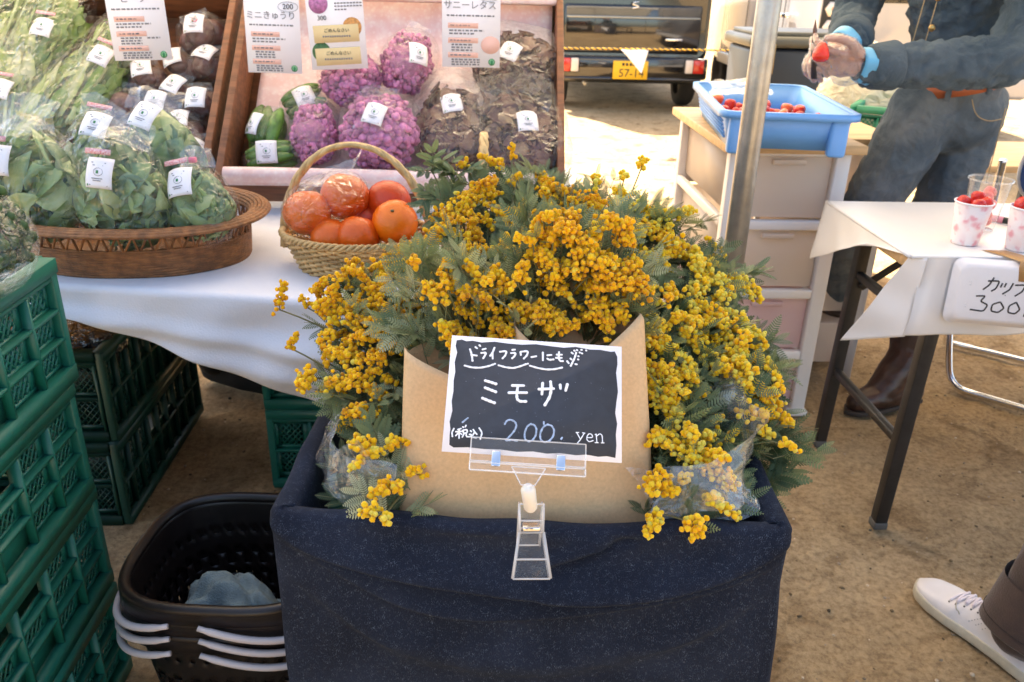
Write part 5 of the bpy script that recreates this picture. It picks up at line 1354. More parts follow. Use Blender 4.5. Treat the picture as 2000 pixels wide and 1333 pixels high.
def orange(label, c, r, tint, d=(0, -.4, .9), stem=True, group='blood oranges'):
    t = thing('orange', label, 'orange', np.asarray(c) - np.array((0, 0, r)), 0, group)
    V, F = ICO[3]; V = V.copy(); z = V[:, 2]
    V[:, 2] -= .10 * np.exp(-((1 - z) / .03)) ; V *= 1 + .012 * nz(V, 3, c[0] * 50)[:, None]
    M = frame_to(d)
    MB().add((V * np.array((r, r, r * .94))) @ M.T + np.asarray(c), F, tint).build('peel', ORG.m, t, smooth=True)
    if stem:
        MB().ball(np.asarray(c) + M @ np.array((0, 0, r * .865)), (.0035, .0035, .0022), 2).build('stem_button', pm('dry_stem', (.13, .12, .05), .8), t, smooth=True)
    return t
orange('bright orange fruit at the right with its stem button showing', WC + np.array((.072, -.035, .095)), .0405, .05, (-.05, -.62, .75))
orange('dark red orange behind the bright one', WC + np.array((.055, .030, .115)), .041, .75, (.1, .5, .8), False)
orange('red orange at the front of the basket', WC + np.array((.008, -.048, .072)), .039, .45, (.2, .3, .9), False)
orange('red orange low at the left front of the basket', WC + np.array((-.040, -.046, .066)), .036, .35, (.0, -.9, -.2))
orange('red orange low in the middle between the others', WC + np.array((.012, .018, .078)), .036, .8, (0, .3, 1), False)
a1 = orange('left one of the two oranges sealed in clear wrap', WC + np.array((-.082, -.022, .107)), .042, .22, (.0, .2, 1), False)
a2 = orange('right one of the two oranges sealed in clear wrap', WC + np.array((-.020, .012, .128)), .044, .30, (.2, .3, 1), False)
wr = thing('fruit_wrap', 'clear twisted plastic wrap around two oranges', 'plastic bag', WC + np.array((-.05, -.005, .07)))
Mw = rotm(0, -.30, .5)
mb = MB().grid(blobgrid((.080, .050, .052), Mw, WC + np.array((-.051, -.005, .119)), amp=.04, seed=90, sq=2.3), cu=True)
mb.build('film', film('fruit_film', haze=.0, gloss=.13, rough=.07, crumple=.9, scale=45), wr, smooth=True)
mb = MB().grid(crumple_sheet([WC + np.array((-.115, .01, .135)), WC + np.array((-.06, .03, .165)), WC + np.array((-.01, .045, .172)), WC + np.array((.005, .06, .20))], (.004, .012, .012), .006, 4, 40, 14))
mb.build('twisted_edge', MT['film_heavy'], wr, smooth=True)
wicker_basket('second wicker basket behind the mimosa with only its handle showing', np.array((.012, 1.50, .70)), .105, .085, .06, .235, radians(91), .0045)

# ------------------------------------------------------------------ printed product cards hanging from a line
ln = MB().tube([(x, 1.955, 1.262 - .012 * sin((x + 1.6) / 2.3 * pi)) for x in np.linspace(-1.6, .7, 30)], .0015, 6)
tag(ln.build('card_line', pm('white_string', (.7, .68, .62), .8), smooth=True), 'thin white string from which the product cards hang', 'string')
def product_card(label, xl, xr, zb, tilt, title, kind, price=None):
    w = xr - xl; h = w * 1.72
    M = rotm(radians(86), 0, 0) @ rotm(0, 0, tilt)
    C = np.array(((xl + xr) / 2, 1.935, zb + h / 2))
    t = thing('product_card', label, 'sign', C, M=M, group=None)
    def q(a, b, n=.0008): return C + M @ np.array((a * w, b * w, n))
    MB().box(C, (w, h, .0008), M).build('card_sheet', MT['paper'], t)
    ex, ey, en = M[:, 0], M[:, 1], M[:, 2]
    def bar(mb, a0, a1, b, hb): mb.box((q(a0, b, .0009) + q(a1, b, .0009)) / 2, ((a1 - a0) * w, hb * w, .0004), M)
    bt = -.86
    grey, pink = MB(), MB()
    if kind == 'plain':
        for b in (.66, .42, .18): bar(pink, -.40, .12, bt + b + .02, .085)
        def words(b, a0, a1):
            a = a0
            while a < a1:
                l_ = rng.uniform(.03, .075); bar(grey, a, min(a1, a + l_), b, .026); a += l_ + .022
        words(bt + .84, -.42, .40); words(bt + .60, -.38, .22); words(bt + .55, -.38, .05)
        for b in (.37, .325, .28, .125, .085, .045): words(bt + b, -.34, .02 if b > .2 else .15)
        words(bt + .37, .12, .34) if 'beet' in label else None
        
        for b in (.68, .44, .20): words(bt + b, -.36, .0)
        gm = MB(); gm.prism([(.058 * w * cos(a), .058 * w * sin(a)) for a in np.linspace(0, 2 * pi, 25)[:-1]], .0006, .0012, M, q(.36, bt + .09, 0))
        gl = gm.build('round_logo', MT['ink_green'], t)
        MB().tube([q(.36 + .032 * cos(a), bt + .09 + .04 * sin(a), .0014) for a in np.linspace(-1, 4, 12)], .0009, 5).build('logo_leaf', pm('pale_green_ink', (.3, .6, .35), .6), gl)
        text_mesh(title, .155 * w * (1 if len(title) < 6 else .98), MT['ink_grey'], 'title_lettering', t, q(-.02, bt + 1.0, 0), ex, ey, en, .001)
        if price:
            text_mesh(price, .13 * w, MT['ink_black'], 'price_lettering', t, q(.30, bt + 1.16, 0), ex, ey, en, .001)
            MB().tube([q(.30 + .18 * cos(a), bt + 1.16 + .085 * sin(a), .0008) for a in np.linspace(0, 2 * pi, 30)[:-1]], .0004, 4, closed=True).build('price_ring', MT['ink_grey'], t)
        if 'lettuce' in label:
            pd = MB(); pd.prism([(.165 * w * cos(a), .145 * w * sin(a)) for a in np.linspace(0, 2 * pi, 33)[:-1]], .0005, .0009, M, q(.335, bt + .37, 0)); pd.build('pink_disc', MT['ink_pink'], t)
    else:
        TAN = pm('tan_label_paper', (.72, .56, .30), .7)
        for b in (.60, .22):
            o = MB().box(q(-.01, bt + b, .0014), (.80 * w, .29 * w, .0006), M @ rotm(0, 0, .02)).build('tan_slip', TAN, t)
            text_mesh('ごめんなさい', .075 * w, MT['ink_black'], 'slip_lettering', o, q(.0, bt + b + .05, .0016), ex, ey, en, .001)
            m2 = MB(); a = -.24
            while a < .26: m2.box(q(a, bt + b - .045, .0021), (.028 * w, .03 * w, .0004), M); a += .042
            m2.build('slip_small_print', MT['ink_grey'], o)
        ph = MB(); ph.prism([(.165 * w * cos(a), .165 * w * sin(a)) for a in np.linspace(0, 2 * pi, 33)[:-1]], .0005, .0010, M, q(-.28, bt + 1.10, 0))
        ph.build('round_photo', pm('printed_cauliflower', (.42, .16, .36), .6, .4, 180), t)
        bar(pink, .02, .46, bt + 1.19, .06)
        for b in (1.10, 1.05, .995):
            a = .0
            while a < (.46 if b > 1.03 else .2): bar(grey, a, a + .04, bt + b, .022); a += .055
        text_mesh(price, .11 * w, MT['ink_black'], 'price_lettering', t, q(-.24, bt + .86, 0), ex, ey, en, .001)
        for k, (a0, b0) in enumerate(((.28, .70), (-.30, .30))):
            MB().prism([(.165 * w * cos(a), .165 * w * sin(a)) for a in np.linspace(0, 2 * pi, 33)[:-1]], .0003, .0007, M, q(a0, bt + b0, 0)).build('round_photo', pm('printed_dish%d' % k, ((.55, .26, .08), (.05, .14, .05))[k], .6, .4, 180), t)
    grey.build('small_print', MT['ink_grey'], t)
    pink.build('heading_bars', MT['ink_pink'] if kind == 'plain' else pm('lilac_ink', (.60, .50, .75), .6), t)
    tp = q(0, h / w / 2, 0)
    MB().box(tp + np.array((0, 0, .004)), (.008, .008, .03)).build('peg', MT['wood_top'], t)
product_card('white product card hanging over the beets', -.794, -.670, 1.006, .04, 'ビーツ', 'plain', None)
product_card('white product card hanging over the mini cucumbers', -.504, -.386, .985, -.01, 'ミニきゅうり', 'plain', '200')
product_card('white product card with two tan slips over the purple cauliflower', -.370, -.247, .996, .05, '', 'tan', '300')
product_card('white product card hanging over the red leaf lettuce', -.078, .049, 1.006, .0, 'サニーレタス', 'plain', '150')
# ------------------------------------------------------------------ plastic drawer unit with a pine top
DX0, DX1, DY0, DY1 = .665, .990, 2.155, 2.745
du = thing('drawer_unit', 'white plastic drawer unit with cloudy drawers and a pine top', 'drawers', ((DX0 + DX1) / 2, 2.45, 0))
FR = frosted('cloudy_drawer_plastic', (.90, .82, .74), .16, .5)
PK = frosted('cloudy_pink_drawer', (.90, .74, .74), .16, .5)
MB().box(((DX0 + DX1) / 2, 2.445, .800), (DX1 - DX0 + .05, DY1 - DY0 + .05, .024)).build('pine_top', MT['wood_top'], du, bevel=.003)
for x in (DX0 + .02, DX1 - .02):
    for y in (DY0 + .018, DY1 - .018):
        MB().box((x, y, .3935), (.040, .034, .787)).build('corner_post', MT['white_plastic'], du, bevel=.004)
levels = [(.025, .185), (.215, .375), (.405, .575), (.605, .778)]
for k, (z0, z1) in enumerate(levels):
    mb = MB(); zc = z1 + .013 if k < 3 else .7815
    hh = .026 if k < 3 else .010
    mb.box(((DX0 + DX1) / 2, DY0 + .012, zc), (DX1 - DX0 - .084, .024, hh)); mb.box(((DX0 + DX1) / 2, DY1 - .012, zc), (DX1 - DX0 - .084, .024, hh))
    for x in (DX0 + .010, DX1 - .010): mb.box((x, (DY0 + DY1) / 2, zc), (.020, DY1 - DY0 - .074, hh))
    mb.build('rail', MT['white_plastic'], du, bevel=.003)
    m_ = PK if k < 2 else FR
    d = MB().box(((DX0 + DX1) / 2, DY0 + .020, (z0 + z1) / 2), (DX1 - DX0 - .088, .004, z1 - z0 - .004)).build('drawer', m_, du, bevel=.001)
    mb = MB()
    for x in (DX0 + .026, DX1 - .026): mb.box((x, (DY0 + DY1) / 2 + .01, (z0 + z1) / 2), (.003, DY1 - DY0 - .06, z1 - z0 - .012))
    mb.box(((DX0 + DX1) / 2, DY1 - .03, (z0 + z1) / 2), (DX1 - DX0 - .09, .003, z1 - z0 - .012)); mb.box(((DX0 + DX1) / 2, (DY0 + DY1) / 2, z0 + .004), (DX1 - DX0 - .06, DY1 - DY0 - .06, .003))
    mb.build('drawer_tub', m_, d)
    MB().box(((DX0 + DX1) / 2, DY0 + .010, z1 - .018), (.09, .014, .014)).build('drawer_grip', m_, d, bevel=.003)
    mb = MB()
    for q in range(5): mb.ball((rng.uniform(DX0 + .08, DX1 - .08), rng.uniform(DY0 + .12, DY1 - .1), z0 + .05), (.05, .06, .045), 2, None, .5, .2, 3, q + k)
    mb.build('contents', pm('drawer_contents%d' % k, ((.55, .20, .22), (.60, .30, .30), (.25, .30, .16), (.42, .34, .26))[k], .7, .3, 12), d, smooth=True)
mb = MB()
for x in (DX0 + .02, DX1 - .02):
    for y in (DY0 + .018, DY1 - .018): mb.box((x, y, .008), (.058, .05, .016))
mb.build('feet', MT['white_plastic'], du, bevel=.003)
# narrow second unit tight behind on the right
d2 = thing('drawer_unit', 'second pale drawer unit standing right behind the pine topped one', 'drawers', (1.13, 2.62, 0))
for x in (1.03, 1.215):
    for y in (2.40, 2.84): MB().box((x, y, .385), (.028, .03, .77)).build('corner_post', MT['white_plastic'], d2, bevel=.003)
MB().box((1.122, 2.62, .778), (.23, .50, .018)).build('pine_top', MT['wood_top'], d2, bevel=.002)
for z in (.05, .23, .41, .59): MB().box((1.122, 2.62, z + .075), (.155, .41, .14)).build('drawer', FR, d2, bevel=.004)

# ------------------------------------------------------------------ blue tray of strawberries
TB = pm('light_blue_plastic', (.13, .36, .76), .38, .05, 8, .03, 60); 
tr = thing('blue_tray', 'light blue plastic tray of strawberries on the pine topped drawers', 'tray', (.80, 2.33, .813), radians(-7))
def trg(w0, d0, w1, d1, z0, z1, n=1):
    pts = []
    for w, d, z in ((w0, d0, z0), (w1, d1, z1)): pts.append([(x * 1., y * 1., z) for x, y in rr2(w, d, .03, 5)])
    return np.array(pts)
W0, D0, W1, D1, TH = .275, .54, .315, .60, .090
MB().grid(trg(W0, D0, W1, D1, 0, TH), cv=True).build('outer_wall', TB, tr, smooth=True, world=False, solid=.003)
MB().prism(rr2(W0, D0, .03, 5), .001, .005).build('floor', TB, tr, world=False)
lo, li = np.array(rr2(W1 + .026, D1 + .026, .038, 5)), np.array(rr2(W1 - .002, D1 - .002, .03, 5))
k = len(lo)
mb = MB().grid(np.array([np.c_[li, np.full(k, TH - .004)], np.c_[li, np.full(k, TH + .002)], np.c_[lo, np.full(k, TH + .002)], np.c_[lo * .998, np.full(k, TH - .014)]]), cv=True)
mb.build('rim', TB, tr, world=False, solid=.002)
for sx in (-1, 1):
    MB().prism([(-.022, -.02), (.022, -.02), (.022, .012), (-.022, .012)], -.012, TH, None, (sx * (W1 / 2 - .035), -(D0 / 2 + .012), 0)).build('corner_foot', TB, tr, bevel=.008, world=False)
mb = MB()
for z in np.linspace(.02, TH - .02, 6):
    for sx in (-1, 1): mb.box((sx * ((W0 + (W1 - W0) * z / TH) / 2 + .003), 0, z), (.006, D0 * .9, .004))
mb.build('side_ribs', TB, tr, world=False)
STR = NT('strawberry_skin'); tc = STR.n('TexCoord'); vo = STR.n('TexVoronoi', i_Scale=230); STR.l(tc.outputs['Object'], vo.inputs[0])
at = STR.n('Attribute', attribute_name='tint')
cb = STR.ramp(at.outputs['Fac'], [(0, (.52, .010, .008)), (.7, (.68, .030, .012)), (1, (.75, .16, .06))])
STR.l(STR.mix(1.0, cb, STR.ramp(vo.outputs['Distance'], [(.0, (1.3, 1.6, 1.1)), (.12, (1, 1, 1))]), 'MULTIPLY'), STR.b.inputs['Base Color'])
STR.b.inputs['Roughness'].default_value = .25; bp = STR.n('Bump', i_Strength=.5, i_Distance=.002); STR.l(vo.outputs['Distance'], bp.inputs['Height']); STR.l(bp.outputs[0], STR.b.inputs['Normal']); STR = STR.m
CALYX = leafmat('strawberry_calyx', [(0, (.08, .16, .03)), (1, (.22, .34, .08))], .6, .1)
def berry_mesh():
    prof = [(.0005, -.019), (.006, -.0165), (.0105, -.009), (.0135, 0), (.0142, .006), (.012, .011), (.007, .0135), (.0005, .013)]
    return prof
def strawberry(label, c, d, sc=1.0, tint=.5, group=None, leaf=True, world=True):
    M = frame_to(d); c = np.asarray(c, float)
    t = thing('strawberry', label, 'strawberry', c, 0, group)
    MB().lathe(np.array(berry_mesh()) * sc, 14, c, M, tint).build('berry', STR, t, smooth=True)
    if leaf:
        mb = MB()
        for k in range(6):
            a = k * 1.05; e = M @ np.array((cos(a), sin(a), .15)); blade(mb, c + M @ np.array((0, 0, .0125 * sc)), e, M[:, 2], .010 * sc, .003 * sc, .8, 0, rng.random(), 4, 1)
        mb.build('calyx', CALYX, t)
    return t
grpS = 'strawberries in the blue tray'
for k in range(46):
    i, j = k % 7, k // 7
    x, y = -.105 + .035 * i + rng.uniform(-.008, .008), -.12 + .052 * j + rng.uniform(-.012, .012)
    v = Matrix.Rotation(radians(-7), 3, 'Z') @ Vector((x, y, 0))
    strawberry('ripe red strawberry lying with the others in the blue tray', (.80 + v.x, 2.33 + v.y, .835 + rng.uniform(0, .014) + (.02 if k % 3 == 0 else 0)), (rng.normal(0, .6), rng.normal(0, .6), rng.uniform(-.5, 1)), rng.uniform(.95, 1.25), rng.random(), grpS, leaf=(k % 3 == 0))
mb = MB().grid(crumple_sheet([(.68, 2.50, .90), (.74, 2.50, .905), (.80, 2.47, .915), (.86, 2.50, .905)], (.01, .07, .012), .012, 31, 40, 24))
tag(mb.build('plastic_bag', MT['film_heavy'], smooth=True), 'crumpled clear plastic bag lying over the strawberries in the blue tray', 'plastic bag')

# ------------------------------------------------------------------ folding table with white vinyl cover
FX0, FX1, FY0, FY1, FZ = .872, 2.45, 1.552, 1.985, .70
ft = thing('folding_table', 'folding table with black steel legs under a white cover', 'table', (1.6, 1.77, 0))
MB().box(((FX0 + FX1) / 2, (FY0 + FY1) / 2, FZ - .017), (FX1 - FX0 - .006, FY1 - FY0 - .006, .030)).build('tabletop', MT['wood_top'], ft, bevel=.004)
for xg in (FX0 + .10, FX1 - .15):
    for y in (FY0 + .035, FY1 - .03):
        yb = y + (.02 if y < 1.7 else .03)
        lg = MB().bar((xg, y, FZ - .033), (xg, yb, .018), .030, .030, (0, 1, 0)).build('leg', MT['black_steel'], ft, bevel=.003)
        MB().box((xg, yb, .010), (.034, .034, .020)).build('rubber_foot', pm('grey_rubber', (.10, .09, .08), .8), lg, bevel=.004)
    MB().bar((xg, FY0 + .05, .24), (xg, FY1 - .01, .24), .020, .020).build('cross_bar', MT['black_steel'], ft, bevel=.004)
    MB().bar((xg, FY0 + .045, .52), (xg, FY1 - .03, .52), .020, .020).build('cross_bar', MT['black_steel'], ft, bevel=.004)
    s = 1 if xg < 1.5 else -1
    MB().bar((xg + .005 * s, FY1 - .045, .49), (xg + .22 * s, FY1 - .06, FZ - .035), .018, .008, (0, 1, 0)).build('folding_stay', MT['black_steel'], ft, bevel=.002)
    MB().bar((xg + .005 * s, FY0 + .055, .53), (xg + .24 * s, FY0 + .06, FZ - .035), .022, .006, (0, 1, 0)).build('folding_stay', MT['black_steel'], ft, bevel=.002)
    MB().box((xg + .10 * s, 1.90, FZ - .045), (.16, .03, .022)).build('hinge_bracket', MT['black_steel'], ft, bevel=.003)
# cover: flat top, left flap and front flap, the spare corner folded forward into a point
cv = thing('table_cover', 'white vinyl cover hanging in a pointed corner from the folding table', 'tablecloth', (1.6, 1.77, .7))
def patch(pts, n=26, amp=.004, seed=0):
    """bilinear patch of 4 corners with soft waves"""
    a, b, c, d = [np.asarray(p, float) for p in pts]; G = np.zeros((n, n, 3))
    for i, u in enumerate(np.linspace(0, 1, n)):
        for j, v in enumerate(np.linspace(0, 1, n)):
            p = (1 - u) * (1 - v) * a + u * (1 - v) * b + u * v * c + (1 - u) * v * d
            G[i, j] = p
    w = amp * nz(G, 22, seed) * np.linspace(0, 1, n)[None, :]
    nrm = np.cross(b - a, d - a); nrm /= np.linalg.norm(nrm)
    return G + w[..., None] * nrm
ZT = FZ + .002
G = np.array([[(x, y, ZT + .0008 * nz(np.array((x, y, 0.)), 11)) for y in np.linspace(FY0, FY1, 16)] for x in np.linspace(FX0, FX1, 50)])
MB().grid(G).build('top_sheet', MT['vinyl'], cv, smooth=True)
e = .004
mb = MB()
mb.grid(patch([(FX0 - e, FY1 + .006, ZT - .002), (FX0 - e, FY0, ZT - .002), (FX0 - .012, 1.72, ZT - .026), (FX0 - .014, FY1 + .015, .545)], 30, .006, 3))
mb.build('left_flap', MT['vinyl'], cv, smooth=True, solid=.0008)
mb = MB()
mb.grid(patch([(FX1, FY0 - e, ZT - .002), (.90, FY0 - e, ZT - .002), (.885, FY0 - .012, .532), (FX1, FY0 - .012, .56)], 44, .010, 7))
mb.build('front_flap', MT['vinyl'], cv, smooth=True, solid=.0008)
mb = MB()
mb.grid(patch([(.902, FY0 - .006, ZT - .004), (FX0 - .002, FY0 + .004, ZT - .004), (.785, 1.60, .492), (.889, FY0 - .016, .530)], 30, .012, 11))
mb.build('corner_fold', MT['vinyl'], cv, smooth=True, solid=.0008)
mb = MB().tube([(FX0 - .002, y, ZT - .003) for y in np.linspace(FY0, FY1, 8)], .0042, 8); mb.tube([(x, FY0 - .001, ZT - .003) for x in np.linspace(FX0, FX1, 20)], .0042, 8)
mb.build('rolled_edge', MT['vinyl'], cv, smooth=True)

# cups
SAK = NT('blossom_paper_cup'); tc = SAK.n('TexCoord'); v1 = SAK.n('TexVoronoi', i_Scale=55); n1 = SAK.n('TexNoise', i_Scale=38, i_Detail=3)
for n in (v1, n1): SAK.l(tc.outputs['Object'], n.inputs[0])
c1 = SAK.ramp(v1.outputs['Distance'], [(.25, (.80, .36, .38)), (.55, (.86, .70, .68))]); c2 = SAK.ramp(n1.outputs[0], [(.46, (0, 0, 0)), (.56, (1, 1, 1))])
SAK.l(SAK.mix(c2, (.86, .76, .74), c1), SAK.b.inputs['Base Color']); SAK.b.inputs['Roughness'].default_value = .5; SAK = SAK.m
def paper_cup(label, x, y, sets, r1=.036, h=.088):
    t = thing('paper_cup', label, 'cup', (x, y, ZT))
    MB().lathe([(.001, .004), (.0255, .004), (.0262, 0), (.0265, .002), (r1, h)], 36, (x, y, ZT + .001)).build('cup_wall', SAK, t, smooth=True, solid=.0008)
    MB().tube([(x + (r1 + .0005) * cos(a), y + (r1 + .0005) * sin(a), ZT + h + .001) for a in np.linspace(0, 2 * pi, 36)[:-1]], .0018, 8, closed=True).build('rolled_lip', MT['paper'], t, smooth=True)
    for k, (dx, dy, dz, d, sc) in enumerate(sets):
        strawberry(label.replace('paper cup', 'strawberry').split(' with ')[0].split(' holding')[0] if False else ('dark red strawberry heaped in the ' + ('nearer' if x < 1.08 else 'right hand') + ' blossom paper cup'), (x + dx, y + dy, ZT + h + dz), d, sc, .1 + .2 * (k % 3), 'strawberries in paper cups', leaf=(k == 1))
paper_cup('nearer white paper cup with pink blossoms heaped with strawberries', 1.028, 1.640, [(-.018, .006, -.002, (-.8, 0, .3), 1.0), (.012, .012, .006, (.2, .2, 1), 1.0), (.018, -.008, -.002, (.8, -.2, .2), 1.05), (-.002, -.016, -.004, (.1, -.9, .1), 1.1)])
paper_cup('paper cup with pink blossoms at the right picture edge', 1.122, 1.600, [(-.012, .006, .004, (-.7, 0, .3), 1.1), (.012, .0, .008, (.2, .2, .8), 1.1), (.0, -.016, -.002, (.1, -.9, .1), 1.0)])
CUPF = film('clear_cup_plastic', haze=.05, gloss=.14, rough=.06, crumple=0)
t = thing('clear_cup', 'clear plastic cup of halved strawberries behind the paper cups', 'cup', (1.118, 1.745, ZT))
MB().lathe([(.001, .003), (.027, .003), (.028, .001), (.030, .01), (.043, .112)], 40, (1.118, 1.745, ZT)).build('cup_wall', CUPF, t, smooth=True)
MB().tube([(1.118 + .0445 * cos(a), 1.745 + .0445 * sin(a), ZT + .113) for a in np.linspace(0, 2 * pi, 40)[:-1]], .0020, 8, closed=True).build('rolled_lip', CUPF, t, smooth=True)
PALE = pm('cut_strawberry', (.72, .16, .13), .35, .25, 60)
for k in range(9):
    a = k * 2.4; r = .0085 if k < 7 else .004; z = ZT + .020 + .0078 * k
    mb = MB().lathe(np.array(berry_mesh()) * .95, 12, (1.118 + r * cos(a), 1.745 + r * sin(a), z), frame_to((cos(a), sin(a), rng.uniform(-.6, .9))))
    tag(mb.build('strawberry_half', PALE, smooth=True), 'pale cut strawberry piece inside the clear plastic cup', 'strawberry', 'cut strawberries in the clear cup')
pen = thing('marker_pen', 'pink capped marker pen lying on the white table', 'pen', (1.22, 1.80, ZT))
a, b = np.array((1.165, 1.838, ZT + .008)), np.array((1.27, 1.73, ZT + .008)); m_ = a + (b - a) * .38
MB().tube([a, a + (b - a) * .02, m_], [.005, .0078, .0078], 14).build('cap', pm('pink_plastic', (.78, .30, .34), .4), pen, smooth=True)
MB().tube([m_, b], .0072, 14).build('barrel', pm('black_plastic', (.02, .03, .025), .35), pen, smooth=True)

# foam tray used as a sign, taped to the front of the cover
FM = np.stack((np.array((.985, -.165, -.02)) / np.linalg.norm((.985, -.165, -.02)), np.zeros(3), np.zeros(3)), 1)
fx = FM[:, 0]; fy = np.array((.27, .09, 1.0)); fy = fy - fx * (fy @ fx); fy /= np.linalg.norm(fy); fz = np.cross(fx, fy)
FM = np.stack((fx, fy, fz), 1)
FC = np.array((1.052, 1.505, .637))
fs = thing('price_sign', 'white foam tray taped to the table edge as a handwritten price sign', 'sign', FC, M=FM)
FOAM = pm('white_foam', (.80, .77, .77), .45, .02, 20, .05, 150)
G = []
for w, h, z in ((.205, .135, -.012), (.201, .131, -.010), (.188, .118, .0), (.180, .110, .0035), (.170, .100, .0045), (.08, .04, .0046), (.002, .002, .0046)):
    G.append([FC + FM @ np.array((x, y, z)) for x, y in rr2(w, h, min(.018, w * .2, h * .2), 5)])
mb = MB().grid(np.array(G), cv=True); mb.p.append(list(range(mb.n - 24, mb.n))); mb.p.append(list(range(24))[::-1])
mb.build('foam_shell', FOAM, fs, smooth=False)
for k in range(2):
    for d_ in (0, .006): MB().tube([FC + FM @ np.array((-.090 + .001 * q, .022 - .045 * k - d_, .0008 + .0035 * q / 22)) for q in (0, 11, 22)], .0013, 6).build('moulded_rib', FOAM, fs, smooth=True)
ink = MB()
def fstroke(pts, w=.0017):
    p = np.array(pts, float) / 1000; tt = np.linspace(0, len(p) - 1, len(p) * 5)
    p = np.stack((np.interp(tt, np.arange(len(p)), p[:, 0]), np.interp(tt, np.arange(len(p)), p[:, 1])), -1)
    for _ in range(2): p[1:-1] = (p[:-2] + 2 * p[1:-1] + p[2:]) / 4
    ink.tube([FC + FM @ np.array((x, y, .0048)) for x, y in p], w, 7, flat=.3, up=FM[:, 2])
for s_ in ([(-38, 26), (-16, 28), (-20, 12), (-28, 6)], [(-28, 34), (-34, 18), (-44, 8)], [(-10, 24), (-12, 15)], [(-3, 25), (-5, 16)], [(10, 26), (6, 12), (-6, 2)],      # カッ
           [(14, 22), (34, 24), (30, 10), (18, 0)], [(40, 30), (44, 33), (42, 27), (40, 30)],                                                                           # プ
           [(52, 30), (84, 30)], [(60, 38), (58, 14), (84, 10)], [(76, 38), (74, 12)], [(48, 6), (80, 2)], [(62, 12), (60, -10), (76, -8), (78, 6)],
           [(-54, -6), (-36, -4), (-44, -16), (-28, -22), (-34, -36), (-60, -34)], [(-6, -14), (-20, -20), (-20, -34), (-6, -36), (4, -26), (-6, -14)], [(24, -12), (12, -20), (12, -34), (26, -36), (34, -26), (24, -12)],
           [(44, -40), (48, -14), (76, -14), (74, -42)], [(62, -14), (61, -27)], [(48, -27), (75, -27)]): fstroke(s_)
ink.build('marker_lettering', MT['ink_black'], fs, smooth=True)
TAPE = pm('kraft_tape', (.48, .26, .10), .45, .08, 40)
q = lambda u, v: FC + fx * u + fy * v
mb = MB().grid(np.array([[q(.018 + .045 * f, .030) + fz * .0055 for f in (0, 1)], [q(.014 + .046 * f, .058) + fz * .004 for f in (0, 1)], [q(.014 + .045 * f, .068) + np.array((0, -.002, .001)) for f in (0, 1)], [np.array((1.055 + .048 * f, FY0 + .004, ZT + .0022)) for f in (0, 1)], [np.array((1.036 + .050 * f, FY0 + .035, ZT + .0018)) for f in (0, 1)]]))
tag(mb.build('packing_tape', TAPE, smooth=True, solid=.0004), 'brown packing tape fixing the foam price sign to the white table', 'tape')

# ------------------------------------------------------------------ folding chair with blue pads
ch = thing('folding_chair', 'folding chair with blue pads and chrome legs behind the white table', 'chair', (1.75, 2.45, 0))
def smoothpath(pts, it=3):
    p = np.asarray(pts, float)
    for _ in range(it):
        q = np.zeros((2 * len(p) - 2, 3)); q[0::2] = .75 * p[:-1] + .25 * p[1:]; q[1::2] = .25 * p[:-1] + .75 * p[1:]; p = np.concatenate((p[:1], q, p[-1:]))
    return p
MB().tube(smoothpath([(1.60, 2.62, .44), (1.545, 2.40, .10), (1.535, 2.33, .012), (1.60, 2.26, .012), (1.86, 2.02, .012), (1.93, 1.97, .02), (1.96, 2.05, .10), (2.02, 2.30, .44)]), .0110, 10).build('front_leg_frame', MT['chrome'], ch, smooth=True)
MB().tube(smoothpath([(1.52, 2.34, .74), (1.58, 2.42, .48), (1.685, 2.66, .02), (1.72, 2.68, .012), (2.05, 2.40, .012), (2.09, 2.37, .02), (2.02, 2.15, .5), (1.96, 2.03, .74)]), .0110, 10).build('rear_leg_frame', MT['chrome'], ch, smooth=True)
SEATB = pm('blue_vinyl_pad', (.012, .05, .16), .35, .1, 10, .04, 80)
ca = radians(-38); cM = rotm(0, 0, ca)
G = [[np.array((1.765, 2.22, .72)) + cM @ (np.array((x, y * .10, 0)) + np.array((0, (abs(x) / .21) ** 2 * -.03, z))) for x, z in rr2(.42, .19, .085, 7)] for y in (-.12, .12)]
mb = MB().grid(np.array(G), cv=True); mb.p.append(list(range(32))[::-1]); mb.p.append(list(range(32, 64)))
mb.build('backrest', SEATB, ch, bevel=.006)
MB().tube([np.array((1.765, 2.22, .72)) + cM @ np.array((x * 1.04, (abs(x) / .21) ** 2 * -.03, z * 1.06)) for x, z in rr2(.42, .19, .085, 7)], .0085, 8, closed=True).build('back_frame', MT['white_plastic'], ch, smooth=True)
mb = MB(); mb.prism(rr2(.38, .36, .05, 5), 0, .035, cM, (1.80, 2.33, .425)); mb.build('seat', SEATB, ch, bevel=.008)

# ------------------------------------------------------------------ things behind the drawers
nb = thing('storage_trunk', 'dark navy lidded storage trunk with latches behind the strawberry tray', 'storage box', (1.30, 3.72, 0))
NV = pm('navy_plastic', (.010, .016, .028), .45, .1, 10); GL = pm('grey_lid_plastic', (.065, .066, .058), .4, .05, 10)
MB().box((1.365, 3.75, .475), (.46, .36, .93), taper=.92).build('tub', NV, nb, bevel=.02)
MB().box((1.365, 3.75, .965), (.50, .40, .045)).build('lid', GL, nb, bevel=.015)
MB().box((1.365, 3.75, .995), (.44, .34, .02)).build('lid_panel', GL, nb, bevel=.006)
for x in (1.20, 1.54): MB().box((x, 3.548, .90), (.045, .02, .12)).build('latch', pm('brass_latch%g' % x, (.30, .22, .10), .4, metal=.6), nb, bevel=.004)
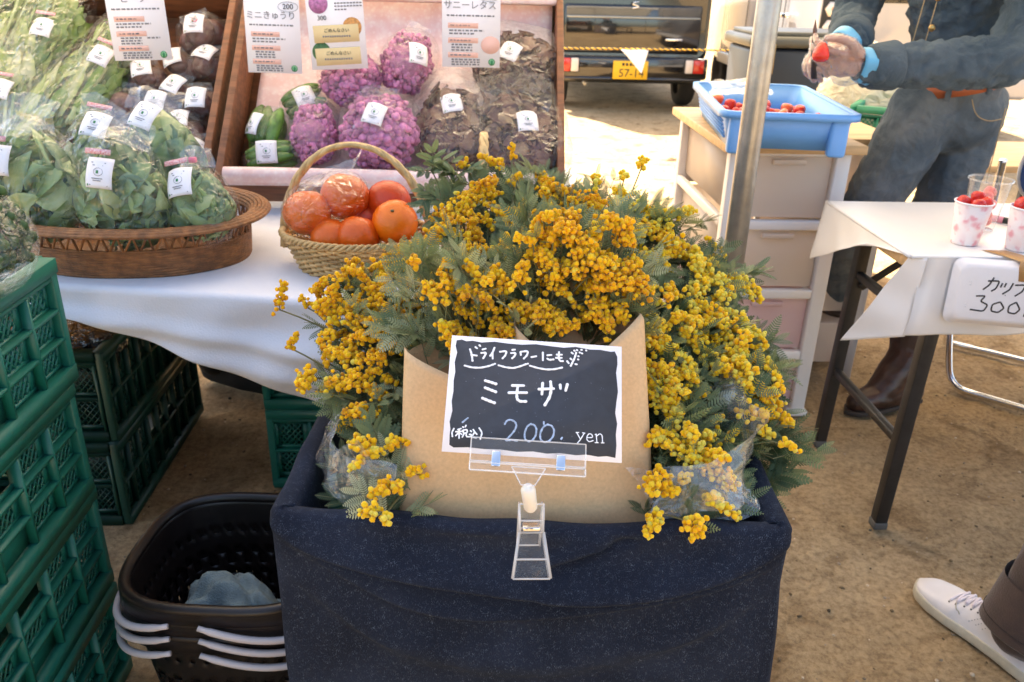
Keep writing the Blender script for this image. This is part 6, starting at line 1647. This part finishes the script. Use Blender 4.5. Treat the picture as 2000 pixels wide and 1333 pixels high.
# beige sack and green crate between trunk and person
mb = MB().grid(blobgrid((.17, .12, .20), rotm(0, .15, 0), (1.42, 3.12, .80), 48, 34, pinch=.2, amp=.09, seed=3), cu=True)
tag(mb.build('plastic_sack', film('cream_sack_film', col=(.72, .64, .46), haze=.72, gloss=.14, crumple=1, scale=22), smooth=True), 'cream translucent plastic sack between the trunk and the person', 'sack')
tt_ = thing('side_table', 'low back table carrying the cream sack and a green crate', 'table', (1.75, 3.1, 0))
MB().box((1.78, 3.12, .602), (1.10, .50, .024)).build('tabletop', MT['wood_top'], tt_, bevel=.003)
for x in (1.27, 2.29):
    for y in (2.91, 3.33): MB().box((x, y, .295), (.035, .035, .59)).build('leg', MT['black_steel'], tt_)
make_crate('green crate on the back table beside the cream sack', .44, .32, .20, pm('bright_green_plastic', (.008, .22, .12), .4), None, (1.535, 2.965, .615), radians(58), (6, 4), 2)
# ------------------------------------------------------------------ people
def limb(mb, pts, rad, n=14, sub=6):
    """tapered round limb through joints, with round ends"""
    P = np.asarray(pts, float); R = np.asarray(rad, float)
    t = np.linspace(0, len(P) - 1, (len(P) - 1) * sub + 1)
    Q = np.stack([np.interp(t, np.arange(len(P)), P[:, i]) for i in range(3)], -1); r = np.interp(t, np.arange(len(P)), R)
    for _ in range(2):
        Q[1:-1] = (Q[:-2] + 2 * Q[1:-1] + Q[2:]) / 4
    mb.tube(Q, r, n)
    mb.ball(P[0], R[0], 2); mb.ball(P[-1], R[-1], 2)
def fuse(mb, name, mat, parent, voxel, wrinkle=0, wscale=.05, smooth=4):
    o = mb.build(name, mat, parent, smooth=True)
    m = o.modifiers.new('fuse', 'REMESH'); m.mode = 'VOXEL'; m.voxel_size = voxel; m.use_smooth_shade = True
    if smooth:
        m = o.modifiers.new('soften', 'SMOOTH'); m.factor = .5; m.iterations = smooth
    if wrinkle:
        tx = bpy.data.textures.new(name + '_folds', 'CLOUDS'); tx.noise_scale = wscale; tx.noise_depth = 2
        m = o.modifiers.new('folds', 'DISPLACE'); m.texture = tx; m.strength = wrinkle; m.mid_level = .5; m.texture_coords = 'LOCAL'
    return o
def hand(mb, wrist, palm_c, fwd, up, side, curl, r=1.0):
    """palm and five curled fingers; side = +1 puts the thumb towards +x of the frame"""
    f = np.asarray(fwd, float); f /= np.linalg.norm(f); u = np.asarray(up, float); u -= f * (u @ f); u /= np.linalg.norm(u); x = np.cross(f, u) * side
    c = np.asarray(palm_c, float)
    limb(mb, [wrist, c - f * .02], [.026, .027])
    mb.ball(c, (.043, .015, .045), 2, np.stack((x, u, f), 1))
    mb.ball(c - f * .012 + x * .022, (.02, .016, .03), 2, np.stack((x, u, f), 1))
    for k, (o_, L) in enumerate(((.033, .070), (.0115, .080), (-.0105, .075), (-.031, .060))):
        p = c + f * .036 + x * o_; pts = [c + x * o_ * .8, p]; a = 0
        for s in range(3):
            a += curl[k] * (.8, 1.0, .8)[s]
            p = p + L * (.45, .32, .25)[s] * (cos(a) * f - sin(a) * u + (o_ * -1.2) * x * .3); pts.append(p)
        limb(mb, pts, np.array((.0092, .0086, .008, .0074, .0066)) * r, 10, 4)
    p0 = c - f * .018 + x * .036
    limb(mb, [p0, p0 + x * .022 + f * .026 - u * .010, p0 + x * .020 + f * .054 - u * .022, p0 + x * .010 + f * .074 - u * .030], np.array((.014, .0115, .0100, .0085)) * r, 10, 4)
JK = denim_material('washed_denim_jacket', (.050, .075, .098), (.090, .120, .145), .20, .5, .28)
JN = denim_material('faded_jeans', (.075, .100, .125), (.17, .19, .205), .22, .5, .28)
LEATH = pm('brown_leather', (.045, .018, .012), .4, .4, 18, .2, 40)
BELT = pm('tan_leather', (.33, .085, .028), .45, .2, 20, .1, 60)
pv = thing('person', 'person in denim jacket and jeans bending over, hulling a strawberry in gloved hands', 'person', (1.28, 2.26, 0))
hipL, hipR = np.array((1.235, 2.30, .88)), np.array((1.395, 2.36, .88))
kneL, kneR = np.array((1.085, 2.30, .50)), np.array((1.355, 2.34, .47))
ankL, ankR = np.array((1.26, 2.62, .10)), np.array((1.325, 2.235, .10))
sN, sF = np.array((1.37, 2.135, 1.33)), np.array((1.10, 2.45, 1.36))
eN, eF = np.array((1.275, 2.045, 1.045)), np.array((1.045, 2.44, 1.10))
wN, wF = np.array((.945, 2.020, 1.018)), np.array((.925, 2.145, 1.062))
neck = np.array((1.17, 2.235, 1.45)); pel = (hipL + hipR) / 2; chest = np.array((1.235, 2.28, 1.24))
head = np.array((1.06, 2.18, 1.55))
bd = MB()
limb(bd, [pel, (pel + chest) / 2, chest], [.095, .085, .085]); bd.ball((sN + sF) / 2 + np.array((0, 0, -.04)), (.07, .12, .07), 2)
limb(bd, [hipL, kneL, ankL], [.075, .045, .034]); limb(bd, [hipR, kneR, ankR], [.075, .045, .034])
for a, k in ((ankL, np.array((-.18, -.06, -.06))), (ankR, np.array((-.16, -.06, -.06)))): limb(bd, [a, a + k * .6, a + k], [.036, .026, .02])
limb(bd, [sN, eN, wN], [.045, .030, .026]); limb(bd, [sF, eF, wF], [.045, .030, .026])
limb(bd, [chest, neck, head], [.08, .05, .05]); bd.ball(head + np.array((-.01, -.01, .04)), (.078, .078, .105), 3)
bd.ball(head + np.array((-.085, -.045, .02)), (.014, .012, .02), 2)
hand(bd, wN, np.array((.868, 2.018, 1.022)), (-1, .08, .05), (-.05, -.75, -.65), 1, (.55, .62, .68, .72))
hand(bd, wF, np.array((.862, 2.105, 1.045)), (-.85, -.45, -.12), (.10, .35, .9), -1, (.75, .8, .8, .85))
fuse(bd, 'body', MT['skin'], pv, .0034, smooth=1)
jk = MB()
limb(jk, [pel + np.array((-.01, -.01, .195)), (pel + chest) / 2 + np.array((0, 0, .06)), chest + np.array((0, 0, .05))], [.122, .122, .140]); jk.ball((sN + sF) / 2 + np.array((0, 0, -.05)), (.14, .20, .13), 2)
jk.ball(pel + np.array((.01, -.015, .185)), (.142, .142, .085), 3)
cN, cF = wN + (wN - eN) * .03, wF + (wF - eF) * -.06
limb(jk, [sN, (sN + eN) / 2 + np.array((.02, 0, 0)), eN + np.array((.02, 0, -.01)), (eN + wN) / 2 + np.array((0, 0, -.008)), cN], [.084, .070, .066, .056, .047])
limb(jk, [sF, (sF + eF) / 2, eF, (eF + wF) / 2, cF], [.080, .066, .060, .050, .043])
limb(jk, [chest + np.array((0, 0, .08)), neck], [.11, .075])
jko = fuse(jk, 'denim_jacket', JK, pv, .0060, .030, .034, 2)
cu_ = MB()
for c_, e_ in ((cN, eN), (cF, eF)):
    d = (e_ - c_) / np.linalg.norm(e_ - c_)
    cu_.tube([c_ - d * .012, c_ - d * .004, c_ + d * .05, c_ + d * .056], [.046, .052, .0575, .054], 22)
cu_.build('cuff', JK, jko, smooth=True)
STI = pm('tan_stitching', (.35, .26, .14), .8)
mb = MB()
for o_ in (-.016, .016):
    mb.tube([np.array((1.10 + .02 * f + o_, 2.155 - .004 * f, 1.02 + .28 * f)) for f in np.linspace(0, 1, 10)], .0012, 5)
mb.build('placket_stitching', STI, jko)
for z in (1.03, 1.10, 1.17): MB().ball((1.125, 2.148, z), (.009, .005, .009), 2).build('button', pm('brass_button%g' % z, (.45, .30, .12), .3, metal=.9), jko, smooth=True)
jn = MB()
limb(jn, [pel + np.array((0, 0, -.01)), pel + np.array((.01, -.01, .075))], [.118, .112])
jn.ball(pel + np.array((.02, .02, -.01)), (.132, .145, .12), 3)
limb(jn, [hipL, (hipL + kneL) / 2 + np.array((0, -.01, 0)), kneL, (kneL + ankL) / 2, ankL + np.array((0, 0, .06))], [.098, .082, .068, .060, .055])
limb(jn, [hipR, (hipR + kneR) / 2 + np.array((.0, -.01, 0)), kneR, (kneR + ankR) / 2 + np.array((0, 0, .03)), ankR + np.array((0, 0, .20))], [.098, .084, .070, .058, .050])
jno = fuse(jn, 'jeans', JN, pv, .0060, .016, .045, 2)
mb = MB()      # pocket and seam stitching
mb.tube(smoothpath([(1.30, 2.198, .925), (1.315, 2.190, .885), (1.36, 2.200, .868), (1.41, 2.225, .872)]), .0015, 5)
mb.tube([(1.418, 2.232, .90 - .012 * k) for k in range(18)], .0014, 5)
mb.build('stitching', STI, jno)
# belt lies on the waistband, tilted with the bend
bm_ = pel + np.array((.0, -.015, .082))
pts = [bm_ + np.array((.134 * cos(a), .140 * sin(a), .034 * cos(a) + .004)) for a in np.linspace(0, 2 * pi, 60)[:-1]]
MB().grid(np.array([[p + np.array((0, 0, z)) for p in pts] for z in (-.019, .019)]), cv=True).build('belt', BELT, pv, smooth=True, solid=.004)
for a in (-2.2, -1.5, -.7):
    p = bm_ + np.array((.138 * cos(a), .144 * sin(a), .034 * cos(a) + .004)); MB().box(p, (.014, .008, .055), rotm(0, 0, a + pi / 2)).build('belt_loop', JN, jno, bevel=.002)
for s, a, k in (('L', ankL, np.array((-.19, -.05, 0))), ('R', ankR, np.array((-.175, -.065, 0)))):
    bt = MB(); top = kneL if s == 'L' else kneR
    up_ = (top - a) / np.linalg.norm(top - a)
    limb(bt, [a + up_ * .24, a + up_ * .12, np.array((a[0], a[1], .055))], [.070, .062, .054])
    f0 = np.array((a[0], a[1], .046))
    limb(bt, [a + up_ * .07, f0 + k * .50 + np.array((0, 0, .012))], [.056, .046])
    limb(bt, [f0 - k * .15, f0 + k * .5 - np.array((0, 0, .002)), f0 + k * .95 - np.array((0, 0, .010))], [.046, .047, .034])
    bo = fuse(bt, 'boot', LEATH, pv, .006, .006, .03, 3)
    kk = k / np.linalg.norm(k); xx = np.array((-kk[1], kk[0], 0))
    sole = [f0[:2] + (kk * L + xx * W)[:2] for L, W in ((-.065, -.03), (.02, -.036), (.12, -.045), (.19, -.036), (.225, 0), (.19, .036), (.12, .045), (.02, .036), (-.065, .03))]
    MB().prism(sole, .0015, .016).build('sole', pm('dark_sole' + s, (.03, .02, .016), .7), bo, bevel=.003)
# thin clear gloves with blue cuffs
GLV = film('clear_glove_film', col=(.55, .75, .85), haze=.12, gloss=.14, rough=.2, crumple=1, scale=60)
gl = MB(); hand(gl, wN, np.array((.868, 2.018, 1.022)), (-1, .08, .05), (-.05, -.75, -.65), 1, (.55, .62, .68, .72), 1.22)
gl.ball(np.array((.875, 2.018, 1.020)), (.052, .032, .05), 2)
g1 = fuse(gl, 'glove', GLV, pv, .0036, .006, .015, 1)
gl = MB(); hand(gl, wF, np.array((.862, 2.105, 1.045)), (-.85, -.45, -.12), (.10, .35, .9), -1, (.75, .8, .8, .85), 1.22)
g2 = fuse(gl, 'glove', GLV, pv, .0036, .006, .015, 1)
BLU = pm('blue_glove_cuff', (.10, .38, .62), .4)
for g_, w_, c_ in ((g1, wN, np.array((.868, 2.018, 1.022))), (g2, wF, np.array((.862, 2.105, 1.045)))):
    d = (w_ - c_) / np.linalg.norm(w_ - c_); M = frame_to(d)
    MB().grid(np.array([[w_ - d * (.048 - L) + M @ np.array((r * cos(a) * (1 + .07 * sin(5 * a)), r * sin(a), 0)) for a in np.linspace(0, 2 * pi, 30)[:-1]] for L, r in ((0, .036), (.008, .040), (.020, .041), (.028, .045))]), cv=True).build('glove_cuff', BLU, g_, smooth=True, solid=.001)
strawberry('ripe strawberry held in the gloved hands above the blue tray', (.792, 1.985, 1.048), (-.1, -.3, -1), 1.35, .55, None)
kn = thing('paring_knife', 'short paring knife held upright in the gloved hand', 'knife', (.80, 2.06, 1.06))
MB().prism([(-.006, 0), (.004, 0), (.006, .035), (.001, .062), (-.004, .040)], -.0007, .0007, np.stack((np.array((1., 0, 0)), np.array((-.16, -.10, .98)), np.array((0, -1., 0))), 1), (.796, 2.045, 1.058)).build('blade', pm('stained_steel_blade', (.16, .09, .07), .3, metal=.7), kn)
MB().tube([(.798, 2.047, 1.060), (.815, 2.058, .985)], .0085, 10).build('knife_handle', pm('dark_handle', (.03, .018, .014), .5), kn, smooth=True)

# customer at the lower right: brown trousers and a white sneaker
pc = thing('person', 'person in brown trousers and white lace up sneaker at the lower right', 'person', (1.02, 1.16, 0))
toe, heel = np.array((.962, 1.392, 0)), np.array((1.075, 1.098, 0))
ff = (toe - heel); SL = np.linalg.norm(ff); ff /= SL; fxx = np.array((ff[1], -ff[0], 0))
def S3(l, w, z): return heel + ff * l * SL + fxx * w + np.array((0, 0, z))
ank = S3(.245, 0, .108); kn_ = ank + np.array((.05, -.03, .40)); hp = np.array((1.22, .98, .90))
off = np.array((.28, -.16, 0)); 
bd = MB()
limb(bd, [hp, kn_, ank], [.085, .056, .038]); limb(bd, [ank, S3(.5, 0, .045), S3(.8, 0, .034)], [.034, .020, .012])
limb(bd, [hp + off * .5, kn_ + off, ank + off], [.085, .056, .038]); limb(bd, [ank + off, S3(.6, 0, .045) + off], [.034, .016])
pelv = hp + off * .25 + np.array((0, 0, .05)); che = pelv + np.array((.0, -.02, .42))
limb(bd, [pelv, che, che + np.array((0, 0, .2))], [.13, .14, .06]); bd.ball(che + np.array((0, .02, .34)), (.075, .085, .11), 3)
for s in (-1, 1):
    sh = che + np.array((.16 * s, -.05 * s, .10)); limb(bd, [sh, sh + np.array((.04 * s, -.03, -.30)), sh + np.array((.03 * s, .02, -.56))], [.052, .042, .03])
fuse(bd, 'body', MT['skin'], pc, .008, smooth=2)
TRO = pm('brown_wool_trousers', (.055, .030, .022), .85, .15, 40, .2, 300, sheen=.2)
tr_ = MB(); limb(tr_, [pelv, hp, kn_, ank + np.array((.0, 0, -.015))], [.14, .105, .082, .066]); limb(tr_, [pelv, hp + off * .5, kn_ + off, ank + off], [.14, .105, .082, .071])
fuse(tr_, 'trousers', TRO, pc, .007, .012, .07, 3)
hd_ = (kn_ - ank) / np.linalg.norm(kn_ - ank); Mh = frame_to(hd_)
G = [[ank + hd_ * l + Mh @ np.array((r * cos(a) * (1 + .03 * sin(3 * a)), r * 1.06 * sin(a), .003 * sin(2 * a))) for a in np.linspace(0, 2 * pi, 40)[:-1]] for l, r in ((.085, .074), (.06, .0745), (.03, .0752), (.0, .0762), (-.022, .0772), (-.025, .0765), (-.022, .0745), (.02, .072))]
MB().grid(np.array(G), cv=True).build('trouser_hem', TRO, pc, smooth=True)
G = [ank - hd_ * .004 + Mh @ np.array((.0772 * cos(a) * (1 + .03 * sin(3 * a)), .0772 * 1.06 * sin(a), .003 * sin(2 * a))) for a in np.linspace(0, 2 * pi, 60)[:-1]]
MB().tube(G, .0007, 4, closed=True).build('hem_stitching', pm('dark_thread', (.03, .018, .014), .8), pc)
sw = MB(); limb(sw, [pelv + np.array((0, 0, .05)), che], [.155, .165]); sw.ball(che + np.array((0, 0, .08)), (.21, .14, .10), 2)
fuse(sw, 'jumper', pm('grey_jumper', (.2, .2, .21), .9), pc, .01, .01, .08)
# sneaker built from sections from heel to toe: length, half width, top height, how flat the top is
SHW = pm('white_leather', (.74, .70, .70), .42, .04, 20, .06, 90); SOLE = pm('off_white_rubber', (.55, .49, .38), .6, .12, 30, .05, 120)
def shoe(o_, full=True):
    outl = [(0.0, .022), (.04, .031), (.15, .035), (.32, .034), (.5, .038), (.66, .0455), (.8, .046), (.9, .039), (.96, .027), (1.0, .008)]
    L_, W_ = np.array(outl).T
    tt = np.linspace(0, 1, 34); wd = np.interp(tt, L_, W_)
    wd[-1] = .004
    hz = np.interp(tt, [0, .05, .15, .28, .42, .55, .70, .84, .93, 1.0], [.062, .080, .085, .082, .078, .070, .054, .044, .038, .026])
    G = []
    for l, w, h in zip(tt, wd, hz):
        r = []
        for a in np.linspace(-.02, pi + .02, 21):
            sx, sz = cos(a), sin(a)
            sx = np.sign(sx) * abs(sx) ** .72; sz = max(0, sz) ** (.62 if l > .75 else .8)
            r.append(S3(l * .985 + .004, w * .95 * sx * (1 - .22 * sz * (l < .62)), .020 + (h - .020) * sz) + o_)
        G.append(r)
    up = MB().grid(np.array(G)).build('sneaker', SHW, pc, smooth=True)
    P = [S3(l, -w, 0) + o_ for l, w in zip(tt, wd)] + [S3(l, w, 0) + o_ for l, w in zip(tt[::-1], wd[::-1])]
    P = np.array(P)[:, :2]
    MB().prism(P, .001, .0255).build('sole', SOLE, up, bevel=.004)
    if not full: return up
    def top(l, s): # point on the upper at length l, side fraction s (-1..1)
        w = np.interp(l, tt, wd); h = np.interp(l, tt, hz); a = pi / 2 - s * pi / 2
        sx, sz = cos(a), sin(a); sx = np.sign(sx) * abs(sx) ** .72; sz = max(0, sz) ** .8
        return S3(l * .985 + .004, w * .95 * sx * (1 - .22 * sz * (l < .62)), .020 + (h - .020) * sz + .001) + o_
    for k in range(6):
        l0 = .47 + .045 * k
        MB().tube([top(l0, s_) + np.array((0, 0, .0035 * (1 - abs(s_) * 2.2))) for s_ in np.linspace(-.36, .36, 9)], .0032, 7, flat=.6).build('lace', pm('white_lace%d' % k, (.78, .72, .76), .8), up, smooth=True)
        if k < 5: MB().tube([top(l0 + .045 * (s_ + .34) / .68, s_) + np.array((0, 0, .004)) for s_ in np.linspace(-.34, .34, 9)], .0028, 7, flat=.6).build('lace', pm('white_lace_b%d' % k, (.74, .66, .72), .8), up, smooth=True)
        mb = MB()
        for s_ in (-.42, .42): mb.ball(top(l0, s_), .0019, 1)
        mb.build('eyelets', MT['ink_black'], up)
    mb = MB()
    for c_ in range(3):
        for k in range(6): mb.ball(top(.47 - .045 * c_ + .012 * k, -.50 - .055 * k), .0011, 1); mb.ball(top(.47 - .045 * c_ + .012 * k, .50 + .055 * k), .0011, 1)
    mb.build('perforations', MT['ink_grey'], up)
    MB().tube([top(.60 + .07 * (1 - s_ * s_ * 1.8), s_) + np.array((0, 0, .0008)) for s_ in np.linspace(-.75, .75, 21)], .0011, 5).build('toe_seam', SOLE, up, smooth=True)
    G = np.array([[top(l, s_) + (top(l, s_) - S3(l, 0, .04) - o_) * .02 for s_ in np.linspace(-.95, -.35, 8)] for l in np.linspace(.0, .09, 5)])
    MB().grid(G).build('heel_tab', pm('grey_tab', (.35, .34, .34), .5), up, smooth=True)
    return up
shoe(np.zeros(3)); shoe(off, False)

# vendor behind the table: only a black trouser leg and shoe show under it
pb = thing('person', 'person behind the produce table, black trouser leg and shoe seen under it', 'person', (-.80, 2.42, 0))
bd = MB()
A1, A2 = np.array((-.80, 2.36, .09)), np.array((-.72, 2.66, .09)); PB = np.array((-.80, 2.60, .92))
limb(bd, [PB, PB + np.array((0, 0, .45)), PB + np.array((0, -.02, .6))], [.125, .13, .055]); bd.ball(PB + np.array((0, -.03, .75)), (.08, .09, .11), 3)
for a in (A1, A2): limb(bd, [PB + np.array((0, 0, -.03)), (PB + a) / 2, a], [.09, .055, .04]); limb(bd, [a, a + np.array((.15, -.08, -.055))], [.04, .028])
fuse(bd, 'body', MT['skin'], pb, .01, smooth=2)
BKC = pm('black_cotton', (.012, .012, .013), .9, .2, 30)
tr_ = MB()
for a in (A1, A2): limb(tr_, [PB, (PB + a) / 2, a + np.array((0, 0, .0))], [.13, .085, .068])
fuse(tr_, 'trousers', BKC, pb, .009, .01, .07)
tp = MB(); limb(tp, [PB + np.array((0, 0, .02)), PB + np.array((0, 0, .48))], [.15, .16]); fuse(tp, 'jacket', BKC, pb, .01, .01, .08)
for a in (A1, A2):
    sh = MB(); limb(sh, [a + np.array((-.02, .01, -.045)), a + np.array((.09, -.05, -.048)), a + np.array((.17, -.09, -.056))], [.043, .042, .030]); fuse(sh, 'shoe', BKC, pb, .006)

# unseen photographer's body, added behind the camera to darken the stall front
ph = thing('person', 'unseen photographer in dark clothes added behind the camera to shade the stall', 'person', (0, -.52, 0))
bd = MB(); PB = np.array((0, -.52, .86))
limb(bd, [PB, PB + np.array((0, -.02, .40)), PB + np.array((0, 0, .52))], [.13, .14, .06]); bd.ball(PB + np.array((0, .03, .66)), (.08, .09, .11), 3)
for s in (-1, 1):
    a = np.array((.13 * s, -.50, .09)); limb(bd, [PB + np.array((.08 * s, 0, -.02)), (PB + a) / 2 + np.array((.06 * s, .03, 0)), a], [.09, .06, .045]); limb(bd, [a, a + np.array((.03 * s, .17, -.055))], [.042, .03])
fuse(bd, 'body', MT['skin'], ph, .012, smooth=2)
cl = MB(); limb(cl, [PB + np.array((0, 0, -.05)), PB + np.array((0, -.02, .44))], [.17, .19])
for s in (-1, 1):
    a = np.array((.13 * s, -.50, .11)); limb(cl, [PB + np.array((.08 * s, 0, -.02)), (PB + a) / 2 + np.array((.06 * s, .03, 0)), a], [.12, .09, .075])
    limb(cl, [PB + np.array((.19 * s, 0, .44)), PB + np.array((.26 * s, .06, .20))], [.07, .06])
fuse(cl, 'dark_clothes', BKC, ph, .012, .01, .08)

# second unseen figure, added left of the photographer to block sky light
q_ = dup(ph, 'unseen figure in dark clothes added left of the photographer to block light', (-.95, -.34, 0))
